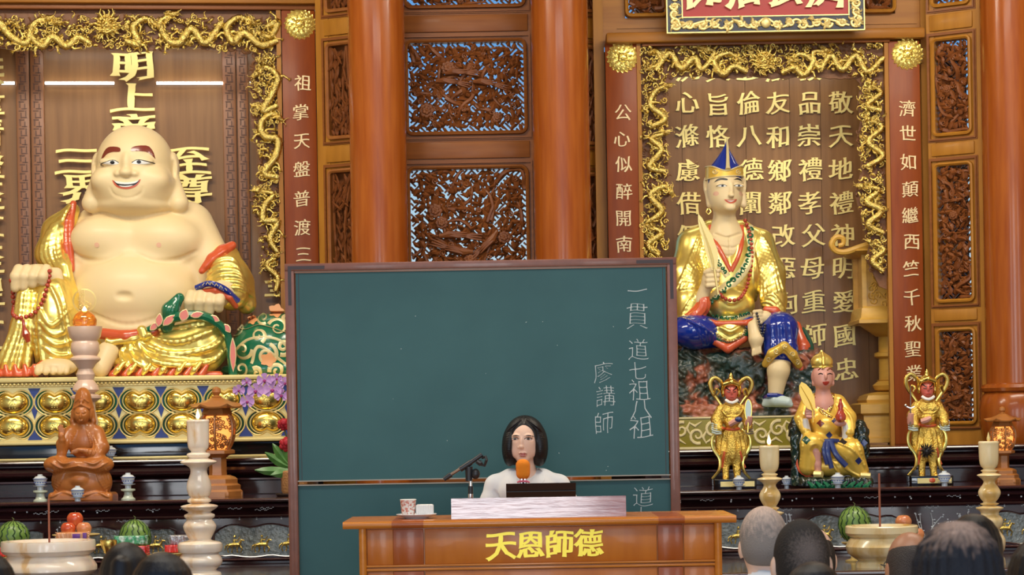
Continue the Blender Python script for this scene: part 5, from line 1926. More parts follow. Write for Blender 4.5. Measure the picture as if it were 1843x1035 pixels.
    for a in ([(248, 610), (240, 630), (252, 652)], [(234, 618), (224, 636), (232, 655)], [(262, 604), (256, 622), (270, 640)]):
        s.draw(a, [2.5, 3.5, 2.5], k=3)
    s.path([(176, 606, 34), (205, 618, 36), (245, 612, 36), (275, 604, 38)], [7, 6, 7, 6], k=3)
    s.cap((262, 596, 40), (266, 606, 42), 9, 8, k=4)
    s.floor_y(yfl)
    s.build('robe', M['gold_bright'], root, T)
    R2 = s.bvh()
    s = Sculpt((170, 425, -90), (460, 690, 95), 2.2)
    s.path([(360, 486, -22), (378, 464, -28), (396, 450, -36), (412, 438, -46)], [6, 10, 12, 8], k=4)
    s.draw([(366, 480), (384, 462), (404, 448)], [2, 3, 2], k=3)
    s.path([(185, 601, 20), (232, 607, 32), (282, 598, 30)], [10, 11, 9], k=5)
    s.path([(366, 526, 26), (392, 524, 34), (416, 537, 26), (426, 552, 12)], [4, 6, 6, 5], k=3)
    s.path([(208, 674, 40), (290, 678, 52), (400, 676, 40)], [7, 8, 7], k=4)
    for x in (216, 238, 262, 290, 318, 346, 372):
        s.cap((x + 8, 660, 56), (x - 2, 677, 60), 4, 7, k=3)
    s.floor_y(yfl)
    s.build('robe_lining', M['st_red'], root, T, label='coral red robe lining')
    s = Sculpt((205, 640, 20), (400, 690, 90), 2.0)
    for x in (224, 248, 274, 304, 333, 360):
        s.path([(x + 10, 654, 58), (x - 1, 668, 66), (x - 6, 674, 64)], [4, 5, 4], k=3)
    s.floor_y(yfl)
    s.build('robe_hem', M['gold_bright'], root, T)
    # blue cuff with cream pattern, green border with red scallops
    MB(T).tube(spline([(357, 519, 22), (382, 513, 38), (408, 522, 36), (430, 543, 14)], 16), 5.5, 8).build('cuff', M['st_blue'], root)
    m = MB(T)
    for i, p in enumerate(spline([(360, 519, 27), (382, 513, 44), (408, 522, 41), (427, 541, 19)], 11)):
        m.tube([(p[0] - 3, p[1] + 2, p[2]), (p[0], p[1] - 2.5, p[2] + .5), (p[0] + 3, p[1] + 2, p[2])], .9, 5)
    m.build('cuff_pattern', M['st_cream'], root)
    bl = [(250, 604), (280, 592), (312, 577), (345, 570), (378, 573), (404, 590), (416, 612), (420, 645), (424, 676)]
    zz = [34, 38, 44, 50, 52, 44, 36, 32, 30]
    MB(T).tube(spline([(x, y, z) for (x, y), z in zip(bl, zz)], 30), np.interp(np.linspace(0, 1, 30), [0, .3, .8, 1], [4, 9, 7, 8]), 8).build('robe_border', M['st_green'], root)
    mr, mc = MB(T), MB(T)
    for (x0, y0, x1, y1, w_, z) in ((278, 596, 292, 583, 5, 48), (293, 590, 296, 567, 6, 52), (302, 588, 322, 570, 6, 54), (336, 580, 344, 560, 8, 60), (352, 572, 374, 567, 5, 62), (384, 572, 402, 580, 5, 56),
                                    (410, 586, 420, 600, 5, 48), (424, 610, 425, 670, 5, 42)):
        p = leafpoly(x0, y0, x1, y1, w_)
        mr.prism(p, z - 6, z, axis=2)
        mc.tube([(a, b_, z - 1) for a, b_ in p + [p[0]]], 1.3, 5)
    mr.build('border_scallop', M['st_red'], root)
    mc.build('border_outline', M['st_cream'], root)
    # beads
    front = lambda x, y: max([q for q in (zray(B, x, y), zray(R1, x, y), 0) if q is not None])
    pts = [(97, 491), (95, 508), (91, 527), (86, 546), (76, 562), (62, 571), (46, 575), (33, 568), (26, 552), (24, 534), (24, 516), (30, 506)]
    bead_string([(x, y, front(x, y) + 3) for x, y in pts], 4.4, T, root, M['bead'], 1.95)
    MB(T).tube([(55, 578, 62), (57, 592, 62), (60, 604, 62), (64, 618, 60)], [3, 3, 8, 4], 8).build('tassel', M['bead'], root)
    # the sack
    s = Sculpt((395, 535, -110), (585, 688, 60), 2.2)
    s.ell((480, 630, -40), (70, 58, 62))
    s.ell((500, 605, -55), (70, 45, 55), k=20)
    s.ell((480, 665, -40), (90, 20, 60), k=14)
    sk = s
    s.floor_y(yfl)
    s.build('sack', M['st_green'], root, T, label='glossy green sack with cream scrolls')
    SB = s.bvh()
    lines = []
    for (x, y, r_, h_, a) in ((442, 566, 9, 1, 0), (425, 590, 14, -1, 2.2), (472, 572, 13, 1, 1), (500, 590, 17, 1, 3.5), (466, 605, 15, -1, 1), (438, 630, 19, 1, 0), (482, 640, 20, 1, 5), (512, 625, 15, -1, 2),
                              (500, 668, 14, 1, 3), (436, 664, 13, -1, 3), (515, 570, 10, 1, 0), (464, 672, 10, 1, 4), (530, 600, 14, 1, 2), (540, 650, 16, -1, 2)):
        lines.append((swirl(x, y, r_, 1.3, a, 20, h_), np.linspace(4.2, 2.4, 20)))
    lines += [[(410, 580), (440, 592), (470, 585), (520, 600)], [(415, 640), (450, 612), (500, 612), (530, 640)], [(450, 560), (480, 556), (520, 562)], [(455, 655), (470, 625), (520, 660)]]
    drape_tubes([(L if isinstance(L, tuple) else (L, [3.4] * 2)) for L in lines], SB, T, 'sack_scrolls', M['st_cream'], root, 3.0, 6, flat=.25, ns=34)
    for (x, y, r_) in ((494, 546 + 12, 13), (452, 575, 9), (485, 648, 13), (540, 590, 12)):
        p = []
        for i in range(20):
            a = 2 * PI * i / 20
            rr = r_ * (1 + .18 * math.cos(5 * a))
            p.append((x + rr * math.cos(a), y + rr * math.sin(a) * .9))
        drape(p, SB, T, 'sack_flower', M['st_peach'], root, 3, 2.2, ns=0)
    s = Sculpt((295, 520, 0), (350, 600, 80), 1.8)
    s.path([(305, 590, 30), (312, 560, 36), (328, 538, 34)], [12, 15, 9], k=4)
    for i in range(6):
        s.draw([(300 + i * 7, 582), (306 + i * 6, 556), (322 + i * 3, 536)], 1.4, k=2, op='-', lift=.5)
    s.build('sack_neck', M['st_green'], root, T)
    return root


buddha()

# ================================================================ THE STATUE IN THE BLUE POINTED HAT
def band(pts, w_, bvh, T, name, m1, m2, parent, z=2.0, seed=0):
    """flat painted band along a surface with small scroll marks on it"""
    drape_tubes([(pts, w_)], bvh, T, name, m1, parent, w_, 6, lift=0, flat=.35, ns=26)
    q = spline(pts, 60)
    L = np.concatenate([[0], np.cumsum(np.linalg.norm(np.diff(q, axis=0), axis=1))])
    ww = float(np.mean(np.atleast_1d(w_)))
    lines = []
    t = ww
    i = 0
    while t < L[-1] - ww * .6:
        x, y = np.interp(t, L, q[:, 0]), np.interp(t, L, q[:, 1])
        lines.append((swirl(x, y, ww * .62, 1.0, i * 2.4, 9, 1 if i % 2 else -1), [ww * .24] * 2))
        t += ww * 1.25
        i += 1
    drape_tubes(lines, bvh, T, name + '_pattern', m2, parent, 1, 4, lift=ww * .36, kind='stuff')


def blue_hat_statue():
    T = mapD(14.1)
    b = T([[1340, 806, -60]])[0]
    root = thing('seated_statue', 'large seated statue in a tall blue pointed hat, gold robe and blue trousers', 'statue', tuple(b))
    s = Sculpt((1215, 285, -125), (1435, 735, 85), 1.5)
    s.ell((1308, 330, -45), (33, 45, 38))
    s.ell((1310, 356, -41), (28, 27, 33), k=10)
    s.cap((1309, 380, -55), (1310, 415, -62), 20, 25, k=8)
    s.ell((1313, 450, -72), (46, 60, 44), k=14)
    s.ell((1317, 341, -9), (4.2, 13, 5), k=4)
    s.ell((1317, 351, -4), (5.5, 4, 5), k=3)
    for x in (1299, 1332):
        s.ell((x, 333, -14), (9, 4.5, 5), k=3)
    s.ell((1316, 372, -14), (10, 7, 7), k=6)
    for (x, sg) in ((1276, -1), (1343, 1)):
        s.ell((x, 328, -52), (6, 17, 10), k=3)
        s.cap((x + 1 - sg, 344, -50), (x + 3 - sg * 3, 364, -46), 5, 6.5, k=3)
        s.ell((x + sg * 2, 328, -44), (2.5, 10, 4), k=2, op='-')
    s.draw([(1290, 418), (1312, 425), (1338, 416)], 1.2, k=3, op='-')
    s.draw([(1316, 425), (1318, 480)], 1.2, k=3, op='-', n=8)
    for y in (440, 455, 468):
        s.draw([(1296, y), (1318, y + 4), (1336, y - 1)], .9, k=3, op='-', n=8)
    # raised hand with the fan, resting hand, bare foot, shin
    s.ell((1276, 504, 12), (14, 18, 12), k=4)
    for i in range(4):
        s.cap((1272, 490 + i * 8.5, 22), (1291 - i, 489 + i * 8.5, 24), 4.8, 4.2, k=1.8)
    s.cap((1268, 492, 20), (1282, 484, 26), 4.5, 4, k=2)
    s.cap((1262, 540, 0), (1272, 512, 8), 12, 11, k=4)
    s.ell((1373, 572, 20), (15, 12, 11), k=4)
    for i in range(4):
        s.cap((1366, 562 + i * 6.5, 28), (1354 + i * .5, 563 + i * 7, 32), 4.2, 3.6, k=1.8)
    s.path([(1352, 588, 30), (1357, 612, 36), (1357, 632, 36)], [10, 13, 8], k=4)
    for i in range(4):
        s.cap((1363 - i * 4, 628 + i * 1.5, 42), (1364 - i * 4.5, 636 + i * 1.5, 42), 3, 2.6, k=1.5)
    s.path([(1402, 642, 28), (1397, 668, 34), (1391, 715, 34)], [20, 19.5, 12.5], k=6)
    s.build('body', M['skin_st'], root, T)
    B = s.bvh()
    for L in ([(1286, 327), (1293, 320.5), (1302, 319.5), (1310, 321), (1309, 323.5), (1300, 322.5), (1293, 324)], [(1322, 322), (1329, 318.5), (1336, 319.5), (1339, 323), (1335, 322.3), (1329, 321.5)]):
        drape(L, B, T, 'eyebrow', M['st_black'], root, 2, .7)
    for (x, y, w_) in ((1300, 334, 8), (1330, 333.5, 7)):
        drape([(x - w_, y), (x - w_ * .4, y - 1.8), (x + w_ * .4, y - 1.8), (x + w_, y), (x, y + 1.5)], B, T, 'eye', M['st_white'], root, 1.5, .6)
        drape(circ(x + 1, y - .3, 2.4, 1.6), B, T, 'iris', M['st_black'], root, 1.2, 1.0, ns=0)
        drape_tubes([[(x - w_ - 1.5, y), (x - w_ * .4, y - 2.4), (x + w_ * .4, y - 2.4), (x + w_ + 1, y)]], B, T, 'eye_line', M['st_black'], root, .6, 5)
    drape([(1304, 358), (1311, 358.5), (1316, 359.5), (1321, 358.3), (1328, 357), (1324, 363), (1316, 365.5), (1309, 363)], B, T, 'lips', M['st_lip'], root, 1.5, .7)
    drape([(1308, 359.6), (1316, 360.5), (1324, 359), (1316, 362.5)], B, T, 'teeth', M['st_white'], root, 1.5, 1.2)
    for (x, y) in ((1290, 347), (1337, 346)):
        drape(circ(x, y, 5, 4), B, T, 'blush', M['st_pink'], root, 2, .25)
    MB(T).tube([(1277, 372, -36), (1274, 378, -34), (1278, 383, -33), (1283, 378, -34), (1280, 372, -36)], 1.3, 6).build('earring', M['gold_bright'], root)
    m = MB(T)
    m.tube([(1281, 318, -30), (1281, 330, -31), (1279, 342, -34)], [4, 3.5, 1], 6)
    m.build('sideburn', M['st_navy'], root)
    # hat
    m = MB(T)
    n, v, f = 28, [], []
    prof = [(246, 0.8), (255, 3), (266, 8), (278, 16), (288, 23), (298, 30), (312, 33), (318, 33)]
    for (y, r) in prof:
        sh_ = 5 * (318 - y) / 72
        for k in range(n):
            a = 2 * PI * k / n
            v.append((1307.5 + sh_ + r * math.cos(a), y + (1.5 * math.sin(a) if r > 5 else 0), -46 + r * 1.12 * math.sin(a)))
    for i in range(len(prof) - 1):
        for k in range(n):
            f.append((i * n + k, i * n + (k + 1) % n, (i + 1) * n + (k + 1) % n, (i + 1) * n + k))
    f += [tuple(range(n)), tuple((len(prof) - 1) * n + k for k in range(n))]
    m.add(v, f)
    m.build('hat', M['st_blue'], root, T and 'cobalt blue pointed hat')
    m = MB(T)
    m.tube([(1312.5, 243, -46), (1313, 262, -36), (1312, 280, -22), (1311, 296, -11), (1311, 304, -7)], [1.6, 2.4, 3, 3.6, 5], 8)
    m.build('hat_ridge', M['st_cream'], root)
    m = MB(T)
    v, f = [], []
    for k in range(n + 1):
        a = 2 * PI * k / n
        front = max(0, math.sin(a))
        top = 296 + 10 * front ** 6
        bot = 316 + 3 * math.cos(a) * -1
        for (y, r) in ((top, 34.2), (bot, 34.8), (bot, 32.5), (top, 32)):
            v.append((1308 + r * math.cos(a), y, -46 + r * 1.1 * math.sin(a)))
    for k in range(n):
        for j in range(4):
            f.append((k * 4 + j, k * 4 + (j + 1) % 4, k * 4 + 4 + (j + 1) % 4, k * 4 + 4 + j))
    m.add(v, f)
    m.build('hat_band', M['st_yellow'], root)
    m = MB(T)
    for dy in (0, 1):
        m.tube([(1308 + 35 * math.cos(2 * PI * k / 40), ((296 + 10 * max(0, math.sin(2 * PI * k / 40)) ** 6) if dy == 0 else 316 - 3 * math.cos(2 * PI * k / 40)), -46 + 38.5 * math.sin(2 * PI * k / 40)) for k in range(41)], 1.2, 5)
    for x in (1288, 1330):
        m.tube([(a, b_, -46 + 38.6 * math.sqrt(max(0, 1 - ((a - 1308) / 35) ** 2))) for a, b_ in swirl(x, 307, 5, 1.3, 0, 14)], 1.0, 5)
    m.build('band_outline', M['st_cream'], root)
    # robe
    s = Sculpt((1205, 388, -135), (1425, 640, 70), 1.6)
    s.path([(1252, 432, -72), (1285, 408, -76), (1312, 402, -80), (1342, 408, -76), (1372, 432, -72)], [26, 17, 14, 17, 26], k=10)
    s.ell((1313, 490, -70), (64, 90, 48), k=12)
    s.path([(1250, 435, -72), (1238, 490, -48), (1242, 545, -24), (1236, 575, -10)], [26, 29, 26, 16], k=12)
    s.path([(1376, 435, -72), (1390, 490, -50), (1396, 540, -26), (1402, 562, -16)], [26, 28, 22, 14], k=12)
    s.ell((1318, 548, -32), (44, 34, 34), k=12)
    s.ell((1310, 596, 6), (34, 24, 24), k=8)
    s.path([(1312, 392, -24), (1314, 440, -22), (1318, 482, -18)], [25, 17, 3], k=3, op='-')
    s.folds([(1262, 420), (1246, 460), (1220, 520)], [(1276, 470), (1268, 500), (1262, 516)], 8, [1, 2.6, 3.4], k=2.5)
    s.folds([(1262, 520), (1240, 545), (1218, 590)], [(1268, 524), (1258, 550), (1246, 575)], 6, [1, 2.4, 3], k=2.5)
    s.folds([(1372, 412), (1392, 450), (1410, 520)], [(1364, 440), (1372, 490), (1366, 536)], 8, [1, 2.6, 3.4], k=2.5)
    s.folds([(1362, 545), (1390, 530), (1414, 560)], [(1360, 552), (1375, 556), (1398, 562)], 5, [1, 2.2, 2], k=2.5)
    for a in ([(1290, 530), (1316, 545), (1345, 532)], [(1288, 600), (1310, 612), (1336, 600)], [(1294, 590), (1312, 598), (1330, 588)]):
        s.draw(a, [1.5, 3, 1.5], k=3)
    s.build('robe', M['gold_bright'], root, T)
    R = s.bvh()
    s2 = Sculpt((1205, 500, -60), (1470, 690, 70), 1.8)
    s2.path([(1266, 528, 2), (1266, 548, 0), (1250, 568, 4), (1228, 582, 0)], [9, 13, 13, 12], k=4)
    s2.folds([(1262, 530), (1256, 556), (1226, 578)], [(1274, 532), (1274, 556), (1262, 574)], 4, [1.5, 3, 3], k=2)
    s2.path([(1378, 557, 8), (1394, 560, 6), (1412, 574, -2)], [6, 8, 6], k=3)
    s2.path([(1276, 578, 16), (1290, 584, 22), (1340, 582, 24), (1352, 577, 18)], [4, 5, 5, 4], k=3)
    s2.path([(1436, 585, -20), (1447, 625, -8), (1442, 664, 0)], [8, 13, 8], k=4)
    s2.path([(1280, 612, 14), (1308, 628, 20), (1338, 610, 16)], [7, 8, 7], k=4)
    s2.build('robe_lining', M['st_red'], root, T)
    drape_tubes([([(1283, 400), (1292, 432), (1305, 462), (1318, 487)], [4, 4.5, 4])], R, T, 'collar_edge', M['st_red'], root, 4, 6, flat=.6, ns=20, zdef=-40)
    drape_tubes([([(1341, 400), (1339, 430), (1331, 460), (1318, 487)], [4, 4.5, 4])], R, T, 'collar_edge', M['st_red'], root, 4, 6, flat=.6, ns=20, zdef=-40)
    band([(1355, 400), (1356, 440), (1342, 480), (1316, 510), (1285, 536), (1272, 548)], [7, 9.5, 10.5, 10.5, 10, 8], R, T, 'collar', M['st_cream'], M['st_green'], root)
    band([(1288, 440), (1296, 470), (1312, 496)], [5, 7, 6], R, T, 'collar', M['st_cream'], M['st_green'], root)
    band([(1270, 566), (1292, 571), (1325, 571), (1354, 563)], [6, 7, 7, 6], R, T, 'belt', M['st_cream'], M['st_green'], root)
    band([(1278, 590), (1290, 608), (1310, 616), (1332, 608), (1344, 590)], [6, 7, 7, 7, 6], R, T, 'hem', M['st_green'], M['st_cream'], root)
    # trousers
    s = Sculpt((1205, 550, -60), (1450, 665, 85), 1.8)
    s.ell((1248, 596, 0), (46, 31, 44))
    s.path([(1300, 600, -10), (1250, 600, 5)], [26, 28], k=10)
    s.ell((1402, 592, 16), (33, 30, 36), k=8)
    s.path([(1350, 590, -20), (1400, 595, 10), (1402, 630, 24)], [22, 28, 32], k=10)
    for i in range(5):
        s.draw([(1222 + i * 7, 572 + i * 2), (1250 + i * 8, 590 + i * 4), (1262 + i * 7, 620)], [1, 2, 1], k=2.5)
    for i in range(4):
        s.draw([(1382 + i * 11, 578), (1384 + i * 11, 610), (1382 + i * 12, 640)], [1, 2, 1.5], k=2.5)
    s.build('trousers', M['st_blue'], root, T)
    TB = s.bvh()
    s = Sculpt((1360, 600, -30), (1450, 672, 80), 1.5)
    s.path([(1374, 656, 34), (1384, 638, 50), (1404, 626, 58), (1420, 640, 50), (1433, 658, 36)], [7, 9, 9, 9, 7], k=3)
    s.build('trouser_hem', M['st_yellow'], root, T)
    HB = s.bvh()
    drape_tubes([swirl(x, y, 5, 1.2, a, 12) for x, y, a in ((1378, 648, 0), (1390, 634, 1), (1405, 626, 2), (1419, 640, 3), (1429, 654, 4))], HB, T, 'hem_pattern', M['st_cream'], root, 1.0, 5, kind='stuff')
    MB(T).tube(spline([(1446, 590, -16), (1460, 625, -6), (1454, 664, 0), (1440, 678, 2)], 14), [4, 6, 6, 6, 6, 6, 6, 6, 6, 6, 6, 5, 4, 3], 8).build('robe_edge', M['st_dgreen'], root)
    # shoe
    s = Sculpt((1362, 700, 0), (1425, 738, 75), 1.3)
    s.path([(1378, 724, 30), (1392, 721, 44), (1410, 724, 54)], [9, 11, 9], k=4)
    s.cap((1372, 728, 30), (1416, 729, 56), 4.5, 4.5, k=3)
    s.build('shoe', M['st_pale'], root, T)
    MB(T).tube([(1374, 716, 28), (1378, 712, 48), (1392, 712, 54), (1404, 714, 46)], [4, 4.5, 4, 3], 8).build('shoe_strap', M['st_blue'], root)
    # fan and strings of beads
    m = MB(T)
    p = [(1254, 387), (1262, 396), (1266, 404), (1272, 416), (1279, 426), (1284, 440), (1289, 452), (1290, 470), (1287, 488), (1278, 488), (1273, 470), (1266, 452), (1263, 434), (1257, 418), (1254, 402)]
    m.prism(p, 26, 29, axis=2)
    for i in range(7):
        m.tube([(1256 + i * 3.2, 398 + i * 8, 29.5), (1270 + i * 1.8, 440 + i * 5, 30), (1282, 486, 30)], [.5, 1.1, 1.2], 5)
    m.tube([(1283, 484, 28), (1287, 512, 28), (1290, 532, 28)], 2.2, 6)
    m.build('feather_fan', M['gold_pale'], root)
    fz = lambda x, y: max([q for q in (zray(B, x, y), zray(R, x, y), -60) if q is not None]) + 3
    bead_string([(x, y, fz(x, y)) for x, y in ((1266, 392), (1269, 398), (1272, 406), (1275, 414))], 3.3, T, root, M['bead'])
    bead_string([(x, y, fz(x, y)) for x, y in ((1347, 392), (1354, 412), (1357, 440), (1356, 470), (1351, 500), (1343, 522), (1331, 537), (1316, 541), (1302, 536), (1294, 522))], 3.8, T, root, M['bead'])
    bead_string([(1358, 566, 36), (1361, 580, 42), (1364, 594, 44), (1367, 606, 44), (1371, 596, 42), (1373, 584, 36)], 2.6, T, root, M['dbead'])
    # rock seat and painted base
    s = Sculpt((1200, 618, -125), (1490, 756, 45), 2.0)
    s.box((1342, 690, -50), (128, 58, 62), 14)
    s.ell((1410, 650, -30), (60, 30, 40), k=12)
    s.noise(9, 14, 3)
    s.box((1342, 742, -40), (132, 14, 70), 6, k=8)
    s.noise(2.2, 6, 5)
    s.build('rock_seat', M['rock'], root, T)
    pl = Pl(13.85, 1340, 0)
    a, y0, b_, y1 = pl.rect(1208, 749, 1470, 806)
    y1 = pl.zrow(Z1)
    MB(pl.T).box(a, b_, y0, y1, -115, 0, 1.5).build('base', M['olive'], root, 'olive green base with cream scrollwork')
    m = MB(pl.T)
    moulded(pl.T, m, a + 3, y0 + 3, b_ - 3, y1 - 3, 0, 3, -1, 1.5)
    yc = (y0 + y1) / 2
    for i in range(9):
        x = a + 18 + i * 29
        s_ = 1 if i % 2 else -1
        m.tube([(p_[0], p_[1], .6) for p_ in swirl(x, yc + s_ * 5, 15, 1.35, 1.2 * s_, 20, s_)], np.linspace(3.2, 1.6, 20), 6, flat=.5)
        m.tube([(x - 14, yc - s_ * 18, .6), (x - 4, yc - s_ * 12, .6), (x + 8, yc - s_ * 20, .6)], [1.2, 3, .8], 6, flat=.5)
        m.tube([(x + 16, yc + s_ * 20, .6), (x + 10, yc + s_ * 8, .6), (x + 18, yc - s_ * 6, .6)], [1, 3, 1], 6, flat=.5)
    m.build('base_scrolls', M['st_cream'], root)
    return root


blue_hat_statue()

# ================================================================ SMALL FIGURES
def warrior(cx, label, baton):
    """gilt armoured guardian, about 190 px tall, feet on a black base; drawn round x = 1315 and moved"""
    D = 12.88
    T0 = mapD(D)
    dx, dy = cx - 1315, -(cx - 1315) * math.tan(ROLL)

    def T(v):
        v = np.array(v, float).reshape(-1, 3)
        v[:, 0] += dx
        v[:, 1] += dy
        return T0(v)
    b = T([[1320, 881, -10]])[0]
    b[2] = 1.125
    root = thing('guardian_figure', label, 'figurine', tuple(b), group=None)
    s = Sculpt((1296, 686, -30), (1335, 735, 25), .8)
    s.ell((1316, 706, -3), (12, 15, 13))
    s.ell((1316, 714, 0), (9, 7, 10), k=3)
    s.ell((1316, 706, 10), (2, 5, 3), k=2)
    s.cap((1316, 715, -5), (1316, 728, -6), 7, 8, k=3)
    s.build('head', M['st_redface'], root, T)
    B = s.bvh()
    for sg in (-1, 1):
        drape_tubes([([(1316 + sg * 2.5, 703), (1316 + sg * 6, 700.5), (1316 + sg * 9.5, 698)], [1.1] * 2)], B, T, 'eyebrow', M['st_black'], root, 1, 5)
        drape_tubes([([(1316 + sg * 3, 706), (1316 + sg * 8, 705)], [.8] * 2)], B, T, 'eye', M['st_black'], root, 1, 5)
    drape_tubes([([(1312.5, 716), (1316, 715), (1319.5, 716)], [.8] * 2)], B, T, 'mouth', M['st_dred'], root, 1, 5)
    s = Sculpt((1288, 668, -35), (1345, 722, 22), .9)
    s.path([(1301, 703, -5), (1304, 692, 4), (1316, 688, 9), (1328, 692, 4), (1331, 703, -5)], [3.4, 4, 4.5, 4, 3.4], k=2.5)
    s.ell((1316, 692, -8), (14, 11, 14), k=3)
    s.path([(1316, 684, -6), (1316, 676, -6), (1316, 671, -6)], [5, 3, 1], k=2)
    for sg in (-1, 1):
        s.ell((1316 + sg * 14, 708, -6), (3.5, 7, 7), k=2)
        s.ell((1316 + sg * 8, 690, 5), 3, k=1.5)
    s.build('helmet', M['gold'], root, T)
    MB(T).tube([(1306, 720, 4), (1311, 724, 9), (1317, 725, 10), (1323, 723, 8), (1327, 720, 3)], 2.8, 6).build('neck_scarf', M['st_white'], root)
    # body armour and robe
    s = Sculpt((1276, 720, -40), (1362, 868, 40), 1.0)
    s.ell((1317, 745, -6), (22, 24, 16))
    s.ell((1308, 740, 2), (10, 10, 10), k=3)
    s.ell((1327, 740, 2), (10, 10, 10), k=3)
    s.ell((1317, 760, 2), (13, 12, 12), k=4)
    s.ell((1318, 785, -4), (19, 20, 15), k=5)
    s.ell((1319, 812, -4), (27, 26, 16), k=6)
    s.ell((1297, 800, -8), (9, 30, 9), k=5)
    s.ell((1340, 800, -8), (9, 30, 9), k=5)
    s.path([(1309, 820, 0), (1306, 845, 0), (1306, 860, 2)], [9, 6, 6], k=3)
    s.path([(1324, 820, 0), (1326, 845, 2), (1327, 860, 4)], [9, 6.5, 6], k=3)
    for x in (1306, 1328):
        s.cap((x, 861, 4), (x + (2 if x > 1316 else -2), 863, 12), 5, 4.5, k=2)
    for a in (([(1303, 778), (1300, 800), (1296, 828)]), ([(1311, 778), (1310, 800), (1306, 834)]), ([(1326, 778), (1330, 800), (1332, 832)]), ([(1333, 778), (1338, 800), (1342, 825)]), ([(1318, 780), (1319, 805), (1318, 840)])):
        s.draw(a, [1.4, 2.4, 1.6], k=1.6)
    for a in (([(1298, 738), (1306, 748), (1316, 750)]), ([(1336, 738), (1328, 748), (1317, 750)]), ([(1303, 728), (1316, 734), (1330, 728)])):
        s.draw(a, 1.2, k=1.2)
    # upper arms and hanging sleeves
    s.path([(1298, 737, -6), (1290, 755, -4), (1292, 772, 4)], [9, 10, 9], k=3)
    s.path([(1336, 737, -6), (1345, 755, -2), (1346, 768, 6)], [9, 9, 8], k=3)
    s.ell((1317, 806, 10), (8, 22, 5), k=3)
    s.build('robe', M['gold_tex'], root, T)
    R = s.bvh()
    drape_tubes([([(1299, 770), (1310, 773), (1325, 773), (1336, 769)], [2.6] * 2)], R, T, 'belt', M['st_red'], root, 2.6, 6)
    for x in (1303, 1331):
        drape_tubes([([(x, 812), (x + (4 if x > 1316 else -2), 830), (x + (10 if x > 1316 else -4), 842)], [1.5, 3, 2])], R, T, 'skirt_trim', M['st_red'], root, 2, 6, zdef=6)
    for sg, x0 in ((-1, 1289), (1, 1346)):
        m = MB(T)
        for i in range(5):
            m.tube([(x0 - 8, 762 + i * 4, 2 + i), (x0, 765 + i * 4, 10 + i), (x0 + 8, 764 + i * 4, 6 + i)], 1.5, 5)
        m.build('arm_guard', M['st_pale'] if sg < 0 or not baton else M['chrome'], root)
    # flying ribbons
    for sg in (-1, 1):
        MB(T).tube(spline([(1316 + sg * 16, 730, -10), (1316 + sg * 26, 716, -10), (1316 + sg * 35, 702, -8), (1316 + sg * 37, 688, -6), (1316 + sg * 29, 680, -5), (1316 + sg * 18, 687, -6), (1316 + sg * 15, 700, -8)], 26),
                   np.interp(np.linspace(0, 1, 26), [0, .4, .8, 1], [2.5, 4.2, 3.6, 1.5]), 8, flat=.6).build('ribbon', M['gold'], root)
        MB(T).tube(spline([(1316 + sg * 30, 712, -8), (1316 + sg * 27, 700, -4), (1316 + sg * 22, 704, -2), (1316 + sg * 25, 711, -2)], 12), 2, 6).build('ribbon_curl', M['gold'], root)
        MB(T).tube(spline([(1316 + sg * 20, 772, -4), (1316 + sg * 33, 786, -2), (1316 + sg * 33, 806, 0), (1316 + sg * 21, 826, 4), (1316 + sg * 22, 846, 4), (1316 + sg * 34, 862, 0)], 26),
                   np.interp(np.linspace(0, 1, 26), [0, .5, 1], [2.2, 3.6, 2.4]), 8, flat=.6).build('ribbon', M['gold'], root)
    if baton:
        MB(T).tube([(1345, 764, 10), (1347, 755, 14), (1348, 749, 16)], [6, 6, 5], 8).build('hand', M['st_rosy'], root)
        m = MB(T)
        m.lathe([(.1, -2), (10, -2), (10, 2), (.1, 2)], (1345, 741, 18), 20, sx=.45, sy=2.0, axis='y') if False else m.prism(circ(1345, 738, 5, 18, 18), 14, 18, axis=2)
        m.build('disc', M['st_pale'], root)
        m = MB(T)
        p_ = circ(1345, 738, 6, 19, 20)
        m.tube([(a, c, 16) for a, c in p_ + [p_[0]]], 1.4, 6)
        m.tube([(1345, 757, 16), (1344, 778, 16)], 1.8, 6)
        m.build('disc_rim', M['gold'], root)
        MB(T).tube([(1312, 764, 14), (1320, 759, 18), (1328, 757, 20)], [5, 5.5, 4], 8).build('hand', M['st_rosy'], root)
        MB(T).ball((1327, 755, 22), (7, 5, 5), 10, 8).build('jewel', M['st_navy'], root)
    else:
        MB(T).tube([(1284, 768, 10), (1283, 758, 14), (1284, 750, 16)], [6, 6, 5], 8).build('hand', M['st_rosy'], root)
        MB(T).tube([(1283, 772, 16), (1283, 740, 16), (1283, 700, 14)], [1.6, 1.4, .8], 6).build('sword_staff', M['bronze'], root)
        m = MB(T)
        m.tube([(1276, 738, 16), (1283, 741, 16), (1290, 738, 16)], 1.6, 6)
        m.ball((1274, 736, 16), 3, 8, 6)
        m.build('staff_guard', M['chrome'], root)
        MB(T).tube([(1303, 765, 14), (1312, 762, 18), (1319, 758, 18)], [5, 5.5, 3.5], 8).build('hand', M['st_rosy'], root)
        m = MB(T)
        R_ = random.Random(3)
        m.ball((1312, 818, 16), 9, 12, 9)
        for i in range(40):
            a, z = R_.uniform(0, 6.3), R_.uniform(-.6, 1)
            rr = math.sqrt(1 - z * z)
            d = (rr * math.cos(a), rr * math.sin(a), z)
            m.tube([(1312 + d[0] * 7, 818 + d[1] * 7, 16 + d[2] * 7), (1312 + d[0] * 16, 818 + d[1] * 16, 16 + d[2] * 16)], [1.6, .2], 4)
        m.build('spiky_tassel', M['st_black'], root)
    u0, u1 = T([[1284, 863, 18]])[0], T([[1360, 882, -30]])[0]
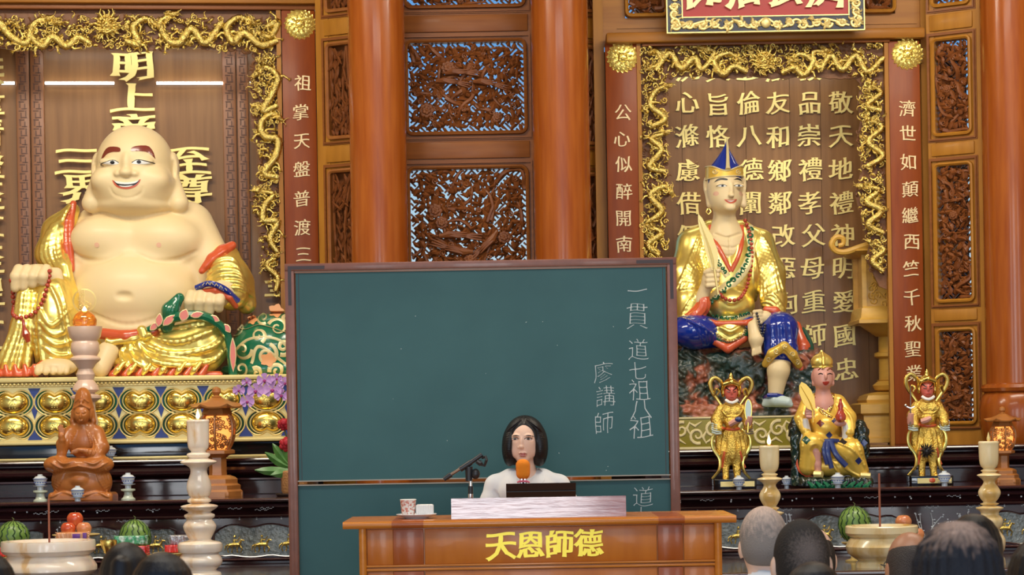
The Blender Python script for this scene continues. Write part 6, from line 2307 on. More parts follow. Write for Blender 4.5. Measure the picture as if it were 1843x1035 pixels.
    MB().box(u0[0], u1[0], u0[1], u1[1], 1.125, u0[2], .004).build('base', M['black'], root, 'black base')
    MB().box(u0[0] + .035, u1[0] - .012, u0[1] - .002, u0[1] + .002, 1.138, u0[2] - .012).build('base_panel', M['gold_pale'], root)
    if not baton:
        MB().ball((u0[0] + .12, u0[1] - .004, 1.155), (.018, .003, .014), 10, 6).build('painted_flower', M['st_red'], root)
    return root


warrior(1315, 'small gilt armoured guardian holding a disc, at the left of the three small gilt figures', True)
warrior(1668, 'small gilt armoured guardian with upright staff and black spiky tassel', False)


def fan_figure():
    T = mapD(12.88)
    root = thing('seated_fan_figure', 'small gilt seated figure with rosy face holding a leaf fan and a red gourd', 'figurine', (T([[1500, 880, -20]])[0][0], 12.95, 1.125))
    s = Sculpt((1440, 635, -50), (1560, 862, 60), 1.1)
    s.ell((1481, 676, -4), (19, 24, 20))
    s.ell((1482, 688, -2), (15, 14, 17), k=5)
    s.ell((1484, 678, 16), (2.5, 6, 4), k=2)
    for sg in (-1, 1):
        s.ell((1482 + sg * 18, 678, -6), (3.5, 9, 5), k=2)
        s.ell((1482 + sg * 17, 690, -5), (3.5, 5, 4), k=2)
    s.cap((1482, 695, -8), (1483, 722, -12), 12, 16, k=5)
    s.ell((1484, 730, -10), (20, 24, 16), k=6)
    s.ell((1454, 744, 22), (9, 11, 8), k=2)
    for i in range(4):
        s.cap((1449, 735 + i * 5, 28), (1460, 734 + i * 5.5, 30), 2.8, 2.4, k=1)
    s.ell((1508, 762, 30), (11, 6, 9), k=2)
    s.path([(1464, 812, 26), (1466, 835, 24), (1468, 848, 24)], [11, 9, 7], k=3)
    s.build('body', M['st_rosy'], root, T)
    B = s.bvh()
    for x0, x1 in ((1471, 1479), (1487, 1497)):
        drape_tubes([([(x0, 667), ((x0 + x1) / 2, 663.5), (x1, 666)], [1.2, 1.5, 1])], B, T, 'eyebrow', M['st_brown'], root, 1, 5)
        drape_tubes([([(x0, 674), ((x0 + x1) / 2, 672.5), (x1, 674)], [.7, 1.1, .7])], B, T, 'eye', M['st_black'], root, 1, 5)
    drape([(1478, 688), (1484, 687), (1491, 687), (1488, 692), (1484, 694), (1480, 692)], B, T, 'mouth', M['st_dred'], root, 1.5, .6)
    s = Sculpt((1455, 625, -40), (1510, 670, 30), 1.0)
    s.ell((1480, 652, -6), (20, 16, 20))
    s.path([(1480, 640, -4), (1479, 632, -4)], [8, 2.5], k=4)
    s.path([(1462, 661, 0), (1480, 662, 15), (1498, 660, 0)], 1.6, k=2)
    s.path([(1479, 634, 4), (1480, 645, 12), (1480, 656, 16)], [2, 3, 2.5], k=1.5)
    s.build('hat', M['gold_bright'], root, T)
    s = Sculpt((1428, 700, -55), (1572, 866, 60), 1.2)
    s.path([(1462, 722, -16), (1484, 712, -22), (1508, 722, -16)], [13, 9, 13], k=6)
    s.ell((1486, 762, -14), (32, 44, 24), k=8)
    s.ell((1484, 768, 2), (24, 22, 20), k=6)
    s.path([(1456, 724, -14), (1442, 755, 0), (1448, 775, 14)], [13, 13, 9], k=4)
    s.path([(1512, 724, -14), (1526, 752, 0), (1524, 778, 18)], [13, 15, 11], k=4)
    s.path([(1480, 800, 0), (1458, 800, 22), (1452, 840, 18)], [20, 20, 16], k=7)
    s.path([(1490, 805, 0), (1528, 812, 18), (1545, 848, 12)], [22, 22, 17], k=7)
    s.ell((1500, 840, 4), (50, 18, 24), k=8)
    s.path([(1484, 704, 6), (1484, 722, 4), (1486, 738, 4)], [15, 9, 2], k=2, op='-')
    s.path([(1463, 812, 46), (1466, 845, 46)], [12, 10], k=2, op='-')
    for a in ([(1436, 760), (1440, 800), (1436, 845)], [(1500, 815), (1516, 840), (1545, 858)], [(1500, 795), (1530, 810), (1552, 840)], [(1492, 830), (1505, 850), (1520, 860)], [(1535, 760), (1540, 800), (1556, 850)],
              [(1466, 728), (1464, 745), (1460, 760)], [(1506, 728), (1510, 745), (1506, 760)], [(1518, 735), (1530, 755), (1532, 780)], [(1470, 790), (1486, 796), (1502, 790)]):
        s.draw(a, [1.2, 2.4, 1.4], k=2)
    s.build('robe', M['st_yellow'], root, T)
    R = s.bvh()
    band([(1470, 706), (1472, 725), (1482, 744), (1496, 752)], [4, 4.5, 4], R, T, 'collar', M['gold'], M['st_brown'], root)
    band([(1500, 708), (1498, 725), (1490, 742)], [4, 4.5, 4], R, T, 'collar', M['gold'], M['st_brown'], root)
    for (x, y, w_, mm) in ((1474, 762, 7, 'st_brown'), (1490, 783, 6.5, 'st_navy'), (1446, 792, 8, 'st_dgreen'), (1513, 795, 7, 'st_black'), (1551, 797, 7, 'st_navy'), (1540, 829, 7, 'st_navy'), (1500, 758, 6, 'st_navy')):
        drape([(x, y - w_), (x + w_, y), (x, y + w_), (x - w_, y)], R, T, 'robe_patch', M[mm], root, 2.5, .5, ns=0, zdef=0)
    m = MB(T)
    for pts, r in (([(1472, 795, 26), (1492, 793, 30), (1506, 794, 26)], 4), ([(1486, 794, 30), (1485, 815, 36), (1492, 842, 34)], 4.5), ([(1490, 794, 30), (1500, 818, 36), (1518, 838, 34)], 5), ([(1480, 794, 30), (1478, 812, 36), (1484, 835, 34)], 4)):
        m.tube(spline(pts, 10), r, 8, flat=.6)
    m.build('sash', M['st_navy'], root)
    MB(T).tube(spline([(1434, 800, 4), (1436, 845, 12), (1470, 862, 24), (1520, 866, 24), (1560, 858, 8)], 20), 2.6, 6).build('robe_hem', M['st_red'], root)
    m = MB(T)
    m.tube([(1447, 754, 20), (1450, 775, 14), (1446, 790, 10), (1440, 800, 8)], [5, 8, 7, 3], 8)
    m.build('sleeve_lining', M['st_white'], root)
    m = MB(T)
    m.tube([(1516, 762, 24), (1521, 780, 20), (1516, 800, 16)], [5, 8, 4], 8)
    m.build('sleeve_lining', M['st_white'], root)
    m = MB(T)
    p = [(1438, 688), (1446, 692), (1455, 702), (1461, 716), (1463, 732), (1458, 740), (1449, 736), (1440, 724), (1434, 708), (1434, 695)]
    m.prism(p, 32, 35, axis=2)
    for i in range(5):
        m.tube([(1437 + i * 3, 696 + i * 5, 35.5), (1452 + i, 722 + i * 2, 35.5), (1458, 738, 35.5)], [.5, .9, 1], 4)
    m.tube([(1458, 736, 33), (1459, 760, 32)], 1.8, 6)
    m.build('leaf_fan', M['st_yellow'], root, 'yellow leaf fan')
    m = MB(T)
    m.lathe([(.5, -24), (2.5, -23), (3.5, -16), (6.5, -11), (5.5, -6), (4, -3), (8, 2), (11, 8), (10, 14), (5, 18), (.5, 19)], (1507, 742, 42), 16, axis='x') if False else None
    v = MB(T)
    v.tube([(1507, 718, 40), (1507, 724, 40), (1507, 731, 40), (1507, 736, 40), (1507, 742, 40), (1507, 749, 40), (1507, 756, 40), (1507, 760, 40)], [2, 2.6, 5.5, 4.2, 6.5, 10, 9, 4], 14)
    v.build('gourd', M['bead'], root, 'red gourd')
    m = MB(T)
    m.tube([(1462, 853, 34), (1474, 853, 42)], [7, 6], 8)
    m.tube([(1545, 855, 26), (1562, 856, 30)], [6, 5.5], 8)
    m.build('shoe', M['gold_pale'], root)
    s = Sculpt((1420, 740, -60), (1585, 885, 60), 1.6)
    s.box((1500, 873, 0), (66, 14, 44), 6)
    s.path([(1436, 880, 4), (1434, 820, 0), (1430, 775, -2), (1434, 757, -4)], [13, 10, 11, 9], k=4)
    s.ell((1552, 800, -26), (16, 46, 18), k=6)
    s.noise(2.2, 5, 8)
    s.floor_y(874.5)
    s.build('rock_base', M['rock_g'], root, T, 'dark green rock base and stump')
    m = MB(T)
    for i in range(9):
        x = 1448 + i * 14
        m.tube([(x, 866, 44), (x + (8 if x < 1500 else -8), 874, 48), (x + (16 if x < 1500 else -16), 878, 46)], [2, 5, 2], 6)
    m.build('rock_ridges', M['st_green'], root)
    return root


M['rock_g'] = mat('dark_green_rock', (0.006, 0.03, 0.02), 0.25, coat=.5, var=(0.012, 0.012, 0.012), vscale=12)
fan_figure()


def goddess():
    T = mapD(12.82)
    root = thing('wooden_goddess', 'carved reddish wood seated goddess figure with tall crown, standing beside blue and white teacups', 'figurine', (T([[148, 900, -20]])[0][0], 12.84, 1.125))
    s = Sculpt((80, 692, -62), (212, 907, 48), 1.15)
    s.ell((148, 720, -8), (15, 23, 16))
    s.ell((148, 738, -10), (19.5, 24, 17), k=6)
    s.ell((148, 746, 2), (14.5, 17, 14), k=2)
    s.path([(134, 735, 6), (148, 728, 11), (162, 735, 6)], 2.6, k=1.5)
    s.draw([(136, 724), (148, 716), (160, 724)], 1.3, k=1.5)
    s.draw([(148, 700), (148, 712), (148, 724)], 1.0, k=1.5)
    s.ell((148, 722, 9), (4, 4, 3), k=2)
    for sg in (-1, 1):
        s.path([(148 + sg * 17, 740, -6), (148 + sg * 19, 758, -8), (148 + sg * 16, 772, -8)], [4, 4.5, 4], k=3)
        s.ell((148 + sg * 15, 748, -2), (2.6, 8, 4), k=1.5)
    s.ell((148, 749, 16), (2, 6, 3), k=1.5)
    s.draw([(139, 744), (143, 746), (146, 744)], .9, k=1, op='-')
    s.draw([(150, 744), (153, 746), (157, 744)], .9, k=1, op='-')
    s.draw([(144, 757), (148, 758.5), (152, 757)], .9, k=1, op='-')
    s.ell((148, 757, 14), (4, 2.2, 2), k=1)
    s.cap((148, 760, -6), (148, 772, -8), 9, 12, k=3)
    s.ell((148, 792, -12), (30, 34, 20), k=6)
    s.path([(128, 778, -14), (148, 772, -14), (170, 778, -14)], [13, 12, 13], k=5)
    # raised left hand and sleeve
    s.path([(124, 780, -10), (114, 800, 2), (113, 815, 8)], [12, 12, 9], k=4)
    s.path([(113, 808, 10), (115, 792, 16), (114, 784, 18)], [8, 6, 6], k=2)
    for i, (x1, y1) in enumerate(((109, 768), (112, 765), (116, 767), (120, 772))):
        s.cap((112 + i * 2, 782, 18), (x1, y1, 19), 2.5, 1.9, k=1)
    # lap hand, right sleeve
    s.path([(174, 782, -12), (182, 805, -2), (176, 818, 10), (158, 812, 20)], [13, 14, 11, 6], k=4)
    s.ell((150, 810, 20), (12, 4.5, 7), k=2)
    for i in range(4):
        s.cap((146 - i, 808 + i * 2, 24), (136 - i, 811 + i * 1.6, 26), 2.1, 1.7, k=1)
    s.ell((104, 836, 6), (24, 16, 26), k=6)
    s.ell((190, 836, 6), (24, 16, 26), k=6) if False else s.ell((180, 836, 6), (26, 16, 26), k=6)
    s.ell((145, 836, 10), (50, 13, 26), k=6)
    s.ell((147, 868, -6), (54, 40, 32), k=6)
    s.box((148, 896, -10), (58, 10, 34), 7, k=5)
    s.ell((146, 862, 18), (18, 12, 12), k=5)
    s.folds([(140, 775), (132, 800), (134, 825)], [(130, 785), (126, 810), (122, 828)], 3, [1, 1.6, 1], k=1.5)
    s.folds([(157, 775), (164, 800), (160, 820)], [(168, 785), (176, 805), (172, 820)], 3, [1, 1.6, 1], k=1.5)
    for sg in (-1, 1):
        s.folds([(148 + sg * 28, 846), (148 + sg * 34, 864), (148 + sg * 46, 888)], [(148 + sg * 44, 842), (148 + sg * 52, 858), (148 + sg * 54, 880)], 6, [1, 2, 1.2], k=1.8)
        s.draw([(148 + sg * 50, 832), (148 + sg * 30, 842), (148, 838)], [1.2, 2, 1.4], k=1.6)
        s.draw([(148 + sg * 44, 824), (148 + sg * 28, 834), (148 + sg * 8, 830)], [1.2, 2, 1.4], k=1.6)
        s.draw([(148 + sg * 52, 894), (148 + sg * 30, 886), (148 + sg * 4, 893)], [1.2, 2.4, 1.4], k=2)
    s.floor_y(900.5)
    s.build('carved_figure', M['sandal'], root, T)
    return root


goddess()

# ================================================================ LAMPS, LANTERNS, OFFERINGS
HL = lambda px: HY + (CX - px) * math.tan(ROLL)          # photo row of the horizon at a column
TZ, SZ = 1.125, 0.75                                     # heights of the altar tables and of the offering tables


def at(px, D, z):
    """world point at height z and depth D showing in photo column px"""
    py = HL(px)
    for _ in range(3):
        p = P(px, py, D)
        py -= (z - p.z) * F / D
    return P(px, py, D)


def rows(px, D, z, prof):
    """(half width, photo row) pairs -> (radius, height above z)"""
    k = D / F
    h = HL(px)
    return [(r * k, CAM_H + (h - y) * k - z) for r, y in prof]


def lathe_part(name, c, prof, m_, parent, n=36, label=None, sx=1, sy=1, ph=0):
    m = MB()
    m.lathe(sorted_prof(prof), (c[0], c[1], c[2]), n, sx, sy, ph)
    return m.build(name, m_, parent, label)


def sorted_prof(p):
    return p if p[0][1] <= p[-1][1] else p[::-1]


def candle_lamp(px, D, z, prof, label, mname, ytop, lit=True, group=None, cat='candlestick'):
    c = at(px, D, z)
    root = thing('onyx_candlestick', label, cat, tuple(c), group=group)
    pr = [tuple(q_) for q_ in spline(rows(px, D, z, prof), len(prof) * 3)]
    lo_ = min(h for r, h in pr)
    pr = [(r, h - lo_) for r, h in pr]
    lathe_part('stick', c, pr, M[mname], root, 40)
    k = D / F
    t = CAM_H + (HL(px) - ytop) * k
    lathe_part('socket', (c.x, c.y, t - 2 * k), [(9 * k, 0), (10 * k, 2 * k), (7 * k, 5 * k), (3 * k, 6 * k)], M['gold'], root, 16)
    lathe_part('flame_bulb', (c.x, c.y, t + 3 * k), [(1.5 * k, 0), (3.6 * k, 4 * k), (3.4 * k, 7 * k), (1.2 * k, 14 * k), (.2 * k, 18 * k)], M['flame'] if lit else M['gold_pale'], root, 12)
    return root


candle_lamp(361, 11.75, SZ, [(19, 757), (20.5, 760), (20, 766), (19.5, 795), (18, 808), (13, 815), (20, 818), (21, 822), (17, 827), (30, 831), (32, 835), (18, 842), (15, 852), (21, 870), (22, 882), (19, 893), (16, 897), (21, 901), (21, 905),
                             (17, 908), (33, 912), (29, 918), (20, 924), (27, 928), (27, 933), (23, 937), (29, 946), (29, 954), (22, 968), (21, 974), (39, 979), (39, 994), (33, 998), (39, 1008), (38, 1018), (28, 1028), (36, 1032), (38, 1037)],
            'tall cream onyx candlestick with a lit flame bulb, in front of the glowing wooden lantern', 'marble', 757)
candle_lamp(1388, 11.5, SZ, [(17, 803), (18.5, 806), (18, 812), (17, 838), (14, 848), (10, 852), (15, 855), (12, 859), (23, 863), (15, 869), (11, 876), (18, 888), (19, 897), (14, 908), (11, 913), (17, 916), (12, 920), (25, 924), (18, 930), (20, 936),
                             (24, 946), (23, 956), (16, 966), (24, 972), (25, 984), (24, 1000), (18, 1008), (26, 1014), (28, 1024)],
            'yellow onyx candlestick rising behind the white-haired man', 'marble_y', 803)
candle_lamp(1783, 11.5, SZ, [(17, 798), (18.5, 801), (18, 807), (17, 834), (14, 844), (10, 848), (15, 851), (12, 855), (22, 859), (16, 864), (10, 872), (18, 884), (20, 893), (15, 903), (11, 908), (17, 911), (12, 914), (25, 918), (18, 924), (16, 930),
                             (23, 938), (22, 950), (17, 958), (26, 972), (27, 984), (24, 996), (17, 1002), (25, 1008), (27, 1020)],
            'yellow onyx candlestick in front of the right-hand wooden lantern', 'marble_y', 798, lit=False)
# oil lamp on its pink onyx stand, behind the wooden goddess
D_ = 13.2
c = at(158, D_, TZ)
root = thing('oil_lamp', 'amber glass oil lamp on a pink onyx stand before the laughing statue', 'lamp', tuple(c))
lathe_part('stand', c, rows(158, D_, TZ, [(31, 588), (31, 592), (28, 606), (22, 614), (25, 618), (26, 632), (21, 640), (27, 645), (27, 648), (19, 655), (13, 664), (17, 674), (14, 684), (22, 694), (24, 702), (15, 708), (28, 713), (28, 717), (16, 724),
                                          (17, 740), (21, 758), (18, 776), (14, 788), (26, 796), (26, 802), (18, 812), (22, 834), (18, 856), (28, 868), (30, 896)]), M['marble_p'], root)
k = D_ / F
zt_ = CAM_H + (HL(158) - 588) * k
lathe_part('glass_bowl', (c.x, c.y, zt_ - 2 * k), [(14 * k, 0), (21 * k, 5 * k), (22 * k, 14 * k), (17 * k, 24 * k), (9 * k, 30 * k), (4 * k, 31 * k)], M['amber'], root, 32)
lathe_part('flame_bulb', (c.x, c.y, zt_ + 22 * k), [(2 * k, 0), (5 * k, 5 * k), (4 * k, 9 * k), (.5 * k, 15 * k)], M['flame'], root, 12)
m = MB()
for q_ in range(2):
    m.tube([(c.x + (21 - q_ * 1.5) * k * math.cos(a), c.y, zt_ + 47 * k + (21 - q_ * 1.5) * k * math.sin(a)) for a in np.linspace(0, 2 * PI, 33)], .6 * k, 5)
R = random.Random(8)
for i in range(10):
    x, y = R.uniform(-9, 9), R.uniform(-13, 13)
    m.tube([(c.x + a * k, c.y, zt_ + (47 + b_) * k) for a, b_ in swirl(x, y, 5, 1.2, R.uniform(0, 6), 10)], .55 * k, 4)
m.tube([(c.x, c.y, zt_ + 26 * k), (c.x, c.y, zt_ + 66 * k)], .8 * k, 5)
m.build('wire_halo', M['gold_pale'], root)


def wood_lantern(px, D, z, s_, label, glow=True):
    """hexagonal-roofed turned lantern with a pierced glowing globe on a stepped foot; s_ = m per drawn px"""
    c = at(px, D, z)
    root = thing('wooden_lantern', label, 'lantern', tuple(c))

    def lp(name, prof, m_, n=6, **kw):
        return lathe_part(name, c, [(r * s_, h * s_) for r, h in prof], m_, root, n, **kw)
    lp('foot', [(48, 0), (48, 10), (44, 14), (44, 22), (38, 26), (38, 34), (34, 38), (24, 42)], M['lantern'])
    for i in range(6):
        a = 2 * PI * i / 6
        tx, ty = c.x + 44 * s_ * math.cos(a), c.y + 44 * s_ * math.sin(a)
        MB().box(tx - 4 * s_, tx + 4 * s_, ty - 4 * s_, ty + 4 * s_, z, z + 9 * s_, s_).build('toe', M['lantern'], root)
    lp('post', [(18, 40), (17, 50), (17, 76), (22, 80), (34, 84), (34, 90), (30, 92)], M['lantern'])
    lp('glow_lamp', [(14, 92), (25, 104), (29, 125), (28, 145), (20, 158)], M['lantern_glow'], 20, label='glowing lamp inside the pierced globe')
    m = MB()
    for i in range(6):
        a = 2 * PI * i / 6 + .52
        pts = [(24, 92), (33, 108), (37, 128), (36, 146), (28, 160)]
        m.tube([(c.x + r * s_ * math.cos(a), c.y + r * s_ * math.sin(a), z + h * s_) for r, h in spline(pts, 10)], 2.6 * s_, 6)
    R = random.Random(2)
    for i in range(230):
        a, t = R.uniform(0, 2 * PI), R.uniform(.05, .95)
        h = 94 + 64 * t
        r0 = np.interp(h, [92, 108, 128, 146, 160], [24, 33, 37, 36, 28]) - 1.5
        pts = []
        for q_ in swirl(0, 0, 5, 1.2, R.uniform(0, 6), 9):
            aa = a + q_[0] / r0
            hh = h + q_[1]
            rr = np.interp(hh, [92, 108, 128, 146, 160], [24, 33, 37, 36, 28]) - 1.5
            pts.append((c.x + rr * s_ * math.cos(aa), c.y + rr * s_ * math.sin(aa), z + hh * s_))
        m.tube(pts, 1.25 * s_, 4)
    m.build('pierced_globe', M['lantern'], root)
    lp('collar', [(28, 158), (30, 162), (26, 172), (34, 176)], M['lantern'])
    m = MB()
    v, f = [], []
    for ring, (r, h, up) in enumerate(((46, 172, 5), (47, 175, 6), (30, 184, 1), (18, 190, 0), (10, 194, 0))):
        for i in range(24):
            a = 2 * PI * i / 24
            tip = abs(math.cos(3 * a)) ** 6
            rr = r * (1 + .12 * tip * (1 if ring < 2 else 0)) * s_
            v.append((c.x + rr * math.cos(a), c.y + rr * math.sin(a), z + (h + up * tip) * s_))
    for ring in range(4):
        for i in range(24):
            f.append((ring * 24 + i, ring * 24 + (i + 1) % 24, ring * 24 + 24 + (i + 1) % 24, ring * 24 + 24 + i))
    f += [tuple(range(24))[::-1], tuple(96 + i for i in range(24))]
    m.add(v, f)
    m.build('roof', M['lantern'], root)
    lp('finial', [(8, 192), (10, 195), (5, 198), (9, 204), (8, 211), (2, 215)], M['lantern'], 16)
    return root


wood_lantern(393, 13.1, TZ, 13.1 / F * .92, 'glowing wooden lantern with pierced globe beside the purple orchids')
wood_lantern(1806, 13.1, TZ, 13.1 / F * .64, 'smaller wooden lantern with pierced globe standing before the round column')

# yellow palace lantern inside the right shrine
D_ = 14.72
c = at(1606, D_, Z1 + .012)
k = D_ / F
root = thing('palace_lantern', 'yellow carved palace lantern on a tall stand inside the calligraphy niche', 'lantern', tuple(c))


def sq(name, prof, ph=PI / 4, n=4, m_='ylantern', lab=None, f=1.414):
    return lathe_part(name, c, [(r * k * f, (790 - y) * k) for r, y in prof], M[m_], root, n, ph=ph, label=lab)


sq('plinth', [(64, 790), (64, 782), (60, 780), (60, 742), (66, 738), (66, 722), (60, 719)])
sq('draped_cloth', [(52, 720), (54, 714), (50, 706), (40, 702), (30, 700)])
sq('lotus_bowl', [(18, 700), (30, 696), (34, 688), (24, 680), (26, 678)], n=24, f=1)
sq('stem', [(22, 680), (22, 640), (30, 636), (30, 630), (22, 627), (22, 600), (28, 596)], n=12, f=1)
sq('capital', [(26, 600), (40, 590), (54, 580), (62, 576)], n=24, f=1)
sq('tray', [(66, 578), (66, 572), (62, 568), (60, 552), (56, 548)])
for sx_ in (-1, 1):
    for sy_ in (-1, 1):
        MB().box(c.x + (54 * sx_ - 4) * k, c.x + (54 * sx_ + 4) * k, c.y + (50 * sy_ - 4) * k, c.y + (50 * sy_ + 4) * k, Z1 + 240 * k, Z1 + 350 * k).build('corner_post', M['ylantern'], root)
MB().box(c.x - 50 * k, c.x + 50 * k, c.y - 46 * k, c.y + 46 * k, Z1 + 241 * k, Z1 + 340 * k).build('lamp_box', M['ylantern'], root)
m = MB()
R = random.Random(6)
for i in range(70):
    x, z_ = R.uniform(-42, 42), R.uniform(250, 330)
    m.tube([(c.x + a * k, c.y - 47 * k, Z1 + b_ * k) for a, b_ in swirl(x, z_, 7, 1.2, R.uniform(0, 6), 10)], 1.3 * k, 4)
m.build('carved_scrolls', M['ylantern'], root)
sq('roof', [(60, 456), (72, 450), (60, 442), (46, 434), (30, 428), (10, 424)])
for sg in (-1, 1):
    m = MB()
    m.tube([(c.x + sg * a * k, c.y - 62 * k, Z1 + (790 - b_) * k) for a, b_ in spline([(30, 432), (60, 440), (86, 448), (104, 446), (112, 434), (104, 422), (92, 424), (92, 434), (100, 437)], 30)],
           np.array([6] * 8 + [5.5] * 8 + [5] * 8 + [4] * 6) * k, 8)
    m.build('roof_scroll', M['ylantern'], root)


# ---------------------------------------------------------------- teacups
def teacup(px, D, z, s_, label, stand, lid=True, group='blue and white lidded teacups on the altar tables'):
    c = at(px, D, z)
    root = thing('teacup', label, 'teacup', tuple(c), group=group)
    h0 = 0
    if stand:
        lathe_part('stand', c, [(a * s_, b * s_) for a, b in ((14, 0), (14, 2), (10, 5), (8, 11), (8, 15), (14, 18), (14, 21), (9, 22))], M['celadon'], root, 24, 'pale green stand')
        h0 = 22
    cc = (c.x, c.y, c.z + h0 * s_)
    lathe_part('cup', cc, [(a * s_, b * s_) for a, b in ((6, 0), (6, 6), (8, 8), (11, 14), (14, 22), (14.5, 23), (13, 23))], M['porcelain'], root, 24)
    lathe_part('saucer', cc, [(a * s_, b * s_) for a, b in ((7, 6), (14, 8), (14.5, 9), (7, 8.5))], M['porcelain'], root, 24)
    m = MB()
    m.lathe([(14.2 * s_, 21.4 * s_), (14.6 * s_, 22.2 * s_), (14.2 * s_, 22.6 * s_)], cc, 24)
    m.lathe([(9.2 * s_, 10 * s_), (9.8 * s_, 11 * s_), (9.6 * s_, 11.3 * s_)], cc, 24)
    for i in range(14):
        a = 2 * PI * i / 14
        m.ball((cc[0] + 11.6 * s_ * math.cos(a), cc[1] + 11.6 * s_ * math.sin(a), cc[2] + 15 * s_), 1.3 * s_, 5, 4)
    m.build('blue_pattern', M['porc_blue'], root)
    if lid:
        lathe_part('lid', cc, [(a * s_, b * s_) for a, b in ((13, 22.5), (10, 26), (5, 28), (5, 30.5), (4, 31), (.3, 31))], M['porcelain'], root, 24)
    return root


k = 12.7 / F
teacup(73, 12.78, TZ, k * .92, 'lidded blue and white cup on a green stand, left of the wooden goddess', True)
teacup(231, 12.78, TZ, k * .92, 'lidded blue and white cup on a green stand, right of the wooden goddess', True)
teacup(140, 12.64, TZ, k * .9, 'lidded blue and white cup without a stand, in front of the wooden goddess', False)
teacup(199, 13.40, Z1, k * .85, 'blue and white cup on the upper step behind the wooden goddess', False)
teacup(1330, 12.68, TZ, k * .82, 'blue and white cup before the guardian holding a disc', False)
teacup(1508, 12.68, TZ, k * .88, 'blue and white cup before the seated fan figure', False)
teacup(1700, 12.68, TZ, k * .88, 'blue and white cup before the guardian with the staff', False)
teacup(1416, 12.9, TZ, k * .7, 'blue and white cup between the disc guardian and the seated fan figure', False)


# ---------------------------------------------------------------- incense bowls
def bowl(px, D, z, prof, label, mname):
    c = at(px, D, z)
    root = thing('incense_bowl', label, 'bowl', tuple(c))
    pr = rows(px, D, z, prof)
    pr = sorted_prof(pr)
    pr = [(r, h - pr[0][1]) for r, h in pr]
    r_t, h_t = pr[-1]
    pr = pr + [(r_t * .86, h_t), (r_t * .84, h_t - .03), (.001, h_t - .035)]
    lathe_part('bowl', c, pr, M[mname], root, 56)
    return root, c, h_t


_, c1, h1 = bowl(88, 11.65, SZ, [(83, 973), (84, 976), (84, 990), (80, 995), (72, 999), (78, 1006), (86, 1018), (86, 1026), (76, 1036), (60, 1042)], 'large cream onyx incense bowl at the photo\'s lower left', 'marble')
_, c2, h2 = bowl(1588, 11.45, SZ, [(63, 947), (65, 949), (65, 960), (61, 965), (55, 968), (60, 974), (65, 984), (62, 996), (52, 1004), (43, 1010), (47, 1014), (47, 1022)], 'yellow onyx incense bowl behind the seated audience on the right', 'marble_y')
for px, D_, y0, y1, lab in ((89, 11.65, 898, 985, 'brown incense stick upright in the large left bowl'), (1584, 11.45, 852, 955, 'brown incense stick upright in the right-hand bowl')):
    a, b_ = P(px, y1, D_), P(px, y0, D_)
    o = MB().tube([(a.x, a.y, a.z - .015), (a.x, a.y, b_.z)], 1.9 * D_ / F, 8).build('incense_stick', M['incense'], None, origin=(a.x, a.y, a.z - .015))
    tag(o, lab, 'incense stick')


# ---------------------------------------------------------------- fruit and packets
def dish(px, D, ztop, r, label):
    c = at(px, D, SZ)
    root = thing('offering_dish', label, 'dish', tuple(c))
    h = ztop - SZ
    lathe_part('dish', c, [(r * .7, 0), (r * .72, .006), (.02, .015), (.016, h * .6), (.03, h - .02), (r * .9, h - .008), (r, h), (r * .98, h + .002), (.01, h - .004)], M['gold_pale'], root, 28)
    return c


def watermelon(px, py, D, rx, ry, label, seed):
    k = D / F
    c = P(px, py, D)
    zt_ = c.z - ry * k * .97
    dish(px, D, zt_, rx * k * .8, 'brass pedestal dish under the ' + label.split(',')[0])
    o = thing('watermelon', label, 'watermelon', (c.x, c.y, c.z - ry * k))
    m = MB()
    n, r_ = 40, 24
    v, f = [], []
    for j in range(r_ + 1):
        a = PI * j / r_
        for i in range(n):
            b = 2 * PI * i / n
            q_ = 1 + .008 * math.cos(10 * b)
            v.append((c.x + rx * k * math.sin(a) * math.cos(b) * q_, c.y + rx * k * math.sin(a) * math.sin(b) * q_, c.z - ry * k * math.cos(a)))
    for j in range(r_):
        for i in range(n):
            f.append((j * n + i, j * n + (i + 1) % n, (j + 1) * n + (i + 1) % n, (j + 1) * n + i))
    m.add(v, f)
    m.build('rind', M['melon'], o)
    m = MB()
    R = random.Random(seed)
    for i in range(15):
        b0 = 2 * PI * (i + .5) / 15 + seed
        pts = []
        for j in range(1, 21):
            a = PI * j / 21.5
            b = b0 + .07 * math.sin(j * 2.1 + i) + R.uniform(-.03, .03)
            pts.append((c.x + rx * k * 1.0 * math.sin(a) * math.cos(b), c.y + rx * k * 1.0 * math.sin(a) * math.sin(b), c.z + ry * k * 1.0 * math.cos(a)))
        m.tube(pts, np.array([.5 + .7 * math.sin(PI * j / 19) + (.5 if j % 2 else 0) for j in range(20)]) * k, 5)
    m.build('dark_stripes', M['melon_d'], o, 'dark green stripes')
    MB().tube([(c.x, c.y, c.z + ry * k * .98), (c.x + .004, c.y, c.z + ry * k + .012), (c.x - .006, c.y, c.z + ry * k + .02)], [.004, .003, .002], 6).build('stem', M['stem'], o)
    return o


watermelon(24, 966, 12.2, 29, 28, 'watermelon at the photo\'s left edge, behind the large onyx bowl', 1)
watermelon(243, 968, 12.2, 28, 33, 'watermelon behind the red and green wrapped offerings', 2)
watermelon(1538, 944, 11.95, 29, 33, 'watermelon half hidden behind the right-hand onyx bowl', 3)


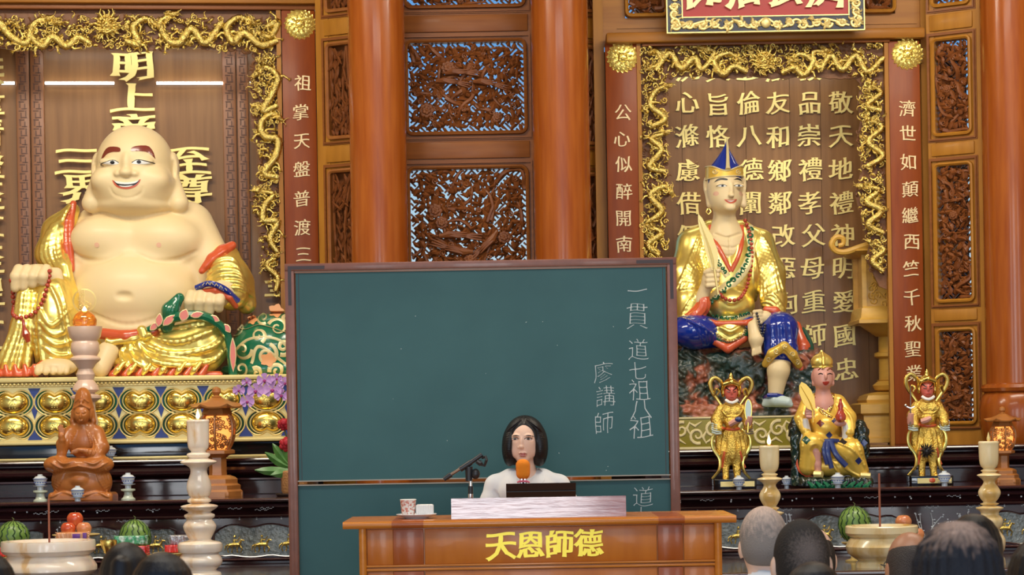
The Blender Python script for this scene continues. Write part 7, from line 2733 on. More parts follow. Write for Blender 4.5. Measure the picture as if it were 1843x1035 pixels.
def fruit(px, py, D, r, label, mname='apple', name='red_apple', cat='apple'):
    k = D / F
    c = P(px, py, D)
    o = thing(name, label, cat, (c.x, c.y, c.z - r * k))
    pr = [(.001, -.72), (.35, -.9), (.75, -.72), (1, -.1), (.96, .35), (.65, .78), (.3, .86), (.001, .72)]
    pr = [tuple(q) for q in spline(pr, 22)]
    lathe_part('flesh', c, [(abs(a) * r * k, b_ * r * k) for a, b_ in pr], M[mname], o, 28)
    MB().tube([(c.x, c.y, c.z + r * k * .7), (c.x + .003, c.y, c.z + r * k * 1.05)], [.002, .0015], 5).build('stem', M['stem'], o)
    return o


dish(138, 12.15, P(138, 962, 12.15).z, .13, 'brass pedestal dish under the three stacked red apples')
fruit(135, 935, 12.15, 14.5, 'red apple on top of the pile of three')
fruit(123, 952, 12.12, 13.5, 'red apple at the lower left of the pile of three')
fruit(151, 952, 12.12, 13.5, 'orange-red apple at the lower right of the pile of three', 'peach')
dish(1636, 11.95, P(1636, 974, 11.95).z, .13, 'brass pedestal dish under the blushed apples at the right')
fruit(1626, 940, 11.95, 14.5, 'yellow-red apple above the right-hand bowl rim', 'peach')
fruit(1651, 962, 11.92, 12.5, 'blushed apple low at the right end of the right-hand bowl', 'peach')
fruit(1622, 962, 11.95, 12.5, 'blushed apple hidden behind the right-hand bowl rim, under the yellow-red one', 'peach')


def packet(name, px0, py0, px1, py1, D, depth, mname, label, cat, puff=.35, parts=()):
    """a puffed wrapped packet with crimped ends"""
    k = D / F
    c = P((px0 + px1) / 2, (py0 + py1) / 2, D)
    hx, hz = (px1 - px0) / 2 * k, (py1 - py0) / 2 * k
    root = thing(name, label, cat, (c.x, c.y, c.z - hz))
    s = Sculpt((c.x - hx, c.y - depth / 2, c.z - hz), (c.x + hx, c.y + depth / 2, c.z + hz), max(hx, hz) / 26)
    s.box(tuple(c), (hx * .93, depth / 2 * .9, hz * .9), min(hz, hx) * puff)
    R = random.Random(int(px0))
    for i in range(9):
        x = c.x + R.uniform(-.8, .8) * hx
        s.cap((x, c.y - depth / 2 * .9, c.z - hz * .8), (x + R.uniform(-.2, .2) * hx, c.y - depth / 2 * .9, c.z + hz * .8), hz * .10, hz * .04, k=hz * .1)
    s.build('wrap', M[mname], root)
    for sg in (-1, 1):
        m = MB()
        for i in range(6):
            z = c.z + (i / 5 - .5) * 1.5 * hz
            m.tube([(c.x + sg * hx * .86, c.y, z), (c.x + sg * hx * 1.05, c.y, z * 1.0 + (i / 5 - .5) * .2 * hz)], [hz * .12, hz * .1], 5)
        m.build('crimped_end', M[mname], root)
    for (nm, a, b, cc, d, mm) in parts:
        MB().box(c.x + a * hx, c.x + b * hx, c.y - depth / 2 * 1.02, c.y - depth / 2 * .8, c.z + cc * hz, c.z + d * hz, .001).build(nm, M[mm], root)
    return root


packet('snack_packet', 101, 957, 160, 975, 11.98, .09, 'orange_pack', 'orange snack packet with purple print in front of the red apples', 'snack packet', parts=(('purple_label', .1, .55, -.3, .6, 'purple'), ('purple_band', .72, .95, -.8, .8, 'purple')))
dish(236, 11.9, P(236, 1000, 11.9).z, .13, 'brass pedestal dish under the red and green wrapped offerings')
packet('red_packet', 203, 981, 268, 1000, 11.9, .12, 'red_pack', 'wide red wrapped packet under the green foil one', 'wrapped packet')
packet('green_packet', 206, 963, 265, 981, 11.9, .10, 'green_pack', 'green and silver foil packet on top of the red one', 'wrapped packet')
dish(312, 12.0, P(312, 995, 12.0).z, .11, 'brass pedestal dish under the small red packet beside the tall candlestick')
packet('red_packet', 297, 980, 324, 995, 12.0, .08, 'red_pack', 'small red wrapped packet left of the tall cream candlestick', 'wrapped packet')
packet('silver_packet', 306, 962, 342, 981, 12.06, .08, 'clear_pack', 'crumpled silver packet behind the small red packet', 'wrapped packet')
packet('red_packet', -14, 984, 13, 1003, 12.05, .08, 'red_pack', 'red wrapped packet at the photo\'s left edge', 'wrapped packet')
dish(0, 12.05, P(0, 1003, 12.05).z, .08, 'brass pedestal dish under the red packet at the photo\'s left edge')
c = at(197, 11.55, SZ)
k = 11.8 / F
root = thing('gilt_cup', 'small gilt goblet at the right of the large onyx bowl', 'goblet', tuple(c))
lathe_part('goblet', c, rows(197, 11.55, SZ, [(14, 972), (15, 975), (13, 985), (8, 995), (4, 1000), (4, 1012), (12, 1022), (16, 1030), (17, 1034)]), M['gold'], root, 24)

# ---------------------------------------------------------------- orchids
c = at(530, 12.95, TZ)
root = thing('orchid_arrangement', 'purple orchids and red flowers in a woven straw pot beside the chalkboard', 'flower arrangement', tuple(c))
T = mapD(12.95)
lathe_part('saucer', c, [(.10, 0), (.11, .01), (.11, .015), (.08, .016)], M['dark'], root, 24)
lathe_part('pot', c, [(.068, .016), (.075, .03), (.078, .14), (.072, .148), (.06, .15)], M['pot'], root, 28)
for i, pts in enumerate(([(530, 845, 0), (540, 780, 0), (525, 720, 5), (500, 695, 10), (470, 688, 12), (440, 696, 10)], [(534, 845, -5), (548, 770, -5), (530, 705, 2), (510, 680, 5), (488, 680, 8)], [(526, 845, 2), (520, 800, 4), (512, 772, 6)],
                         [(526, 845, 4), (524, 820, 8), (516, 800, 8)])):
    MB(T).tube(spline(pts, 20), 1.5, 6).build('stem', M['stem'], root)
for i, (x, y, L, a) in enumerate(((524, 842, 54, -2.72), (522, 838, 50, -2.35), (520, 846, 60, 3.02), (526, 836, 44, -2.0), (536, 838, 60, -.7), (534, 840, 50, -.3), (528, 846, 40, 2.8))):
    m = MB(T)
    leaf_shape(m, x, y, 6 + i, L, 8.5, a, .12, .8)
    m.build('leaf', M['leaf'], root)
proto = None
for i, (x, y, r_) in enumerate(((462, 704, 15), (492, 702, 17), (447, 723, 13), (432, 703, 11), (478, 685, 14), (508, 712, 13), (446, 688, 9), (515, 690, 12), (500, 682, 10))):
    R = random.Random(i)
    m = MB(T)
    for j, (aa, w_, L) in enumerate(((-PI / 2, .42, .95), (PI / 6 + .15, .36, .9), (5 * PI / 6 - .15, .36, .9), (-.12, .62, 1.0), (PI + .12, .62, 1.0))):
        a = aa + R.uniform(-.1, .1)
        L_, W_ = r_ * L, r_ * w_
        v = [(x, y, 14)]
        n = 10
        for q_ in range(n):
            t = q_ / (n - 1)
            th = -1.15 + 2.3 * t
            u, w2 = L_ * (.15 + .85 * math.cos(th * .85) ** .6), W_ * math.sin(th) * 1.1
            v.append((x + u * math.cos(a) - w2 * math.sin(a), y + u * math.sin(a) + w2 * math.cos(a), 14 + (2 if j < 3 else 4) + 1.5 * abs(math.sin(th))))
        n0 = len(v)
        v += [(p_[0], p_[1], p_[2] - 1.2) for p_ in v]
        f = [(0, q_, q_ + 1) for q_ in range(1, n)] + [(n0, n0 + q_ + 1, n0 + q_) for q_ in range(1, n)] + [(q_, n0 + q_, n0 + q_ + 1, q_ + 1) for q_ in range(1, n)] + [(0, n0, n0 + 1, 1), (0, n, n0 + n, n0)]
        m.add(v, f)
    fl = m.build('orchid_flower', M['orchid'], root)
    m = MB(T)
    m.ball((x, y + r_ * .12, 19), (r_ * .16, r_ * .24, 3), 8, 6)
    m.ball((x - r_ * .12, y + r_ * .05, 18), r_ * .12, 6, 5)
    m.ball((x + r_ * .12, y + r_ * .05, 18), r_ * .12, 6, 5)
    m.build('flower_lip', M['orchid_c'], fl)
for (x, y, r_) in ((512, 764, 13), (518, 800, 16), (540, 780, 14)):
    m = MB(T)
    for ring in range(3):
        for j in range(7 - ring):
            a = 2 * PI * j / (7 - ring) + ring
            m.ball((x + r_ * (.62 - .25 * ring) * math.cos(a), y + r_ * (.5 - .2 * ring) * math.sin(a) - ring * 2, 10 + ring * 3), (r_ * .36, r_ * .42, r_ * .3), 8, 6)
    m.build('red_bloom', M['redflower'], root)

# ================================================================ CHALKBOARD
BD = 11.0
BP = Pl(BD, 869, 0)
xb0, yb0, xb1, yb1 = BP.rect(517.5, 470, 1221, 1035)
_, yt, _, _ = BP.rect(500, 470, 1240, 1035)
yt = BP.q(866, 469)[1]
bx0, bx1 = BP.q(517, 760)[0], BP.q(1221, 700)[0]
zbot = BP.zrow(.42)
bd = thing('chalkboard', 'large green double chalkboard in a red-brown wooden frame behind the lecturer', 'chalkboard', BP.base(869))
m = MB(BP.T)
m.box(bx0, bx1, yt, yt + 13, -26, 4, 1.2)
m.build('frame_top', M['board_frame'], bd)
for (a, b) in ((bx0, bx0 + 17), (bx1 - 17, bx1)):
    MB(BP.T).box(a, b, yt + 13, zbot, -26, 4, 1.2).build('frame_side', M['board_frame'], bd)
MB(BP.T).box(bx0, bx1, zbot, zbot + 16, -26, 4, 1.2).build('frame_bottom', M['board_frame'], bd)
for x in (bx0 + 4, bx1 - 34):
    m = MB(BP.T)
    m.box(x, x + 30, zbot + 16, BP.zrow(.04), -22, 0, 1)
    m.box(x, x + 30, BP.zrow(.05), BP.zrow(0), -120, 100, 1)
    m.build('stand_leg', M['board_frame'], bd)
ys = BP.q(869, 864)[1]
MB(BP.T).box(bx0 + 19, bx1 - 19, yt + 16, ys - 4, -10, -4).build('upper_panel', M['board'], bd)
MB(BP.T).box(bx0 + 17, bx1 - 17, ys + 4, zbot, -18, -11).build('lower_panel', M['board'], bd)
m = MB(BP.T)
m.box(bx0 + 17, bx1 - 17, yt + 13, yt + 17, -10, 0)
m.build('inner_rail', M['frame_wood'], bd)
m = MB(BP.T)
m.box(bx0 + 17, bx1 - 17, ys - 4.5, ys - 2.5, -12, 1)
m.build('aluminium_edge', M['alu'], bd)
m = MB(BP.T)
m.box(bx0 + 17, bx1 - 17, ys + 3, ys + 5, -20, -3)
m.build('aluminium_edge', M['alu'], bd)
for x in (bx0 + 24, bx1 - 25):
    MB(BP.T).box(x, x + 1, yt + 17, ys - 5, -4, -3.5).build('edge_bead', M['bracket'], bd)
for sg, x in ((1, bx0), (-1, bx1)):
    m = MB(BP.T)
    xa, xb = sorted((x + sg * 6, x + sg * 72))
    m.box(xa, xb, yt + 4.5, yt + 10.5, 3, 4.6)
    xa, xb = sorted((x + sg * 6, x + sg * 12))
    m.box(xa, xb, yt + 10.5, yt + 75, 3, 4.6)
    m.build('corner_bracket', M['bracket'], bd)


def chalk(ch, x, y, size, dep=-4, **kw):
    a, b = BP.q(x, y)
    o = glyph(ch, a, b, size, BP.T, 'chalk_character', M['chalk'], bd, bold=-.019, brush=.03, thick=.35, dep=dep, contrast=0, flare=0, slant=2.0, seed=int(y), **kw)
    return o


for ch, x, y, s_, sx in (('一', 1147, 523, 38, 1), ('貫', 1147, 568, 52, .85), ('道', 1149, 629, 42, .95), ('七', 1148, 667, 36, 1), ('祖', 1151, 702, 42, 1), ('八', 1154, 736, 44, 1), ('祖', 1154, 768, 46, 1),
                         ('廖', 1086, 670, 40, .95), ('講', 1090, 713, 40, .95), ('師', 1087, 761, 44, .85)):
    chalk(ch, x, y, s_, sx=sx)
chalk('道', 1158, 894, 40, dep=-11)
chalk('小', 1154, 928, 34, dep=-11)
m = MB(BP.T)
R = random.Random(3)
for i in range(16):
    x, y = BP.q(R.uniform(560, 1180), R.uniform(560, 850))
    m.tube([(x, y, -4), (x + R.uniform(-2, 2), y + R.uniform(-2, 2), -4)], .45, 4)
m.build('chalk_speck', M['chalk'], bd, kind='stuff')

# ================================================================ LECTERN
k = 9.6 / F
LP_ = Pl(9.6, 971, 0)
lx0, _, lx1, _ = LP_.rect(617, 900, 1325, 980)
z_top = 1.105
yT = LP_.zrow(z_top)
lc = thing('lectern', 'wide orange-brown wooden lecture desk with gold lettering on its front', 'lectern', LP_.base(971))
T = LP_.T
m = MB(T)
prof = [(-250, yT), (0, yT)] + [(6 * math.sin(PI * i / 8), yT + 6.5 - 6.5 * math.cos(PI * i / 8)) for i in range(1, 9)] + [(-250, yT + 13)]
m.prism([(y, d) for d, y in prof], lx0, lx1, axis=0)
m.build('top', M['lectern_h'], lc)
for (a, b) in ((705, 762), (1185, 1232)):
    xa, xb = LP_.q(a, 940)[0], LP_.q(b, 940)[0]
    m = MB(T)
    prof = [(-200, yT - .3), (0, yT - .3)] + [(6.4 * math.sin(PI * i / 8), yT + 6.5 - 6.8 * math.cos(PI * i / 8)) for i in range(1, 8)] + [(-2, yT + 13)]
    m.prism([(y, d) for d, y in prof], xa, xb, axis=0)
    m.build('dark_inlay', M['lectern_d'], lc)
bx0_, bx1_ = LP_.q(646, 990)[0], LP_.q(1300, 990)[0]
yF = LP_.zrow(0)
MB(T).box(bx0_ + 10, bx1_ - 10, yT + 13, yF, -215, -16).build('body', M['lectern'], lc)
for (a, b) in ((bx0_, bx0_ + 13), (bx1_ - 13, bx1_)):
    m = MB(T)
    m.tube([((a + b) / 2, yT + 13, -10), ((a + b) / 2, yF, -10)], 7, 14)
    m.build('corner_post', M['lectern_h'], lc)
yr = LP_.q(971, 1018)[1]
zs = [yT + 15, yr - 5, yr + 7, yr + 150, yr + 162, yF - 20]
cols = [(660, 707, 'lectern', 0), (707, 762, 'lectern_d', 2), (764, 1183, 'lectern', 0), (1185, 1230, 'lectern_d', 2), (1232, 1287, 'lectern', 0)]
for i in range(3):
    for (a, b, mm, up) in cols:
        xa, xb = LP_.q(a, 985)[0], LP_.q(b, 985)[0]
        MB(T).box(xa, xb, zs[2 * i], zs[2 * i + 1], -16, -12 + up, 1.0).build('front_panel', M[mm], lc, 'darker panel' if up else None)
for i in (1, 3):
    m = MB(T)
    m.box(bx0_ + 12, bx1_ - 12, zs[i], zs[i] + 4, -16, -7, 1.2)
    m.box(bx0_ + 12, bx1_ - 12, zs[i] + 6, zs[i] + 11, -16, -8, 1.2)
    m.build('rail_moulding', M['lectern_h'], lc)
MB(T).box(bx0_ - 4, bx1_ + 4, yF - 22, yF, -220, -4, 1.5).build('plinth', M['lectern_d'], lc)
for ch, x, y, s_ in (('天', 902, 982, 56), ('恩', 955, 981, 52), ('師', 1007, 979, 52), ('德', 1060, 977, 52)):
    a, b = LP_.q(x, y)
    glyph(ch, a, b, s_, T, 'gold_character', M['lect_text'], lc, bold=.026, brush=.025, thick=1.5, dep=-12)

# the low box that shields the lecturer's papers
k2 = 9.72 / F
TP = Pl(9.72, 971, 0)
a0, c0, b0_, d0 = TP.rect(812, 895, 1127, 934)
root = thing('desk_screen', 'low shiny rosewood screen standing on the lecture desk before the laptop', 'desk screen', tuple(TP.T([[(a0 + b0_) / 2, TP.zrow(z_top), 0]])[0]))
zb_ = TP.zrow(z_top)
MB(TP.T).prism([(c0, -5), (c0, -9), (zb_, -6), (zb_, 0)], a0, b0_, axis=0).build('front_board', M['tray'], root)
for (a, b) in ((a0, a0 + 6), (b0_ - 6, b0_)):
    MB(TP.T).prism([(c0, -6), (c0, -30), (zb_ - 4, -130), (zb_, -130), (zb_, -6)], a, b, axis=0).build('side_board', M['tray'], root)
# laptop
XP = Pl(9.95, 971, 0)
xa, ya, xb, yb = XP.rect(911, 869, 1036, 900)
zt0 = z_top
root = thing('laptop', 'open black laptop seen from behind, in front of the lecturer', 'laptop', tuple(XP.T([[(xa + xb) / 2, XP.zrow(zt0), 30]])[0]))
zr = XP.zrow(zt0)
m = MB(XP.T)
m.prism([(ya, 26), (ya, 23), (zr - 8, -4), (zr - 6, 0)], xa, xb, axis=0)
m.build('lid', M['laptop'], root)
m = MB(XP.T)
m.tube([(xa + 6, zr - 6, -3), (xb - 6, zr - 6, -3)], 2.6, 10)
m.build('hinge', M['metal_d'], root)
MB(XP.T).box(xa, xb, zr - 6, zr, -60, -4, 1).build('keyboard_base', M['laptop'], root)
MB(XP.T).box(xa + 1, xb - 1, ya + 14.5, ya + 15.2, 16, 20.5).build('lid_seam', M['metal_d'], root)
# plate with cup and wrapped biscuit
D_ = 9.85
c = at(750, D_, z_top)
k = D_ / F
root = thing('plate', 'small white plate on the lecture desk carrying a paper cup', 'plate', tuple(c))
lathe_part('dish', c, [(20 * k, 0), (22 * k, 2 * k), (34 * k, 6 * k), (37 * k, 8 * k), (36 * k, 8.6 * k), (22 * k, 4 * k), (.1 * k, 3.4 * k)], M['plate'], root, 40)
zc = c.z + 4.4 * k
cp = at(735, D_ - .01, zc)
root = thing('paper_cup', 'patterned paper cup on the small white plate', 'cup', tuple(cp))
lathe_part('cup', cp, [(11.5 * k, 0), (14.2 * k, 29 * k), (14.8 * k, 30 * k), (13.4 * k, 30 * k), (11 * k, 2 * k), (.1 * k, 1.5 * k)], M['cup_print'], root, 32)
lathe_part('rim', (cp.x, cp.y, cp.z + 29 * k), [(14 * k, 0), (15 * k, .8 * k), (14 * k, 1.8 * k)], M['paper'], root, 32)
bp = at(765, D_ + .005, zc)
root = thing('wrapped_towel', 'folded white ridged towel packet beside the paper cup', 'towel', tuple(bp))
s = Sculpt((bp.x - 18 * k, bp.y - 12 * k, bp.z), (bp.x + 18 * k, bp.y + 12 * k, bp.z + 22 * k), .8 * k)
s.box((bp.x, bp.y, bp.z + 10.5 * k), (15.5 * k, 9 * k, 10.5 * k), 3 * k)
for i in range(8):
    x = bp.x + (i - 3.5) * 4.2 * k
    s.cap((x, bp.y - 9 * k, bp.z + 2 * k), (x, bp.y - 9 * k, bp.z + 19 * k), 1.5 * k, 1.5 * k, k=.8 * k)
s.build('towel', M['paper'], root)
# boom stand
D_ = 9.95
T = mapD(D_)
c = at(847, D_, z_top)
root = thing('microphone_stand', 'empty black boom microphone stand on the desk, left of the lecturer', 'microphone stand', tuple(c))
lathe_part('base', c, [(26 * k, 0), (26 * k, 4 * k), (8 * k, 7 * k), (3 * k, 10 * k)], M['metal_d'], root, 28)
MB(T).tube([(847, HL(847) - (z_top - CAM_H) * F / D_, 0), (847, 875, 0)], 4.6, 12).build('pole', M['metal_d'], root)
MB(T).tube([(847, 896, 0), (847, 889, 0)], 5, 12).build('collar', M['chrome'], root)
MB(T).tube([(847, 877, 0), (847, 858, 0)], 3, 12).build('inner_pole', M['chrome'], root)
m = MB(T)
m.tube([(844, 866, 0), (844, 840, 0)], [6, 7], 10)
m.ball((856, 853, 2), (8, 10, 8), 12, 9)
m.build('clamp_knob', M['metal_d'], root)
MB(T).tube([(806, 858, 2), (866, 820, 2)], 2.6, 10).build('boom', M['bronze'], root)
m = MB(T)
m.tube([(799, 863, 2), (812, 854, 2)], [4, 5], 10)
m.build('boom_grip', M['metal_d'], root)
MB(T).tube([(828, 845, 2), (848, 832, 2)], 5.2, 10).build('boom_sleeve', M['metal_d'], root)
MB(T).tube([(848, 832, 2), (868, 818, 2)], 4, 10).build('boom_end', M['metal_d'], root)
m = MB(T)
m.tube([(858, 830, 2), (864, 834, 2), (868, 832, 2)], [4, 5, 5], 8)
m.tube([(868, 824, 2), (874, 822, 6), (876, 828, 8), (872, 838, 4), (866, 836, 2)], 2.6, 8)
m.build('microphone_clip', M['metal_d'], root)
# microphone on a short stand before the lecturer
T = mapD(10.15)
c = at(942, 10.15, z_top)
root = thing('microphone', 'microphone with an orange foam cover in front of the lecturer', 'microphone', tuple(c))
zr = HL(942) - (z_top - CAM_H) * F / 10.15
s = Sculpt((925, 822, -18), (958, 868, 18), .8)
s.path([(941, 839, 0), (941.5, 850, 0)], [12.2, 11.6], k=3)
s.box((941.3, 845, 0), (11.5, 17, 11.5), 8, k=4)
s.build('foam_cover', M['mic_foam'], root, T)
MB(T).tube([(941.6, 860, 0), (942.5, 880, 0), (943, zr - 14, -4)], [6, 5, 4], 10).build('handle', M['metal_d'], root)
m = MB(T)
for x in (-4, 2):
    m.box(941.5 + x, 944 + x, 862, 874, 4.4, 6.4)
m.build('handle_highlight', M['chrome'], root)
m = MB(T)
m.tube([(931, 868, 4), (936, 866, 7), (947, 866, 7), (953, 868, 4)], [1.2, 2.2, 2.2, 1.2], 8)
m.build('pink_ribbon', M['mic_pink'], root)
lathe_part('foot', c, [(14 * k, 0), (14 * k, 3 * k), (5 * k, 6 * k), (4 * k, 14 * k)], M['metal_d'], root, 24)

# ================================================================ THE LECTURER
T = mapD(10.32)
zf = HL(945) + 1.5 * F / 10.32
root = thing('person', 'person with black bob hair and white collared shirt speaking into the orange microphone', 'person', tuple(T([[950, zf, -40]])[0]))
root.location.z = 0
s = Sculpt((860, 742, -95), (1055, 960, 75), 1.25)
s.ell((944, 790, -30), (28, 36, 34))
s.ell((942.5, 806, -22), (23, 27, 26), k=6)
s.ell((941.5, 792, -17), (25, 27, 20), k=6)
s.ell((941.5, 826, -10), (11, 8.5, 11), k=6)
s.ell((927, 812, -12), (8, 11, 9), k=6)
s.ell((957, 812, -14), (8, 11, 9), k=6)
s.ell((938.5, 797, 3), (3, 10, 5), k=3)
s.ell((938.5, 804, 5), (4.2, 3.6, 4.6), k=2)
s.ell((934.5, 805.5, 2), (3, 2.4, 3), k=1.5)
s.ell((942.8, 805.5, 2), (3, 2.4, 3), k=1.5)
for x in (926.5, 950.5):
    s.ell((x, 790, -1), (8, 4, 4), k=2.5, op='-')
    s.ell((x, 790, -5), (6.5, 4, 5), k=1.5)
s.draw([(923, 785.5), (928, 783.5), (934, 785)], [1, 1.6, 1], k=3, lift=-.8)
s.draw([(945, 785), (951, 783.5), (957, 786)], [1, 1.6, 1], k=3, lift=-.8)
s.ell((941, 815.5, 2), (7.5, 2.3, 3.4), k=1.5)
s.ell((941, 820, 1.5), (7, 2.5, 3.4), k=1.5)
for sg in (-1, 1):
    s.ell((944 + sg * 28, 797, -32), (3.5, 9, 6), k=2)
s.cap((946, 825, -30), (948, 870, -38), 17, 18, k=6)
s.path([(900, 880, -42), (948, 866, -44), (996, 880, -42)], [22, 20, 22], k=12)
s.ell((948, 925, -44), (56, 50, 22), k=14)
s.build('body', M['skin'], root, T)
B = s.bvh()
for L in ([(919, 786), (924, 784), (930, 783.4), (935, 785), (930, 785), (924, 785.4)], [(944.5, 785), (950, 783.4), (957, 783.8), (962, 786.4), (957, 785.2), (950, 785)]):
    drape(L, B, T, 'eyebrow', M['hair'], root, 1.5, .25)
for x0, x1 in ((921, 933), (944.5, 957)):
    xm = (x0 + x1) / 2
    drape([(x0 + 1, 790.8), (x0 + 3.5, 789.2), (xm, 788.7), (x1 - 3.5, 789.2), (x1 - 1, 790.6), (xm, 791.8)], B, T, 'eye', M['st_white'], root, 1.2, .25)
    drape(circ(xm - .2, 790.1, 2.9, 1.7), B, T, 'iris', M['st_black'], root, 1, .5, ns=0)
    drape_tubes([[(x0 - 1, 790.4), (x0 + 3, 787.9), (xm, 787.2), (x1 - 3, 787.8), (x1 + 1, 790.3)]], B, T, 'eyelid_line', M['hair'], root, .6, 4)
drape([(933, 817.2), (937, 814.8), (940.8, 815.6), (944.5, 814.8), (949, 817.4), (941, 817.8)], B, T, 'upper_lip', M['lips'], root, 1.2, .3)
drape([(933.5, 818.2), (941, 818.8), (948.6, 818.4), (945.5, 821.8), (941, 822.8), (936.5, 821.6)], B, T, 'lower_lip', M['lips'], root, 1.2, .3)
drape([(935, 817.4), (941, 817.4), (947, 817.6), (941, 819)], B, T, 'mouth_gap', M['st_dred'], root, 1.2, .4)
# hair: a smooth bob parted in the middle
s = Sculpt((898, 740, -95), (992, 842, 30), 1.15)
s.ell((945, 790, -36), (38, 43, 40))
s.ell((917, 806, -28), (14, 34, 27), k=6)
s.ell((972, 806, -30), (15, 34, 28), k=6)
s.ell((945, 808, -52), (37, 28, 26), k=6)
s.cap((922, 826, -26), (927, 833, -22), 9, 5, k=5)
s.cap((970, 824, -28), (967, 832, -24), 9, 6, k=5)
# the opening for the face
s.ell((943, 808, 16), (24, 26, 34), k=3, op='-')
s.path([(943, 822, 6), (943, 800, 8), (942.5, 784, 5), (942, 771, 5), (942, 760, 1)], [25, 24.5, 20, 12, 3], k=2, op='-')
s.ell((945, 838, 0), (23, 12, 30), k=3, op='-')
s.draw([(942, 762), (943, 752), (944, 746)], 1.0, k=1.5, op='-')
for i in range(9):
    t = i / 8
    for sg in (-1, 1):
        s.draw([(943 + sg * (3 + 2 * t), 752 + 3 * t), (944 + sg * (22 + 9 * t), 772 + 4 * t), (944 + sg * (25 + 13 * t), 800), (944 + sg * (22 + 14 * t), 826)], [.2, .5, .7, .5], k=1.6, n=20, lift=-.3)
s.build('hair', M['hair'], root, T)
# blouse with an open pointed collar
s = Sculpt((855, 842, -105), (1060, 975, 45), 1.5)
s.path([(893, 876, -42), (920, 866, -42), (948, 862, -46), (976, 866, -42), (1006, 876, -44)], [19, 20, 20, 20, 19], k=10)
s.ell((948, 925, -40), (68, 64, 38), k=14)
s.ell((925, 885, -20), (26, 26, 20), k=12)
s.ell((970, 885, -20), (26, 26, 20), k=12)
s.path([(893, 876, -42), (884, 905, -38), (878, 945, -30), (880, 965, -20)], [21, 20, 19, 18], k=8)
s.path([(1006, 876, -44), (1020, 905, -40), (1030, 945, -30), (1028, 965, -20)], [21, 20, 19, 18], k=8)
s.path([(944, 838, -10), (943, 862, 2), (942, 886, 4)], [20, 13, 1.5], k=2, op='-')
s.path([(946, 838, -36), (947, 860, -40)], [19, 18], k=2, op='-')
for a in ([(900, 900), (910, 925), (915, 960)], [(1000, 895), (992, 920), (990, 960)], [(890, 885), (898, 905), (900, 930)], [(1012, 885), (1006, 905), (1006, 930)]):
    s.draw(a, [1, 2.2, 1.4], k=5, op='-', lift=1)
s.build('blouse', M['shirt'], root, T)
SB_ = s.bvh()
drape([(925, 846), (915, 856), (917, 872), (928, 888), (938, 880), (931, 862)], SB_, T, 'collar', M['shirt'], root, 2.5, 2.6, 2, ns=2, zdef=-20)
drape([(968, 842), (982, 855), (976, 872), (958, 892), (948, 878), (960, 860)], SB_, T, 'collar', M['shirt'], root, 2.5, 2.6, 2, ns=2, zdef=-20)
s = Sculpt((870, 950, -110), (1030, zf + 5, 40), 3.2)
s.ell((948, 985, -42), (60, 60, 38))
s.ell((948, 1060, -42), (62, 70, 42), k=12)
s.path([(922, 1090, -42), (922, zf - 45, -42)], [34, 20], k=10)
s.path([(974, 1090, -42), (974, zf - 45, -42)], [34, 20], k=10)
s.build('trousers', M['trouser'], root, T)
m = MB(T)
for x in (922, 974):
    m.tube([(x, zf - 12, -60), (x, zf - 10, -20), (x, zf - 7, 14)], [12, 12, 7], 10)
m.build('shoes', M['metal_d'], root)
s = Sculpt((870, 940, -60), (1040, 1010, 80), 2.4)
for sg, x in ((-1, 885), (1, 1022)):
    s.path([(x, 962, -18), (x - sg * 22, 968, 30)], [10, 8], k=4)
    s.ell((x - sg * 27, 969, 42), (9, 5, 11), k=4)
    for i in range(4):
        s.cap((x - sg * (21 + i * 4), 968, 50), (x - sg * (22 + i * 4), 970, 62), 2.6, 2.2, k=1.2)
s.build('hands', M['skin'], root, T)

# ================================================================ THE AUDIENCE, SEEN FROM BEHIND
_body = {}


def sit_body():
    """shared seated body: metres, head centre at the origin, facing +y"""
    s = Sculpt((-.30, -.20, -1.22), (.30, .62, .14), .0095)
    s.ell((0, 0, .01), (.076, .094, .105))
    s.ell((0, .02, -.055), (.058, .07, .065), k=.03)
    s.ell((0, .095, -.02), (.012, .022, .025), k=.015)
    for sg in (-1, 1):
        s.ell((sg * .079, -.002, -.02), (.011, .022, .034), k=.008)
    s.cap((0, -.015, -.07), (0, -.035, -.17), .052, .060, k=.03)
    s.path([(-.16, -.04, -.22), (0, -.045, -.18), (.16, -.04, -.22)], [.055, .06, .055], k=.05)
    s.ell((0, -.02, -.42), (.15, .10, .25), k=.06)
    s.ell((0, 0, -.66), (.16, .13, .12), k=.05)
    for sg in (-1, 1):
        s.path([(sg * .17, -.03, -.24), (sg * .21, 0, -.42), (sg * .20, .12, -.54), (sg * .13, .30, -.60)], [.052, .045, .04, .03], k=.03)
        s.ell((sg * .11, .35, -.60), (.042, .05, .02), k=.02)
        for i in range(4):
            s.cap((sg * (.085 + i * .018), .38, -.60), (sg * (.083 + i * .018), .44, -.615), .010, .008, k=.005)
        s.path([(sg * .10, .02, -.70), (sg * .11, .40, -.68), (sg * .11, .42, -1.14)], [.085, .065, .04], k=.03)
        s.path([(sg * .11, .42, -1.16), (sg * .115, .55, -1.185)], [.04, .028], k=.02)
    return s


def shirt_body():
    s = Sculpt((-.32, -.22, -.82), (.32, .30, -.06), .009)
    s.path([(-.165, -.04, -.225), (0, -.045, -.185), (.165, -.04, -.225)], [.070, .072, .070], k=.05)
    s.cap((0, -.03, -.13), (0, -.035, -.20), .066, .075, k=.02)
    s.ell((0, -.02, -.42), (.175, .125, .26), k=.06)
    s.ell((0, 0, -.68), (.18, .15, .10), k=.05)
    for sg in (-1, 1):
        s.path([(sg * .18, -.03, -.25), (sg * .225, 0, -.43), (sg * .222, .06, -.49)], [.066, .062, .060], k=.03)
    s.cap((0, -.02, -.02), (0, -.02, -.16), .056, .056, k=.006, op='-')
    return s


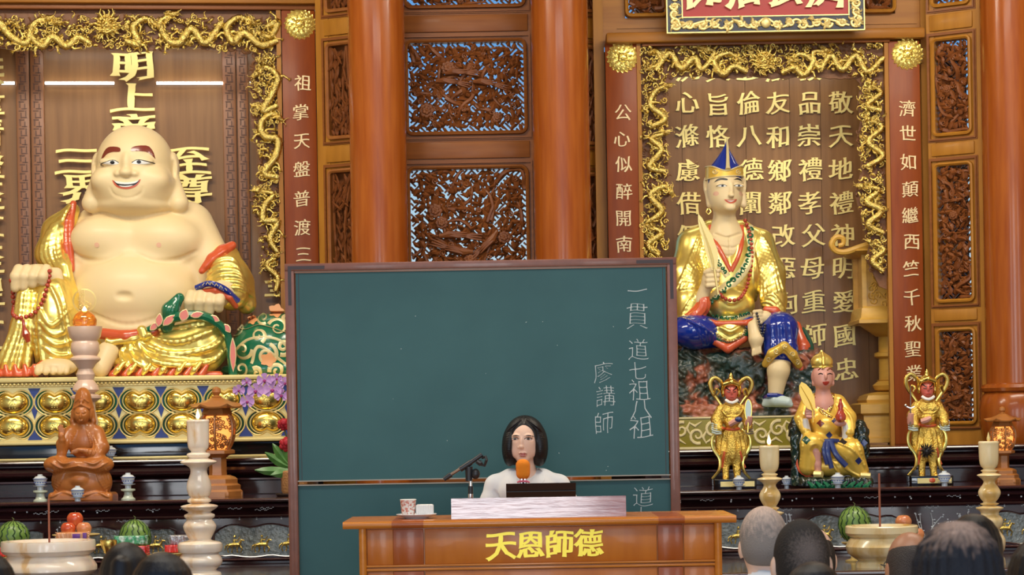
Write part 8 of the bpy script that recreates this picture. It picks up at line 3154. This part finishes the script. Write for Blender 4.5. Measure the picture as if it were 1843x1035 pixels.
def trouser_body():
    s = Sculpt((-.24, -.20, -1.2), (.24, .56, -.60), .013)
    s.ell((0, .0, -.72), (.18, .15, .10))
    for sg in (-1, 1):
        s.path([(sg * .10, .02, -.72), (sg * .115, .41, -.70), (sg * .115, .43, -1.12)], [.10, .082, .062], k=.03)
    return s


def place(name, sculpt_fn, key, mm, parent, M4):
    """first use builds the mesh, later ones share it"""
    if key not in _body:
        o = sculpt_fn().build(name, mm, None)
        _body[key] = o.data
        o.parent = parent
        o.location = (0, 0, 0)
    else:
        o = bpy.data.objects.new(name, _body[key])
        C.objects.link(o)
        o.parent = parent
    return o


def viewer_hair(kind):
    """hair over the same skull"""
    s = Sculpt((-.12, -.15, -.22), (.12, .14, .15), .0042)
    if kind == 'buzz':
        s.ell((0, -.004, .014), (.0795, .097, .108))
        s.ell((0, -.02, -.03), (.072, .085, .07), k=.02)
        s.box((0, .12, -.06), (.2, .09, .10), .01, k=.012, op='-')
        s.box((0, 0, -.16), (.2, .2, .07), .01, k=.012, op='-')
    elif kind == 'white':
        s.ell((0, -.006, .018), (.084, .100, .112))
        s.ell((0, -.03, -.02), (.078, .082, .07), k=.02)
        s.box((0, .13, -.06), (.2, .09, .10), .01, k=.012, op='-')
        s.box((0, 0, -.15), (.2, .2, .07), .01, k=.012, op='-')
    elif kind == 'thin':
        s.ell((0, -.006, .012), (.083, .101, .108))
        s.ell((0, -.03, -.04), (.078, .082, .08), k=.02)
        s.box((0, .13, -.06), (.2, .09, .10), .01, k=.012, op='-')
        s.box((0, 0, -.185), (.2, .2, .07), .01, k=.012, op='-')
    elif kind == 'fringe':
        s.ell((0, -.006, .0), (.083, .101, .10))
        s.ell((0, -.03, -.04), (.078, .082, .07), k=.02)
        s.box((0, .13, -.03), (.2, .10, .13), .01, k=.012, op='-')
        s.box((0, 0, -.175), (.2, .2, .07), .01, k=.012, op='-')
        s.ell((0, .03, .10), (.075, .085, .075), k=.01, op='-')
    elif kind == 'long':
        s.ell((0, -.006, .018), (.087, .106, .116))
        s.ell((0, -.045, -.06), (.082, .07, .11), k=.03)
        s.ell((0, .12, -.08), (.06, .07, .10), k=.01, op='-')
        s.path([(0, -.10, .06), (0, -.125, -.02), (0, -.115, -.12)], [.03, .035, .022], k=.015)
    else:
        s.ell((0, -.006, .016), (.086, .104, .114))
        s.ell((0, -.035, -.045), (.080, .078, .09), k=.03)
        s.ell((0, .12, -.07), (.07, .07, .10), k=.01, op='-')
        s.box((0, 0, -.20), (.2, .2, .07), .01, k=.012, op='-')
    R = random.Random(len(kind))
    for i in range(26):
        a = 2 * PI * i / 26 + R.uniform(-.1, .1)
        x, y = math.cos(a), math.sin(a)
        pts = []
        for q_ in range(5):
            th = .35 + q_ * .3
            pts.append((.081 * math.sin(th) * x, -.006 + .098 * math.sin(th) * y, .016 + .106 * math.cos(th)))
        if kind in ('full', 'long', 'thin'):
            for q_ in range(4):
                z0, z1 = pts[q_], pts[q_ + 1]
                inside_ = [int(round((z0[j] - s.lo[j]) / s.h)) for j in range(3)]
                if s.d[tuple(inside_)] < .01:
                    s.cap(z0, z1, .006, .006, k=.006)
    return s


def viewer(px, top, D, hw, label, kind, hmat, smat='skin2', shirt='shirt', yaw=0, tilt=0, shoulder=True):
    sc = hw * D / F / .078
    t = P(px, top, D)
    hz = t.z - .118 * sc
    root = thing('person', label, 'person', (t.x, t.y, hz))
    root.rotation_euler = (math.radians(tilt), 0, math.radians(yaw))
    root.scale = (sc, sc, sc)
    o = place('body', sit_body, 'body' + smat, M[smat], root, None)
    place('hair', lambda: viewer_hair(kind), 'hair' + kind + hmat, M[hmat], root, None)
    place('shirt', shirt_body, 'shirt' + shirt, M[shirt], root, None)
    place('trousers', trouser_body, 'trousers', M['trouser'], root, None)
    return root


def glasses(root):
    m = MB()
    for sg in (-1, 1):
        m.tube([(sg * .084, -.01, .0), (sg * .085, .05, .002), (sg * .07, .098, .0)], .0022, 6)
        m.tube([(sg * .033 + .024 * math.cos(a), .104, -.004 + .018 * math.sin(a)) for a in np.linspace(0, 2 * PI, 17)], .0018, 5)
    m.tube([(-.01, .106, .002), (.01, .106, .002)], .002, 5)
    o = m.build('glasses', M['metal_d'], None)
    o.parent = root
    o.location = (0, 0, 0)


viewer(1373, 917, 7.9, 40, 'seated man with short white-grey hair and white shirt, nearest the lecture desk', 'white', 'hair_white', 'skin', yaw=4)
viewer(1441, 936, 6.65, 49, 'seated man with dark buzz-cut hair right of the white-haired man', 'buzz', 'hair_buzz', 'skin', yaw=2)
viewer(1464, 948, 9.0, 36, 'seated person whose ear shows just right of the buzz-cut man', 'fringe', 'hair_buzz', 'skin', yaw=-6)
viewer(1463, 1019, 5.3, 54, 'dark-haired seated person whose crown shows below the buzz-cut man', 'full', 'hair')
v_ = viewer(1637, 956, 8.1, 41, 'seated tanned balding man with glasses turned to the left', 'fringe', 'hair_thin', 'skin3', yaw=10)
glasses(v_)
viewer(1722, 944, 4.3, 76, 'nearest seated man with thinning black hair at the lower right', 'thin', 'hair_thin2', 'skin2', yaw=-3, tilt=-6)
viewer(1752, 931, 6.4, 46, 'seated person with full black hair behind the thinning-haired man', 'full', 'hair', yaw=-8)
viewer(1876, 972, 5.5, 58, 'black-haired person cut off by the right edge of the photo', 'full', 'hair')
viewer(226, 984, 6.6, 42, 'black-haired seated person in front of the red wrapped packet', 'long', 'hair')
viewer(292, 1001, 5.4, 54, 'black-haired seated person at the foot of the tall cream candlestick', 'full', 'hair')
viewer(-22, 1000, 5.6, 46, 'black-haired person cut off by the left edge of the photo', 'full', 'hair')
